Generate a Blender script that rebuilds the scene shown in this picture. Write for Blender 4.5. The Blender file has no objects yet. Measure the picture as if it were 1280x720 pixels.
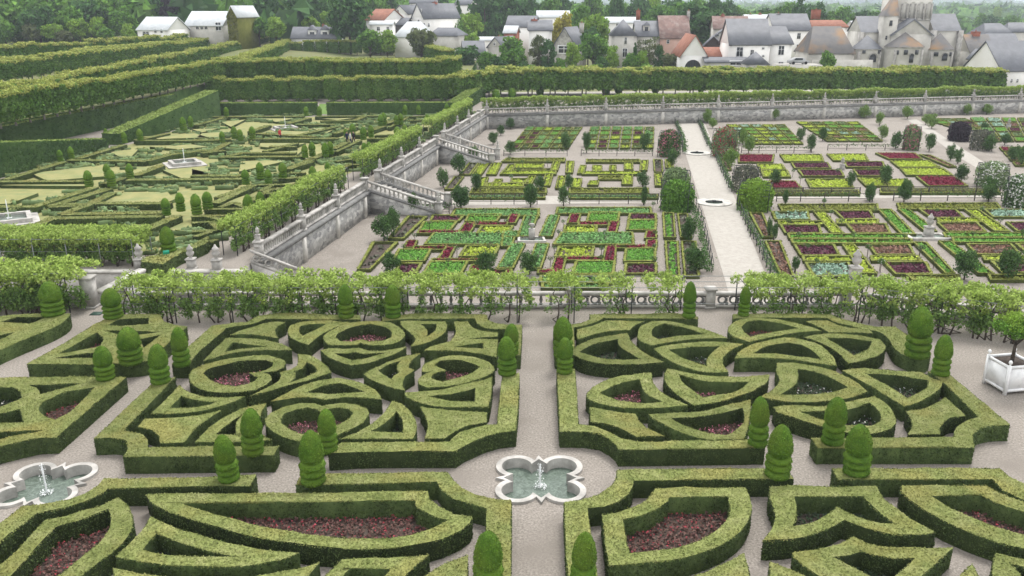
import bpy, math, random
import numpy as np
from mathutils import Vector, Matrix
from mathutils.geometry import tessellate_polygon

# ------------------------------------------------------------------ camera, sky, sun, exposure
scene = bpy.context.scene
FPX, CAMH = 1060.0, 16.0
PITCH = math.atan(354.0 / FPX)
cam_d = bpy.data.cameras.new('camera')
cam = bpy.data.objects.new('camera', cam_d)
scene.collection.objects.link(cam)
cam.location = (0, 0, CAMH)
cam.rotation_euler = (math.radians(90) - PITCH, 0, 0)
cam_d.sensor_width = 36.0
cam_d.lens = 36.0 * FPX / 1280.0
cam_d.clip_start = 0.5
cam_d.clip_end = 20000
scene.camera = cam

SUN_EL, SUN_AZ = math.radians(64), math.radians(28)      # azimuth from +y (view direction) towards +x
world = bpy.data.worlds.new('World')
scene.world = world
world.use_nodes = True
nt = world.node_tree
nt.nodes.clear()
o_ = nt.nodes.new('ShaderNodeOutputWorld')
bg = nt.nodes.new('ShaderNodeBackground')
sky = nt.nodes.new('ShaderNodeTexSky')
sky.sky_type = 'NISHITA'
sky.sun_disc = False
sky.sun_elevation = SUN_EL
sky.sun_rotation = SUN_AZ
sky.dust_density = 4.0
sky.air_density = 1.0
sky.ozone_density = 1.0
# thin bright cloud over the whole sky: the blue is mixed towards white cloud by a soft noise
tcw = nt.nodes.new('ShaderNodeTexCoord')
mpw = nt.nodes.new('ShaderNodeMapping')
mpw.inputs['Scale'].default_value = (1.6, 1.6, 5.0)
nzw = nt.nodes.new('ShaderNodeTexNoise')
nzw.inputs['Scale'].default_value = 1.7
nzw.inputs['Detail'].default_value = 6
rmw = nt.nodes.new('ShaderNodeMapRange')
rmw.inputs['From Min'].default_value = 0.3
rmw.inputs['From Max'].default_value = 0.7
rmw.inputs['To Min'].default_value = 0.62
rmw.inputs['To Max'].default_value = 0.95
mxw = nt.nodes.new('ShaderNodeMix')
mxw.data_type = 'RGBA'
mxw.inputs[7].default_value = (9.2, 9.1, 8.9, 1)
L_ = nt.links
L_.new(tcw.outputs['Generated'], mpw.inputs['Vector'])
L_.new(mpw.outputs['Vector'], nzw.inputs['Vector'])
L_.new(nzw.outputs['Fac'], rmw.inputs['Value'])
L_.new(rmw.outputs['Result'], mxw.inputs['Factor'])
L_.new(sky.outputs['Color'], mxw.inputs[6])
L_.new(mxw.outputs[2], bg.inputs['Color'])
bg.inputs['Strength'].default_value = 0.10
L_.new(bg.outputs['Background'], o_.inputs['Surface'])

sun_d = bpy.data.lights.new('sun', 'SUN')
sun_d.energy = 1.5
sun_d.angle = math.radians(22)
sun_d.color = (1.0, 0.98, 0.945)
sun = bpy.data.objects.new('sun', sun_d)
scene.collection.objects.link(sun)
sdir = Vector((math.cos(SUN_EL) * math.sin(SUN_AZ), math.cos(SUN_EL) * math.cos(SUN_AZ), math.sin(SUN_EL)))
sun.rotation_euler = sdir.to_track_quat('Z', 'Y').to_euler()
sun.location = (0, 0, 60)
scene.view_settings.view_transform = 'Standard'
scene.view_settings.look = 'None'
scene.view_settings.exposure = 0.95
scene.view_settings.gamma = 1.0
scene.view_settings.use_curve_mapping = False

# ------------------------------------------------------------------ helpers
ROOT = scene.collection
rng = np.random.default_rng(7)
random.seed(7)
SINP, COSP = math.sin(PITCH), math.cos(PITCH)

def ray(px, py):
    u, v = (px - 640.0) / FPX, (360.0 - py) / FPX
    return (u, v * SINP + COSP, v * COSP - SINP)

def G(px, py, z=0.0):
    """pixel -> point on the horizontal plane z"""
    d = ray(px, py)
    t = (z - CAMH) / d[2]
    return Vector((d[0] * t, d[1] * t, z))

def ZAT(py, y):
    d = ray(640, py)
    return CAMH + y * d[2] / d[1]

def XAT(px, py, y):
    d = ray(px, py)
    return d[0] * y / d[1]

def PXM(y, z):
    """metres per pixel at a point"""
    return (y * COSP + (CAMH - z) * SINP) / FPX

def RE(x, y, z=0.0, p0=math.atan(360.0 / 1060.0)):
    """re-seat a point measured with an earlier camera pitch"""
    dz = z - CAMH
    f = y * math.cos(p0) - dz * math.sin(p0)
    u = y * math.sin(p0) + dz * math.cos(p0)
    return G(640 + FPX * x / f, 360 - FPX * u / f, z)
def R2(*pts):
    return [tuple(RE(*p)[:2]) for p in pts]

S52 = 260.0 / 1280.0
TILES = dict(L1=(0, 380, .25), L2=(0, 540, .25), A=(160, 385, S52), B=(400, 385, S52), C=(100, 470, S52), D=(340, 470, S52),
             E=(520, 470, S52), S1=(130, 574, S52), S2=(380, 574, S52), S3=(690, 574, S52), S4=(860, 574, S52), S5=(1020, 574, S52),
             N1=(680, 385, S52), N2=(900, 385, S52), N3=(690, 460, S52), N4=(900, 460, S52), N5=(1020, 460, S52), N6=(1020, 350, S52),
             T1=(0, 130, S52), T2=(0, 200, S52), T3=(240, 130, S52), T4=(420, 100, S52), T5=(240, 200, S52),
             K1=(460, 230, S52), K1b=(680, 230, S52), K2=(900, 230, S52), K2b=(1020, 230, S52), K3=(520, 130, S52), K3b=(700, 130, S52),
             K4=(880, 130, S52), K4b=(1020, 130, S52), W0=(0, 290, S52), F=(0, 0, 1.0))

def px(tile, x, y):
    a = TILES[tile]
    return a[0] + x * a[2], a[1] + y * a[2]

def GT(tile, x, y, z=0.0):
    return G(*px(tile, x, y), z)

# ---- materials
MATS = {}
def nmat(name, cols, scale=3.0, detail=4.0, rough=0.9, island=0.0, trans=0.0, bump=0.0, bscale=30.0, spec=0.25, scale2=0.0, cols2=None, obj_coord=False, stretch=None):
    """colour from world-position noise through a ramp, plus per-leaf variation, fine bump and leaf translucency"""
    m = bpy.data.materials.new(name)
    m.use_nodes = True
    t = m.node_tree
    n, l = t.nodes, t.links
    b = n['Principled BSDF']
    b.inputs['Roughness'].default_value = rough
    b.inputs['Specular IOR Level'].default_value = spec
    geo = n.new('ShaderNodeNewGeometry')
    src = geo.outputs['Position']
    if obj_coord:
        tc = n.new('ShaderNodeTexCoord'); src = tc.outputs['Object']
    if stretch:
        mp = n.new('ShaderNodeMapping'); mp.inputs['Scale'].default_value = stretch
        l.new(src, mp.inputs['Vector']); src = mp.outputs['Vector']
    nz = n.new('ShaderNodeTexNoise')
    nz.inputs['Scale'].default_value = scale
    nz.inputs['Detail'].default_value = detail
    nz.inputs['Roughness'].default_value = 0.65
    l.new(src, nz.inputs['Vector'])
    rp = n.new('ShaderNodeValToRGB')
    el = rp.color_ramp.elements
    k = len(cols)
    for i, c in enumerate(cols):
        p = 0.28 + 0.44 * i / max(1, k - 1)
        e = el[i] if i < 2 else el.new(p)
        e.position = p
        e.color = (*c, 1)
    l.new(nz.outputs['Fac'], rp.inputs['Fac'])
    col = rp.outputs['Color']
    if cols2:
        nz2 = n.new('ShaderNodeTexNoise')
        nz2.inputs['Scale'].default_value = scale2
        nz2.inputs['Detail'].default_value = 3
        l.new(src, nz2.inputs['Vector'])
        mr = n.new('ShaderNodeMapRange')
        mr.inputs['From Min'].default_value = 0.50
        mr.inputs['From Max'].default_value = 0.74
        l.new(nz2.outputs['Fac'], mr.inputs['Value'])
        mx = n.new('ShaderNodeMix'); mx.data_type = 'RGBA'
        mx.inputs[7].default_value = (*cols2, 1)
        l.new(mr.outputs['Result'], mx.inputs['Factor'])
        l.new(col, mx.inputs[6])
        col = mx.outputs[2]
    if island:
        mr = n.new('ShaderNodeMapRange')
        mr.inputs['To Min'].default_value = 1 - island
        mr.inputs['To Max'].default_value = 1 + island
        l.new(geo.outputs['Random Per Island'], mr.inputs['Value'])
        hs = n.new('ShaderNodeHueSaturation')
        l.new(col, hs.inputs['Color'])
        l.new(mr.outputs['Result'], hs.inputs['Value'])
        col = hs.outputs['Color']
    l.new(col, b.inputs['Base Color'])
    if bump:
        bz = n.new('ShaderNodeTexNoise')
        bz.inputs['Scale'].default_value = bscale
        bz.inputs['Detail'].default_value = 5
        l.new(src, bz.inputs['Vector'])
        bp = n.new('ShaderNodeBump')
        bp.inputs['Strength'].default_value = bump
        bp.inputs['Distance'].default_value = 0.05
        l.new(bz.outputs['Fac'], bp.inputs['Height'])
        l.new(bp.outputs['Normal'], b.inputs['Normal'])
    if trans:
        tr = n.new('ShaderNodeBsdfTranslucent')
        l.new(col, tr.inputs['Color'])
        ms = n.new('ShaderNodeMixShader')
        ms.inputs['Fac'].default_value = trans
        l.new(b.outputs['BSDF'], ms.inputs[1])
        l.new(tr.outputs['BSDF'], ms.inputs[2])
        l.new(ms.outputs['Shader'], n['Material Output'].inputs['Surface'])
    MATS[name] = m
    return m

nmat('gravel', [(0.136, 0.119, 0.103), (0.265, 0.239, 0.211), (0.424, 0.387, 0.345)], scale=13, detail=10, bump=.6, bscale=40, scale2=.35, cols2=(.215, .192, .168), rough=.95)
nmat('pale_gravel', [(0.318, 0.296, 0.263), (0.375, 0.353, 0.318), (0.433, 0.41, 0.375)], scale=3, detail=9, bump=.3, bscale=25, rough=.95)
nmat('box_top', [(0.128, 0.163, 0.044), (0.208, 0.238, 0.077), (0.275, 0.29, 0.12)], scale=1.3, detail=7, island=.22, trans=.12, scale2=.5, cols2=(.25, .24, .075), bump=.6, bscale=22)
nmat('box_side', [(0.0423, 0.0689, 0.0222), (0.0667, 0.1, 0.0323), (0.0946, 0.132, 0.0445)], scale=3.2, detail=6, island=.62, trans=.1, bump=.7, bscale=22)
nmat('yew', [(0.0627, 0.144, 0.015), (0.107, 0.207, 0.0226), (0.157, 0.258, 0.0326)], scale=1.5, detail=5, island=.4, trans=.15, bump=.6, bscale=25, scale2=.8, cols2=(.13, .20, .025))
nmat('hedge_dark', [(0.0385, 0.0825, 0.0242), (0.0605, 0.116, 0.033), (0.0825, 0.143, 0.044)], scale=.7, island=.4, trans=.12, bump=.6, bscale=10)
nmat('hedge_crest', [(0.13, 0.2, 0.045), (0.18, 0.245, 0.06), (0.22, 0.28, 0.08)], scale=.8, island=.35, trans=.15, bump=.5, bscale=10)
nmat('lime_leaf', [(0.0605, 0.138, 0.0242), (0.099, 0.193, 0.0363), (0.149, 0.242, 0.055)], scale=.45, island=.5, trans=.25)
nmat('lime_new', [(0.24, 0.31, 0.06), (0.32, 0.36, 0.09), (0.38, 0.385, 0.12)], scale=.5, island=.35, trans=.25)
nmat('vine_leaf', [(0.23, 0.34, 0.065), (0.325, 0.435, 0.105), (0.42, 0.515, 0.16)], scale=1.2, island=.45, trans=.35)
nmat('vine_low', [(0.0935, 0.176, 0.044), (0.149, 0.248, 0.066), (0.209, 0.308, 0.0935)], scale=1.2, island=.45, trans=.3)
nmat('tree_dark', [(0.0331, 0.0911, 0.0248), (0.0552, 0.131, 0.0344), (0.0828, 0.173, 0.0414)], scale=.25, island=.5, trans=.2)
nmat('tree_mid', [(0.0665, 0.164, 0.0218), (0.109, 0.23, 0.0339), (0.157, 0.285, 0.046)], scale=.25, island=.5, trans=.25)
nmat('tree_light', [(0.14, 0.26, 0.03), (0.2, 0.33, 0.045), (0.26, 0.38, 0.065)], scale=.25, island=.45, trans=.3)
nmat('tree_olive', [(.075, .10, .04), (.11, .14, .055), (.15, .17, .08)], scale=.25, island=.45, trans=.25)
nmat('tree_purple', [(.025, .018, .028), (.04, .028, .04), (.05, .04, .045)], scale=.25, island=.4, trans=.2)
nmat('tree_yellow', [(.28, .27, .03), (.38, .34, .05), (.3, .33, .06)], scale=.25, island=.4, trans=.3)
nmat('pear_leaf', [(0.045, 0.1, 0.03), (0.07, 0.14, 0.04), (0.1, 0.18, 0.055)], scale=.6, island=.5, trans=.2)
nmat('pear_leaf_light', [(0.11, 0.2, 0.04), (0.16, 0.26, 0.06), (0.2, 0.3, 0.08)], scale=.6, island=.45, trans=.25)
nmat('bark', [(.045, .036, .028), (.075, .06, .048), (.11, .09, .075)], scale=6, bump=.6, bscale=18)
nmat('bark_pale', [(.14, .13, .115), (.2, .185, .165), (.26, .245, .22)], scale=3, bump=.4, bscale=18)
nmat('stone', [(0.26, 0.25, 0.235), (0.42, 0.405, 0.38), (0.58, 0.56, 0.53)], scale=1.6, detail=8, bump=.4, bscale=14, scale2=.9, cols2=(.20, .195, .18), rough=.9)
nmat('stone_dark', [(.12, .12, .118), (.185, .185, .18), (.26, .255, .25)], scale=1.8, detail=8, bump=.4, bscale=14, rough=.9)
nmat('stone_pale', [(0.38, 0.365, 0.335), (0.5, 0.485, 0.45), (0.6, 0.585, 0.55)], scale=2.2, detail=7, bump=.25, bscale=20, rough=.85, scale2=1.6, cols2=(.29, .28, .255))
nmat('metal_dark', [(.03, .035, .035), (.05, .055, .055)], scale=4, rough=.6)
nmat('metal_grey', [(.22, .24, .24), (.30, .32, .32)], scale=4, rough=.55)
nmat('white_paint', [(0.8, 0.81, 0.82), (0.86, 0.865, 0.87)], scale=2, rough=.5, spec=.4, scale2=3, cols2=(.66, .67, .68))
nmat('soil', [(.045, .034, .028), (.075, .058, .048), (.11, .088, .074)], scale=5, detail=8, bump=.8, bscale=20)
nmat('plaster', [(0.72, 0.71, 0.68), (0.8, 0.79, 0.765), (0.84, 0.83, 0.81)], scale=.5, detail=6, rough=.9, scale2=.25, cols2=(.68, .66, .62))
nmat('plaster_grey', [(.38, .37, .34), (.48, .465, .43), (.56, .545, .51)], scale=.6, detail=7, rough=.9, bump=.3, bscale=6)
nmat('church_stone', [(0.384, 0.37, 0.337), (0.502, 0.488, 0.45), (0.607, 0.588, 0.546)], scale=.45, detail=8, bump=.35, bscale=5, scale2=.3, cols2=(.40, .385, .35))
nmat('slate', [(0.0756, 0.0828, 0.0972), (0.104, 0.112, 0.13), (0.137, 0.144, 0.162)], scale=.7, detail=8, rough=.6, spec=.45, bump=.35, bscale=9)
nmat('slate_lichen', [(0.112, 0.112, 0.116), (0.148, 0.144, 0.144), (0.176, 0.164, 0.152)], scale=.7, detail=8, rough=.8, bump=.35, bscale=9, scale2=.22, cols2=(.31, .185, .085))
nmat('slate_pale', [(.42, .45, .48), (.52, .55, .57), (.60, .62, .64)], scale=.7, detail=7, rough=.7, bump=.2, bscale=8)
nmat('tile_red', [(.20, .09, .06), (.28, .125, .085), (.36, .17, .12)], scale=.9, detail=8, rough=.85, bump=.4, bscale=7)
nmat('tile_brown', [(.13, .085, .075), (.19, .125, .11), (.26, .17, .15)], scale=1.0, detail=8, rough=.85, bump=.4, bscale=7, scale2=.8, cols2=(.27, .22, .20))
nmat('brick', [(.24, .085, .055), (.33, .12, .08)], scale=3, rough=.9)
nmat('pink_render', [(.42, .27, .22), (.50, .33, .27)], scale=.8, rough=.9)
nmat('timber_dark', [(.035, .03, .026), (.06, .05, .045)], scale=4, rough=.8)
nmat('ivy', [(.12, .14, .02), (.17, .18, .03), (.20, .21, .05)], scale=1.2, island=.4, trans=.2)
nmat('lawn', [(.08, .15, .03), (.11, .19, .04), (.14, .22, .055)], scale=1.5, detail=8, bump=.5, bscale=12)
nmat('dry_turf', [(0.177, 0.199, 0.0741), (0.245, 0.245, 0.0969), (0.308, 0.285, 0.125)], scale=.8, detail=9, bump=.5, bscale=16, scale2=.5, cols2=(.18, .22, .09))
nmat('herb', [(0.114, 0.186, 0.072), (0.168, 0.246, 0.102), (0.228, 0.3, 0.144)], scale=.8, island=.4, trans=.2)
nmat('field', [(.20, .22, .08), (.28, .27, .12), (.32, .31, .15)], scale=.012, detail=6)
nmat('earth', [(.10, .13, .045), (.15, .165, .065), (.2, .19, .09)], scale=.05, detail=8)
nmat('crop_lime', [(0.351, 0.468, 0.0585), (0.455, 0.559, 0.078), (0.559, 0.65, 0.117)], scale=2, island=.3, trans=.25)
nmat('crop_green', [(0.117, 0.312, 0.0455), (0.169, 0.39, 0.065), (0.247, 0.468, 0.091)], scale=2, island=.35, trans=.25)
nmat('crop_leek', [(0.117, 0.28, 0.0845), (0.176, 0.358, 0.117), (0.247, 0.442, 0.169)], scale=2, island=.35, trans=.2)
nmat('crop_purple', [(0.078, 0.0234, 0.0442), (0.117, 0.0364, 0.0624), (0.163, 0.0546, 0.0845)], scale=2, island=.4, trans=.1)
nmat('crop_red', [(0.156, 0.0156, 0.039), (0.208, 0.026, 0.0546), (0.26, 0.0455, 0.0715)], scale=2, island=.35, trans=.15)
nmat('crop_brown', [(0.195, 0.111, 0.0845), (0.26, 0.15, 0.111), (0.221, 0.169, 0.091)], scale=2, island=.4, trans=.1)
nmat('crop_cabbage', [(0.234, 0.377, 0.286), (0.312, 0.455, 0.351), (0.377, 0.533, 0.429)], scale=2, island=.3, trans=.1)
nmat('crop_grey', [(.08, .09, .06), (.12, .13, .09), (.13, .12, .095)], scale=2, island=.4)
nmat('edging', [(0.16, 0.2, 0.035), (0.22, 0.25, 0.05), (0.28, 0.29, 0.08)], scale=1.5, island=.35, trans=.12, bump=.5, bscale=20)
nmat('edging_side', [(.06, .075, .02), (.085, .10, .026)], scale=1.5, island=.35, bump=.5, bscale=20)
nmat('flower_pink', [(.42, .10, .17), (.50, .18, .24), (.56, .28, .33)], scale=9, island=.4, trans=.2)
nmat('flower_red', [(0.28, 0.035, 0.05), (0.36, 0.07, 0.09)], scale=9, island=.4, trans=.2)
nmat('flower_white', [(.70, .70, .66), (.78, .78, .76)], scale=9, island=.2, trans=.2)
nmat('bronze_leaf', [(0.11, 0.055, 0.052), (0.15, 0.08, 0.07), (0.12, 0.09, 0.065)], scale=6, island=.4, trans=.1)
nmat('bed_leaf', [(.035, .06, .03), (.055, .085, .045)], scale=6, island=.4, trans=.15)
nmat('sign_green', [(.02, .30, .19), (.03, .34, .22)], scale=2, rough=.5)
nmat('plate_green', [(.03, .07, .05), (.04, .08, .06)], scale=2, rough=.5)
nmat('cloth_navy', [(.012, .016, .045), (.02, .026, .07)], scale=4)
nmat('cloth_dark', [(.015, .015, .018), (.03, .03, .034)], scale=4)
nmat('cloth_red', [(.40, .03, .035), (.46, .05, .05)], scale=4)
nmat('cloth_pale', [(.5, .5, .5), (.6, .6, .6)], scale=4)
nmat('skin', [(.50, .31, .23), (.55, .35, .26)], scale=4, rough=.6)
nmat('hair', [(.03, .02, .015), (.05, .035, .025)], scale=8)
nmat('car_grey', [(.30, .31, .32), (.34, .35, .36)], scale=2, rough=.3, spec=.5)
nmat('rubber', [(.015, .015, .015), (.02, .02, .02)], scale=4)
def plain(name, col, rough, metal=0.0, spec=.5):
    m = bpy.data.materials.new(name); m.use_nodes = True
    b = m.node_tree.nodes['Principled BSDF']
    b.inputs['Base Color'].default_value = (*col, 1); b.inputs['Roughness'].default_value = rough
    b.inputs['Metallic'].default_value = metal; b.inputs['Specular IOR Level'].default_value = spec
    MATS[name] = m; return m
plain('glass', (.03, .035, .04), .12)
plain('spray', (.86, .88, .89), .35)
# rubble wall: irregular stones with pale joints
def rubble():
    m = bpy.data.materials.new('rubble'); m.use_nodes = True
    n, l = m.node_tree.nodes, m.node_tree.links
    b = n['Principled BSDF']; b.inputs['Roughness'].default_value = .95
    geo = n.new('ShaderNodeNewGeometry')
    mp = n.new('ShaderNodeMapping'); mp.inputs['Scale'].default_value = (2.2, 2.2, 3.6)
    l.new(geo.outputs['Position'], mp.inputs['Vector'])
    v = n.new('ShaderNodeTexVoronoi'); v.inputs['Scale'].default_value = 1.0
    v2 = n.new('ShaderNodeTexVoronoi'); v2.feature = 'DISTANCE_TO_EDGE'
    for q in (v, v2): l.new(mp.outputs['Vector'], q.inputs['Vector'])
    rp = n.new('ShaderNodeValToRGB')
    rp.color_ramp.elements[0].color = (.20, .20, .205, 1); rp.color_ramp.elements[1].color = (.66, .65, .62, 1)
    sp = n.new('ShaderNodeSeparateColor'); l.new(v.outputs['Color'], sp.inputs['Color'])
    l.new(sp.outputs['Red'], rp.inputs['Fac'])
    mr = n.new('ShaderNodeMapRange'); mr.inputs['From Max'].default_value = .09
    l.new(v2.outputs['Distance'], mr.inputs['Value'])
    mx = n.new('ShaderNodeMix'); mx.data_type = 'RGBA'; mx.inputs[6].default_value = (.60, .585, .55, 1)
    l.new(mr.outputs['Result'], mx.inputs['Factor']); l.new(rp.outputs['Color'], mx.inputs[7])
    l.new(mx.outputs[2], b.inputs['Base Color'])
    bp = n.new('ShaderNodeBump'); bp.inputs['Strength'].default_value = .8; bp.inputs['Distance'].default_value = .06
    l.new(mr.outputs['Result'], bp.inputs['Height']); l.new(bp.outputs['Normal'], b.inputs['Normal'])
    MATS['rubble'] = m
rubble()
def water():
    m = bpy.data.materials.new('water'); m.use_nodes = True
    n, l = m.node_tree.nodes, m.node_tree.links
    b = n['Principled BSDF']
    b.inputs['Roughness'].default_value = .08
    b.inputs['IOR'].default_value = 1.33
    geo = n.new('ShaderNodeNewGeometry')
    nz = n.new('ShaderNodeTexNoise'); nz.inputs['Scale'].default_value = 5; nz.inputs['Detail'].default_value = 4; nz.inputs['Distortion'].default_value = 1.5
    l.new(geo.outputs['Position'], nz.inputs['Vector'])
    rp = n.new('ShaderNodeValToRGB')
    rp.color_ramp.elements[0].position = .35; rp.color_ramp.elements[0].color = (.085, .11, .09, 1)
    rp.color_ramp.elements[1].position = .7; rp.color_ramp.elements[1].color = (.17, .215, .18, 1)
    l.new(nz.outputs['Fac'], rp.inputs['Fac']); l.new(rp.outputs['Color'], b.inputs['Base Color'])
    bp = n.new('ShaderNodeBump'); bp.inputs['Strength'].default_value = .35; bp.inputs['Distance'].default_value = .05
    l.new(nz.outputs['Fac'], bp.inputs['Height']); l.new(bp.outputs['Normal'], b.inputs['Normal'])
    MATS['water'] = m
water()

# ---- mesh builder
class MB:
    def __init__(s, *mats):
        s.v, s.f3, s.f4, s.m3, s.m4, s.n = [], [], [], [], [], 0
        s.mats = list(mats)
    def mi(s, m):
        if isinstance(m, int): return m
        if m not in s.mats: s.mats.append(m)
        return s.mats.index(m)
    def add(s, verts, tris=None, quads=None, m=0):
        m = s.mi(m)
        verts = np.asarray(verts, dtype=np.float64).reshape(-1, 3)
        if tris is not None and len(tris):
            t = np.asarray(tris, dtype=np.int64).reshape(-1, 3) + s.n
            s.f3.append(t); s.m3.append(np.full(len(t), m))
        if quads is not None and len(quads):
            q = np.asarray(quads, dtype=np.int64).reshape(-1, 4) + s.n
            s.f4.append(q); s.m4.append(np.full(len(q), m))
        s.v.append(verts); s.n += len(verts)
        return s
    def box(s, c, size, rz=0.0, m=0):
        x, y, z = np.array(size) / 2
        p = np.array([(-x, -y, -z), (x, -y, -z), (x, y, -z), (-x, y, -z), (-x, -y, z), (x, -y, z), (x, y, z), (-x, y, z)])
        if rz:
            cs, sn = math.cos(rz), math.sin(rz)
            p = np.stack([p[:, 0] * cs - p[:, 1] * sn, p[:, 0] * sn + p[:, 1] * cs, p[:, 2]], 1)
        return s.add(p + np.array(c), quads=[(3, 2, 1, 0), (4, 5, 6, 7), (0, 1, 5, 4), (1, 2, 6, 5), (2, 3, 7, 6), (3, 0, 4, 7)], m=m)
    def hexa(s, p, m=0):
        """8 points: bottom ring of four, top ring of four (counter-clockwise from above)"""
        return s.add(p, quads=[(3, 2, 1, 0), (4, 5, 6, 7), (0, 1, 5, 4), (1, 2, 6, 5), (2, 3, 7, 6), (3, 0, 4, 7)], m=m)
    def prism(s, poly, z0, z1, holes=(), m=0, side=None, bottom=False):
        rings = [list(poly)] + [list(h) for h in holes]
        rings = [r if (area2(r) > 0) == (i == 0) else r[::-1] for i, r in enumerate(rings)]
        flat = [p for r in rings for p in r]
        n = len(flat)
        tr = tessellate_polygon([[Vector((p[0], p[1], 0)) for p in r] for r in rings])
        v = [(p[0], p[1], z1) for p in flat] + [(p[0], p[1], z0) for p in flat]
        tr = [t if tri_up(flat, t) else (t[0], t[2], t[1]) for t in tr]
        s.add(v, tris=tr, m=m)
        q, k = [], 0
        for r in rings:
            c = len(r)
            for i in range(c):
                a, b = k + i, k + (i + 1) % c
                q.append((a, a + n, b + n, b))
            k += c
        s.add(v, quads=q, m=m if side is None else side)
        if bottom: s.add(v, tris=[(a + n, c + n, b + n) for a, b, c in tr], m=m)
        return s
    def lathe(s, prof, n=12, c=(0, 0, 0), m=0):
        ang = np.arange(n) * 2 * math.pi / n
        v = []
        for r, z in prof:
            v += [(c[0] + r * math.cos(a), c[1] + r * math.sin(a), c[2] + z) for a in ang]
        q = []
        for j in range(len(prof) - 1):
            for i in range(n):
                a, b = j * n + i, j * n + (i + 1) % n
                q.append((a, b, b + n, a + n))
        s.add(v, quads=q, m=m)
        k = len(prof) - 1
        s.add([(c[0], c[1], c[2] + prof[-1][1])] + v[k * n:], tris=[(0, 1 + i, 1 + (i + 1) % n) for i in range(n)], m=m)
        return s
    def tube(s, pts, r, n=6, m=0):
        pts = [Vector(p) for p in pts]
        rr = r if hasattr(r, '__len__') else [r] * len(pts)
        v, q = [], []
        for i, p in enumerate(pts):
            d = (pts[min(i + 1, len(pts) - 1)] - pts[max(i - 1, 0)]).normalized()
            u = d.cross(Vector((0, 0, 1)) if abs(d.z) < .9 else Vector((1, 0, 0))).normalized()
            w = d.cross(u)
            for k in range(n):
                a = 2 * math.pi * k / n
                v.append(p + (u * math.cos(a) + w * math.sin(a)) * rr[i])
        for j in range(len(pts) - 1):
            for i in range(n):
                a, b = j * n + i, j * n + (i + 1) % n
                q.append((a, a + n, b + n, b))
        e = (len(pts) - 1) * n
        caps = [(0, i, i + 1) for i in range(1, n - 1)] + [(e, e + i + 1, e + i) for i in range(1, n - 1)]
        return s.add([tuple(p) for p in v], tris=caps, quads=q, m=m)
    def leaves(s, P, N, size, spread=.8, m=0, out=.5, asp=.6, r=None):
        r = r or rng
        k = len(P)
        if not k: return s
        P = np.asarray(P); N = np.asarray(N)
        sz = (size * r.uniform(.6, 1.35, k))[:, None] if np.isscalar(size) else np.asarray(size)[:, None]
        nn = N + spread * r.normal(size=(k, 3))
        nn /= np.linalg.norm(nn, axis=1, keepdims=True) + 1e-9
        t = np.cross(nn, r.normal(size=(k, 3)))
        t /= np.linalg.norm(t, axis=1, keepdims=True) + 1e-9
        b = np.cross(nn, t)
        c = P + N * sz * r.uniform(-.4, 1, (k, 1)) * out
        v = np.concatenate([c + t * sz, c - t * sz * .5 + b * sz * asp, c - t * sz * .5 - b * sz * asp], 1).reshape(-1, 3)
        return s.add(v, tris=np.arange(3 * k).reshape(-1, 3), m=m)
    def mesh(s, name, smooth=False):
        me = bpy.data.meshes.new(name)
        V = np.concatenate(s.v) if s.v else np.zeros((0, 3))
        f3 = np.concatenate(s.f3) if s.f3 else np.zeros((0, 3), int)
        f4 = np.concatenate(s.f4) if s.f4 else np.zeros((0, 4), int)
        mi = np.concatenate(s.m3 + s.m4) if (s.m3 or s.m4) else np.zeros(0, int)
        me.vertices.add(len(V)); me.vertices.foreach_set('co', V.astype(np.float32).ravel())
        lo = np.concatenate([f3.ravel(), f4.ravel()])
        me.loops.add(len(lo)); me.loops.foreach_set('vertex_index', lo.astype(np.int32))
        tot = np.concatenate([np.full(len(f3), 3), np.full(len(f4), 4)])
        st = np.concatenate([[0], np.cumsum(tot)[:-1]]) if len(tot) else np.zeros(0)
        me.polygons.add(len(tot))
        me.polygons.foreach_set('loop_start', st.astype(np.int32))
        me.polygons.foreach_set('loop_total', tot.astype(np.int32))
        me.polygons.foreach_set('material_index', mi.astype(np.int32))
        if smooth: me.polygons.foreach_set('use_smooth', np.ones(len(tot), dtype=bool))
        for m in s.mats: me.materials.append(MATS[m])
        me.update(calc_edges=True)
        me.validate()
        return me
    def build(s, name, parent=None, loc=None, smooth=False):
        return obj(name, s.mesh(name, smooth), parent, loc)

def area2(p):
    return sum(p[i][0] * p[(i + 1) % len(p)][1] - p[(i + 1) % len(p)][0] * p[i][1] for i in range(len(p))) / 2
def tri_up(f, t):
    a, b, c = f[t[0]], f[t[1]], f[t[2]]
    return (b[0] - a[0]) * (c[1] - a[1]) - (b[1] - a[1]) * (c[0] - a[0]) > 0
def obj(name, me, parent=None, loc=None, rz=0.0, sc=None):
    o = bpy.data.objects.new(name, me)
    ROOT.objects.link(o)
    if parent is not None: o.parent = parent
    if loc is not None: o.location = loc
    if rz: o.rotation_euler = (0, 0, rz)
    if sc is not None: o.scale = sc if hasattr(sc, '__len__') else (sc, sc, sc)
    return o
def tag(o, label=None, cat=None, group=None, kind=None):
    if label: o['label'] = label
    if cat: o['category'] = cat
    if group: o['group'] = group
    if kind: o['kind'] = kind
    return o
def empty(name, loc=(0, 0, 0), rz=0.0, label=None, cat=None, group=None):
    o = obj(name, None, None, loc, rz)
    o.empty_display_size = .2
    return tag(o, label, cat, group)
def struct(name, mb, smooth=False):
    return tag(mb.build(name, smooth=smooth), kind='structure')

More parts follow.
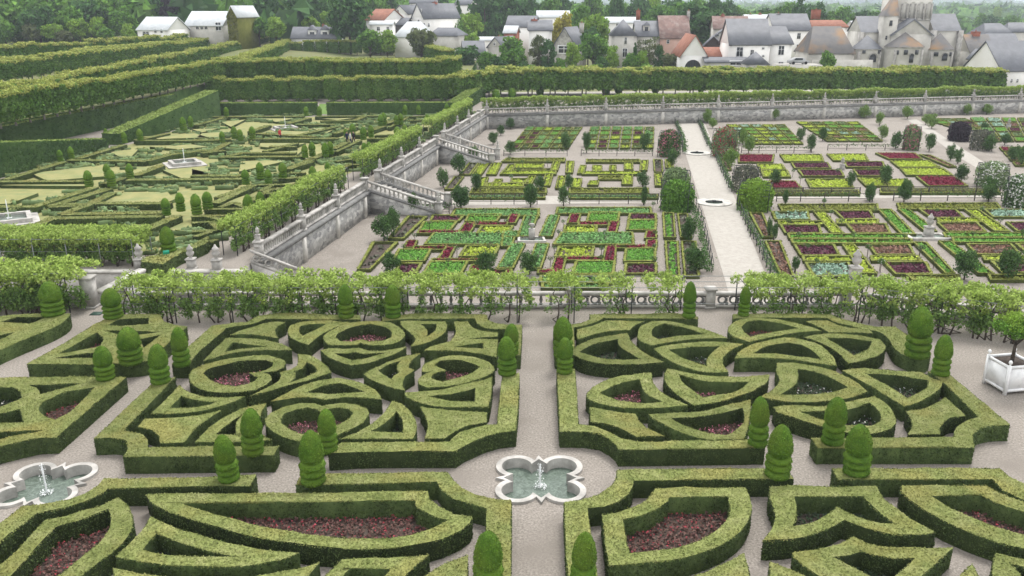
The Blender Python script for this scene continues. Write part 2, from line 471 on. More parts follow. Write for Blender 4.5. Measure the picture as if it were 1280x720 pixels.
def smooth_poly(P, step=.35, closed=True):
    """round the traced curve where it turns gently, keep real corners sharp"""
    n = len(P)
    P = [Vector((p[0], p[1])) for p in P]
    tan = []
    for i in range(n):
        a, b, c = P[i - 1], P[i], P[(i + 1) % n]
        d0, d1 = b - a, c - b
        if d0.length < 1e-6 or d1.length < 1e-6: tan.append(None); continue
        ang = abs(d0.angle_signed(d1))
        tan.append(None if ang > math.radians(41) else (d0.normalized() * d1.length + d1.normalized() * d0.length).normalized())
    out = []
    for i in range(n):
        a, b = P[i], P[(i + 1) % n]
        L = (b - a).length
        t0, t1 = tan[i], tan[(i + 1) % n]
        k = max(1, min(14, int(L / step)))
        d = (b - a).normalized() if L > 1e-6 else Vector((0, 0))
        m0 = (t0 or d) * L; m1 = (t1 or d) * L
        for j in range(k):
            s = j / k
            h = a * (2*s**3 - 3*s*s + 1) + m0 * (s**3 - 2*s*s + s) + b * (-2*s**3 + 3*s*s) + m1 * (s**3 - s*s)
            out.append((h.x, h.y))
    return out

def tri_sample(verts, tris, dens, r):
    v = np.asarray(verts); t = np.asarray(tris)
    a, b, c = v[t[:, 0]], v[t[:, 1]], v[t[:, 2]]
    ar = np.linalg.norm(np.cross(b - a, c - a), axis=1) / 2
    n = int(ar.sum() * dens)
    if n < 1: return np.zeros((0, 3))
    i = r.choice(len(t), n, p=ar / ar.sum())
    u, w = r.random((n, 1)), r.random((n, 1))
    f = (u + w) > 1
    u = np.where(f, 1 - u, u); w = np.where(f, 1 - w, w)
    return a[i] + (b[i] - a[i]) * u + (c[i] - a[i]) * w

def hedge_mesh(outer, holes, z0, z1, dens=760, size=.036, mtop='box_top', mside='box_side', do_smooth=True, batter=.0, rough=.014):
    """clipped hedge: solid core with uneven edges plus a skin of small leaves on top and sides"""
    r = np.random.default_rng(abs(hash((round(outer[0][0], 2), round(outer[0][1], 2)))) % 2**31)
    rings = [smooth_poly(p) if do_smooth else [tuple(q) for q in p] for p in [outer] + list(holes)]
    rings = [q if (area2(q) > 0) == (i == 0) else q[::-1] for i, q in enumerate(rings)]
    flat = np.array([p for q in rings for p in q])
    n = len(flat)
    jit = r.normal(scale=rough, size=(n, 2))
    top = np.c_[flat + jit, z1 + r.normal(scale=rough * .8, size=n) + .022 * np.sin(flat[:, 0] * 1.9 + flat[:, 1] * 1.3) * np.cos(flat[:, 1] * 2.3)]
    bot = np.c_[flat + jit * .5, np.full(n, z0)]
    tr = tessellate_polygon([[Vector((p[0], p[1], 0)) for p in q] for q in rings])
    tr = [t if tri_up(flat, t) else (t[0], t[2], t[1]) for t in tr]
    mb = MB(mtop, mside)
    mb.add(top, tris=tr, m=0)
    q, k, E = [], 0, []
    for ring in rings:
        c = len(ring)
        for i in range(c):
            a, b = k + i, k + (i + 1) % c
            q.append((a, a + n, b + n, b)); E.append((a, b))
        k += c
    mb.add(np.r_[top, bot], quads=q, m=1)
    P = tri_sample(top, tr, dens, r)
    mb.leaves(P, np.tile((0, 0, 1.0), (len(P), 1)), size, spread=.55, m=0, r=r, out=.6)
    E = np.array(E)
    a, b = flat[E[:, 0]], flat[E[:, 1]]
    d = b - a
    L = np.linalg.norm(d, axis=1) + 1e-9
    cnt = int(L.sum() * (z1 - z0) * dens * 1.0)
    i = r.choice(len(E), cnt, p=L / L.sum())
    u = r.random(cnt)[:, None]
    z = z0 + (z1 - z0) * r.random(cnt)
    xy = a[i] + d[i] * u
    N = np.c_[d[i][:, 1] / L[i], -d[i][:, 0] / L[i], np.zeros(cnt)]
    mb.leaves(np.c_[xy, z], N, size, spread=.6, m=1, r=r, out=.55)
    # ragged shoots along the clipped edge
    cnt = int(L.sum() * 26 * (dens / 600))
    i = r.choice(len(E), cnt, p=L / L.sum())
    u = r.random(cnt)[:, None]
    xy = a[i] + d[i] * u
    N = np.c_[d[i][:, 1] / L[i], -d[i][:, 0] / L[i], np.ones(cnt)]
    N /= np.linalg.norm(N, axis=1, keepdims=True)
    mb.leaves(np.c_[xy, z1 - .015 + r.normal(scale=.012, size=cnt)], N, size, spread=.7, m=0, r=r, out=.5)
    return mb
ZK = -2.2            # level of the kitchen garden
# ------------------------------------------------------------------ the ground
TE = RE(0, 50.4).y        # edge of the pergola terrace
def sstep(x): 
    x = min(1, max(0, x)); return x * x * (3 - 2 * x)
def terrain_z(x, y):
    z = -3.2
    z += 3.2 * sstep((y - 154) / 10) * sstep((160 - x) / 60)          # village stands level with the terraces
    z += 5.0 * sstep((-x - 8) / 60) * sstep((y - 136) / 80)             # slope rising on the wooded side
    z += 5.0 * sstep((-x + 40) / 200) * sstep((y - 230) / 160)
    z += 9.0 * sstep((140 - x) / 240) * sstep((y - 330) / 400)
    z -= 3.0 * sstep((x - 60) / 80) * sstep((y - 230) / 200) * (1 if z > -1 else 0)
    return z
mb = MB('earth')
ys = [-200, -40, 0, 60, 120, 140, 150, 154, 156, 158, 160, 162, 165] + list(range(170, 420, 12)) + list(range(430, 900, 40)) + [1000, 1300, 1800, 2600, 4000, 7000, 12000]
xs = [-9000, -3000, -1200, -600, -400, -300] + list(range(-260, 330, 14)) + [350, 420, 600, 1000, 2000, 4000, 9000]
V = [(x, y, terrain_z(x, y)) for y in ys for x in xs]
nx = len(xs)
mb.add(V, quads=[(j * nx + i, j * nx + i + 1, (j + 1) * nx + i + 1, (j + 1) * nx + i) for j in range(len(ys) - 1) for i in range(nx - 1)])
struct('ground', mb, smooth=True)

NB = RE(0, 43.8).y                                           # line of the terrace edge balustrade
CORN = (RE(18.8, 43.8).x, NB)
RGT = R2((21.4, 42.9), (26.0, 40.9), (60.0, 25.5))
W0, W1 = R2((-16.8, 51.9), (-4.1, 126.8))               # edge of the cross parterre terrace above the kitchen garden
F0, F1 = R2((-4.1, 126.8), (110.0, 150.9))
def quatrefoil(cx, cy, s, grow=0.0):
    """outline with four round lobes on the diagonals and a point between each pair"""
    out = []
    g = grow
    for k in range(4):
        b = math.radians(90 * k)
        P = [(1.04 + 1.35 * g, 0)] + [(.64 + (.45 + g) * math.cos(math.radians(a)), .64 + (.45 + g) * math.sin(math.radians(a))) for a in np.linspace(-75 + 110 * max(g, 0), 165 - 110 * max(g, 0), 19)]
        out += [(cx + s * (x * math.cos(b) - y * math.sin(b)), cy + s * (x * math.sin(b) + y * math.cos(b))) for x, y in P]
    return out
FOUNT = [(G(675, 600, 0), 1.27), (G(57, 607, 0), 1.17)]
def slab(name, poly, z0, z1, top, side='stone', holes=()):
    return struct(name, MB().prism(poly, z0, z1, m=top, side=side, holes=holes))
slab('ornamental_garden_ground', [(-80, -6), (60, -6), (60, 25.5), (RGT[1][0], RGT[1][1] + .25), (CORN[0], NB + .25), (-80, NB + .25)], -3.1, 0, 'gravel', holes=[quatrefoil(p.x, p.y, q) for p, q in FOUNT])
slab('parterre_terrace_ground', [(-95, TE), (W0[0] + .2, TE), W0, W1, (W1[0], W1[1] + 1.2), (W1[0], 172), (-95, 172)], -3.1, 0, 'gravel')
slab('far_terrace_ground', [F0, F1, (F1[0], F1[1] + 12), (F0[0], F1[1] + 12)], -3.1, -.01, 'gravel')
slab('kitchen_garden_ground', [(-95, NB - 2), (70, NB - 25), (150, 60), (150, F1[1] + 8), (-6, F0[1] + 1.7), (-60, 60)], -3.1, ZK, 'gravel')
slab('upper_terrace_ground', R2((-200, 91, 3), (-57.6, 91, 3), (-50.5, 127.8, 3), (-50.5, 146, 3), (-8, 146, 3), (-8, 225, 3), (-200, 225, 3)), -3.1, 3.0, 'earth', 'hedge_dark')
# wide pale path through the kitchen garden
slab('kitchen_garden_path', [(p.x, p.y) for p in (G(905, 346, ZK), G(958, 346, ZK), G(881, 154, ZK), G(845, 154, ZK))][::1] , ZK - .3, ZK + .012, 'pale_gravel')
a, b = G(905, 346, ZK), G(958, 346, ZK)
slab('path', [(13.2, NB + .7), (16.6, NB + .7), (b.x, b.y - .01), (a.x, a.y - .01)], ZK - .3, ZK + .011, 'pale_gravel')
slab('cross_path', [tuple(GT('K3', 60, 560, ZK)[:2]), tuple(GT('K3', 40, 630, ZK)[:2]), tuple(GT('K3b', 820, 600, ZK)[:2]), tuple(GT('K3b', 820, 572, ZK)[:2])], ZK - .3, ZK + .006, 'pale_gravel')
slab('cross_path', [tuple(GT('K4', 200, 585, ZK)[:2]), tuple(GT('K4', 205, 560, ZK)[:2]), tuple(GT('K4b', 1300, 545, ZK)[:2]), tuple(GT('K4b', 1300, 572, ZK)[:2])], ZK - .3, ZK + .006, 'pale_gravel')
slab('path', [tuple(GT('K4b', 560, 95, ZK)[:2]), tuple(GT('K4b', 620, 95, ZK)[:2]), tuple(GT('K4b', 1020, 350, ZK)[:2]), tuple(GT('K4b', 1290, 560, ZK)[:2]), tuple(GT('K4b', 1100, 460, ZK)[:2]), tuple(GT('K4b', 900, 340, ZK)[:2])], ZK - .3, ZK + .009, 'pale_gravel')
# lawns and walk on the far terrace
slab('lawn', [tuple(G(x, y, 0)[:2]) for x, y in ((612, 126), (1000, 121.5), (1000, 117.5), (625, 121.5))], -.3, .01, 'lawn')
slab('path', [tuple(G(x, y, 0)[:2]) for x, y in ((625, 119.5), (1260, 114), (1260, 110.5), (625, 115.5))], -.3, .02, 'pale_gravel')
slab('lawn', [tuple(G(x, y, 0)[:2]) for x, y in ((400, 143), (411, 143), (408, 130), (399, 130))], -.3, .02, 'lawn')

# ------------------------------------------------------------------ walls, balustrades, stairs
def line_pts(a, b, step):
    a, b = Vector(a), Vector(b)
    n = max(1, round((b - a).length / step))
    return [a.lerp(b, i / n) for i in range(n + 1)]
def wall_box(mb, a, b, z0, z1, th, m, z0b=None, z1b=None):
    """upright slab from a to b (2D), optionally sloping"""
    a, b = Vector(a[:2]), Vector(b[:2])
    d = (b - a).normalized(); n = Vector((-d.y, d.x)) * th / 2
    z0b = z0 if z0b is None else z0b; z1b = z1 if z1b is None else z1b
    p = [(a - n, z0), (b - n, z0b), (b + n, z0b), (a + n, z0), (a - n, z1), (b - n, z1b), (b + n, z1b), (a + n, z1)]
    mb.hexa([(q.x, q.y, z) for q, z in p], m=m)
def baluster_mesh(m='stone'):
    return MB(m).lathe([(.10, 0), (.10, .06), (.055, .10), (.105, .28), (.06, .46), (.09, .50), (.09, .56)], 7).mesh('baluster')
BAL, BAL_SHADE = baluster_mesh(), baluster_mesh('stone_dark')  # second copy is darker: shade on the near balusters put into the stone colour
def ring_mesh(m='stone'):
    mb = MB(m)
    n, R, r0, t = 16, .255, .165, .07
    v, q = [], []
    for i in range(n):
        a = 2 * math.pi * i / n
        for rad in (r0, R):
            for y in (-t, t):
                v.append((rad * math.cos(a), y, .28 + rad * math.sin(a)))
    for i in range(n):
        j = (i + 1) % n
        for a, b in ((0, 1), (1, 3), (3, 2), (2, 0)):
            q.append((i * 4 + a, j * 4 + a, j * 4 + b, i * 4 + b))
    mb.add(v, quads=q)
    mb.box((.27, 0, .28), (.05, .12, .20)); mb.box((.27, 0, .07), (.16, .12, .12)); mb.box((.27, 0, .49), (.16, .12, .12))
    return mb.mesh('ring_baluster')
RING, RING_SHADE = ring_mesh(), ring_mesh('stone_dark')  # second copy carries the shaded fronts of the near rings in its colour
def pier(parent, x, y, z, h=1.05, w=.5, rz=0.0, name='pier'):
    mb = MB('stone')
    mb.box((0, 0, h / 2), (w, w, h)).box((0, 0, .06), (w + .1, w + .1, .12)).box((0, 0, h + .06), (w + .14, w + .14, .12))
    return mb.build(name, parent, (x, y, z))
def balustrade(label, a, b, za, zb=None, kind='baluster', step=.36, group=None, piers=(), each=False, dark=False):
    """rail, plinth and balusters along a line; each=True gives every baluster its own object"""
    zb = za if zb is None else zb
    a, b = Vector(a[:2]), Vector(b[:2])
    mid = (a + b) / 2
    t = empty('balustrade', (a.x, a.y, za), 0, label, 'balustrade', group)
    o = Vector((a.x, a.y))
    mb = MB('stone'); wall_box(mb, a - o, b - o, .02, .18, .34, 'stone', zb - za + .02, zb - za + .18); mb.build('plinth', t)
    mb = MB('stone'); wall_box(mb, a - o, b - o, .74, .90, .38, 'stone', zb - za + .74, zb - za + .90); mb.build('rail', t)
    L = (b - a).length
    d = (b - a) / L
    rz = math.atan2(d.y, d.x)
    n = int(L / step)
    pm = []
    for i in range(n):
        s = (i + .5) * L / n
        if any(abs(s - p) < .42 for p in piers): continue
        pm.append((d.x * s, d.y * s, .18 + (zb - za) * s / L))
    me = (RING_SHADE if dark else RING) if kind == 'ring' else (BAL_SHADE if dark else BAL)
    if each:
        for p in pm: obj('ring_panel' if kind == 'ring' else 'baluster', me, t, p, rz)
    else:
        v = np.empty(len(me.vertices) * 3, np.float32); me.vertices.foreach_get('co', v); v = v.reshape(-1, 3)
        q4 = [tuple(p.vertices) for p in me.polygons if len(p.vertices) == 4]
        q3 = [tuple(p.vertices) for p in me.polygons if len(p.vertices) == 3]
        cs, sn = math.cos(rz), math.sin(rz)
        v = np.c_[v[:, 0] * cs - v[:, 1] * sn, v[:, 0] * sn + v[:, 1] * cs, v[:, 2]]
        mb = MB('stone')
        for p in pm: mb.add(v + np.array(p), tris=q3, quads=q4)
        if pm: tag(mb.build('balusters', t), kind='stuff')
    for p in piers: pier(t, d.x * p, d.y * p, (zb - za) * p / L, rz=rz)
    return t
def ret_wall(label, a, b, z0, z1, pil=7.0, group=None):
    t = empty('retaining_wall', (a[0], a[1], z0), 0, label, 'wall', group)
    o = Vector(a[:2]); A, B = Vector((0, 0)), Vector(b[:2]) - o
    d = B.normalized(); n = Vector((d.y, -d.x))                      # towards the kitchen garden
    mb = MB('rubble'); wall_box(mb, A + n * .16, B + n * .16, .0, z1 - z0 - .26, .5, 'rubble'); mb.build('wall_face', t)
    mb = MB('stone_dark'); wall_box(mb, A + n * .2, B + n * .2, z1 - z0 - .255, z1 - z0 + .015, .72, 'stone_dark'); mb.build('coping', t)
    L = B.length
    for i in range(int(L / pil) + 1):
        s = min(L - .3, .3 + i * pil)
        c = A + d * s + n * .3
        MB('stone_pale').box((0, 0, (z1 - z0 - .26) / 2), (.55, .5, z1 - z0 - .27), math.atan2(d.y, d.x)).build('pilaster', t, (c.x, c.y, 0))
    return t
# terrace edge behind the vine trellis, shade painted into its balusters and rings
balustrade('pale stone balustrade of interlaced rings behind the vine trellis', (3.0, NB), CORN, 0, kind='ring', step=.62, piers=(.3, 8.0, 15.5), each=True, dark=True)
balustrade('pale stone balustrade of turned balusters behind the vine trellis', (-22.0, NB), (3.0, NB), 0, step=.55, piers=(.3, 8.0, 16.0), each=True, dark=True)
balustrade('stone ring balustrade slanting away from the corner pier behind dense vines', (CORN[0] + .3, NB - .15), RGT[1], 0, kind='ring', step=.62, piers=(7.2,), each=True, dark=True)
t = ret_wall('grey stone wall under the vine trellis balustrade, beside the kitchen garden', (-22, NB + .3), (CORN[0], NB + .3), ZK, -.02)
t.location.y += 0; 
# sunken passage with a relief-carved parapet and sloping stair parapet
pc = G(117, 382, 0)
t = empty('parapet_wall', (-40, NB + .05, 0), 0, 'weathered parapet wall carved with rows of stone rings beside the gravel walk', 'wall')
mb = MB('stone'); mb.box(((pc.x + 40) / 2, 0, .40), (pc.x + 40, .30, .78)); mb.build('wall_face', t)
mb = MB('stone_pale'); mb.box(((pc.x + 40) / 2, 0, .86), (pc.x + 40, .46, .14)); mb.build('coping', t)
for i in range(16):
    x = pc.x + 40 - .55 - i * .62
    r_ = obj('carved_ring', RING, t, (x, -.13, .12))
pier(t, pc.x + 40, 0, 0, 1.7, .62)
c0, c1 = G(123, 364, .7), G(178, 336, .95)
t = empty('stair_parapet', (c0.x, c0.y, 0), 0, 'sloping white-topped stair parapet climbing from the ring-carved wall to the pergola terrace', 'wall')
mb = MB('stone'); wall_box(mb, (0, 0), (c1.x - c0.x, c1.y - c0.y), -2.6, .55, .35, 'stone', -2.6, .80); mb.build('wall_face', t)
mb = MB('stone_pale'); wall_box(mb, (0, 0), (c1.x - c0.x, c1.y - c0.y), .555, .72, .50, 'stone_pale', .805, .97); mb.build('coping', t)
# pergola terrace edge facing the passage
t = empty('terrace_wall', (-50, TE, ZK), 0, 'long stone wall with ring relief under the leafy pergola', 'wall')
mb = MB('stone'); mb.box((16.6, -.1, 1.05), (33.2, .4, 2.1)); mb.build('wall_face', t)
mb = MB('stone_pale'); mb.box((16.6, -.1, 2.22), (33.2, .6, .14)); mb.build('coping', t)
for i in range(14): obj('carved_ring', RING, t, (26.0 + i * .55, -.26, 1.25))

# terrace edge above the kitchen garden, interrupted by two flights of steps
wd = (Vector(W1) - Vector(W0)); wl = wd.length; wd = wd / wl; wn = Vector((wd.y, -wd.x))
def wp(s): return Vector(W0) + wd * s
S1, S2 = 22.2 * wl / 75.97, 47.2 * wl / 75.97                                     # distance along the wall where each flight leaves it
SEG = [(1.2, S1, 'stone balustrade with urns above the near rubble wall, beside the grape trellis'),
       (S1 + 4.2, S2, 'stone balustrade between the two flights of garden steps'),
       (S2 + 4.2, wl - .5, 'stone balustrade past the farther garden steps, reaching the far corner')]
for k, (s0, s1, lab) in enumerate(SEG):
    a, b = wp(s0), wp(s1)
    balustrade(lab, a, b, 0, piers=[p for p in np.arange(.3, s1 - s0, 7.3)], each=False, step=.34)
    ret_wall(['rubble retaining wall with pale pilasters below the near terrace balustrade', 'rubble retaining wall between the two flights of garden steps', 'rubble retaining wall past the farther garden steps'][k], wp(s0 - .6), wp(s1 + .3), ZK, -.02)
def steps(label, s, near):
    a = wp(s)
    t = empty('garden_steps', (a.x, a.y, ZK), 0, label, 'steps', 'flights of steps down to the kitchen garden')
    rz = math.atan2(wn.y, wn.x)
    run, wdt = 6.6, 3.6
    t.rotation_euler = (0, 0, rz)
    n = 13
    for i in range(n):
        h = 2.2 * (1 - (i + 1) / (n + 1))
        mb = MB('stone'); mb.box((.5 + i * (run - .5) / n + (run - .5) / n / 2, wdt / 2 + .3, h / 2), ((run - .5) / n - .004, wdt - .5, h)); mb.build('step', t)
    for y, nm in ((0, 'near'), (wdt + .35, 'far')):
        mb = MB('rubble'); wall_box(mb, (0, y), (run, y), 0, 2.18, .42, 'rubble', 0, .30); mb.build('side_wall', t)
        mb = MB('stone_dark'); wall_box(mb, (0, y), (run, y), 2.185, 2.38, .56, 'stone_dark', .305, .48); mb.build('coping', t)
        mb = MB('stone'); wall_box(mb, (0, y), (run, y), 2.98, 3.13, .36, 'stone', 1.08, 1.23); mb.build('rail', t)
        for i in range(16):
            f = (i + .5) / 16
            obj('baluster', BAL, t, (run * f, y, 2.38 - 1.9 * f), sc=(1, 1, 1.08))
        pier(t, run + .2, y, 0, 1.25, .55)
        pier(t, -.05, y, 2.2, 1.0, .55)
    return t
steps('stone garden steps with balusters coming down beside the near rubble wall', S1, True)
steps('farther stone garden steps with balusters, close to the far corner of the terrace', S2, False)
a = wp(0.2)
t = empty('stair_parapet', (a.x, a.y, -.0), 0, 'curved ring-pierced stone parapet sloping down behind the vines beside an urn pier', 'wall')
e = G(372, 338, -.9)
mb = MB('stone'); wall_box(mb, (0, 0), (e.x - a.x, e.y - a.y), .0, .2, .3, 'stone', -1.6, -1.4); mb.build('plinth', t)
mb = MB('stone'); wall_box(mb, (0, 0), (e.x - a.x, e.y - a.y), .78, .92, .34, 'stone', -.85, -.7); mb.build('rail', t)
mb = MB('stone'); wall_box(mb, (0, 0), (e.x - a.x, e.y - a.y), -2.2, .0, .36, 'stone', -2.2, -1.6); mb.build('wall_face', t)
L = math.hypot(e.x - a.x, e.y - a.y)
for i in range(int(L / .62)):
    f = (i + .5) / int(L / .62)
    obj('ring_panel', RING, t, ((e.x - a.x) * f, (e.y - a.y) * f, .2 - 1.6 * f), math.atan2(e.y - a.y, e.x - a.x))
# far wall closing the kitchen garden
balustrade('long stone balustrade on top of the far wall below the clipped lime avenue', F0, F1, 0, piers=[p for p in np.arange(.4, 120, 9.6)], step=.52)
ret_wall('long rubble wall with pale pilasters closing the far side of the kitchen garden', F0, F1, ZK, -.02, 9.6)
# ------------------------------------------------------------------ the love garden: traced box hedges
HB = .70
def tr(segs):
    if isinstance(segs[0], str): segs = [segs]
    out = []
    for s in segs:
        for x, y in s[1]:
            p = GT(s[0], x, y, HB); out.append((p.x, p.y))
    return out
def inset_ok(poly, x, y):
    c = False
    for i in range(len(poly)):
        (x1, y1), (x2, y2) = poly[i - 1], poly[i]
        if (y1 > y) != (y2 > y) and x < (x2 - x1) * (y - y1) / (y2 - y1) + x1: c = not c
    return c
BEDLAB = dict(pink=('pink flowers', 'flower_pink', 'bronze_leaf'), red=('red flowers', 'flower_red', 'bronze_leaf'),
              white=('white dotted plants', 'flower_white', 'bed_leaf'), dark=('dark soil', None, 'bed_leaf'))
def flower_bed(hole, kind, where):
    P = smooth_poly(hole)
    cx = sum(p[0] for p in P) / len(P); cy = sum(p[1] for p in P) / len(P)
    lab, fm, lm = BEDLAB[kind]
    t = empty('flower_bed', (cx, cy, 0), 0, lab + ' in the ' + where.replace('box hedge', 'hedge').replace('pointing at the diagonal walk', 'by the diagonal walk').replace('in the notch of', 'notching').replace(' beside the central walk', ' by the central walk'), 'flower bed', 'flower beds inside the box hedges')
    Q = [(p[0] - cx, p[1] - cy) for p in P]
    MB('soil').prism(Q, .004, .045, m='soil').build('soil', t)
    x0, x1 = min(p[0] for p in Q), max(p[0] for p in Q); y0, y1 = min(p[1] for p in Q), max(p[1] for p in Q)
    r = np.random.default_rng(int(abs(cx * 100 + cy * 10)))
    st = .19
    pts = [(x + r.normal() * .03 + (.09 if int(round(y / st)) % 2 else 0), y + r.normal() * .03) for y in np.arange(y0, y1, st) for x in np.arange(x0, x1, st)]
    pts = np.array([p for p in pts if inset_ok(Q, *p)])
    if not len(pts): return t
    mb = MB(lm)
    k = 12
    P3 = np.repeat(np.c_[pts, np.full(len(pts), .10)], k, 0) + r.normal(scale=(.045, .045, .03), size=(len(pts) * k, 3))
    mb.leaves(P3, np.tile((0, 0, 1.0), (len(P3), 1)), .058, spread=.7, m=lm, r=r)
    if fm:
        sel = pts[r.random(len(pts)) < (.75 if kind == 'pink' else (.5 if kind == 'red' else .4))]
        k = 3 if kind == 'pink' else 2
        P3 = np.repeat(np.c_[sel, np.full(len(sel), .17)], k, 0) + r.normal(scale=(.035, .035, .02), size=(len(sel) * k, 3))
        mb.leaves(P3, np.tile((0, 0, 1.0), (len(P3), 1)), .038, spread=.5, m=fm, r=r, asp=.9)
    tag(mb.build('bedding_plants', t), kind='stuff')
    return t
def hedge(label, outer, holes=(), beds=(), where=None):
    O = tr(outer); H = [tr(h) for h in holes]
    cx, cy = O[0]
    mb = hedge_mesh([(x - cx, y - cy) for x, y in O], [[(x - cx, y - cy) for x, y in h] for h in H], 0, HB)
    o = mb.build('box_hedge', None, (cx, cy, 0))
    tag(o, label, 'hedge')
    for i, k in enumerate(beds):
        if k: flower_bed(H[i], k, where or label)
    return o
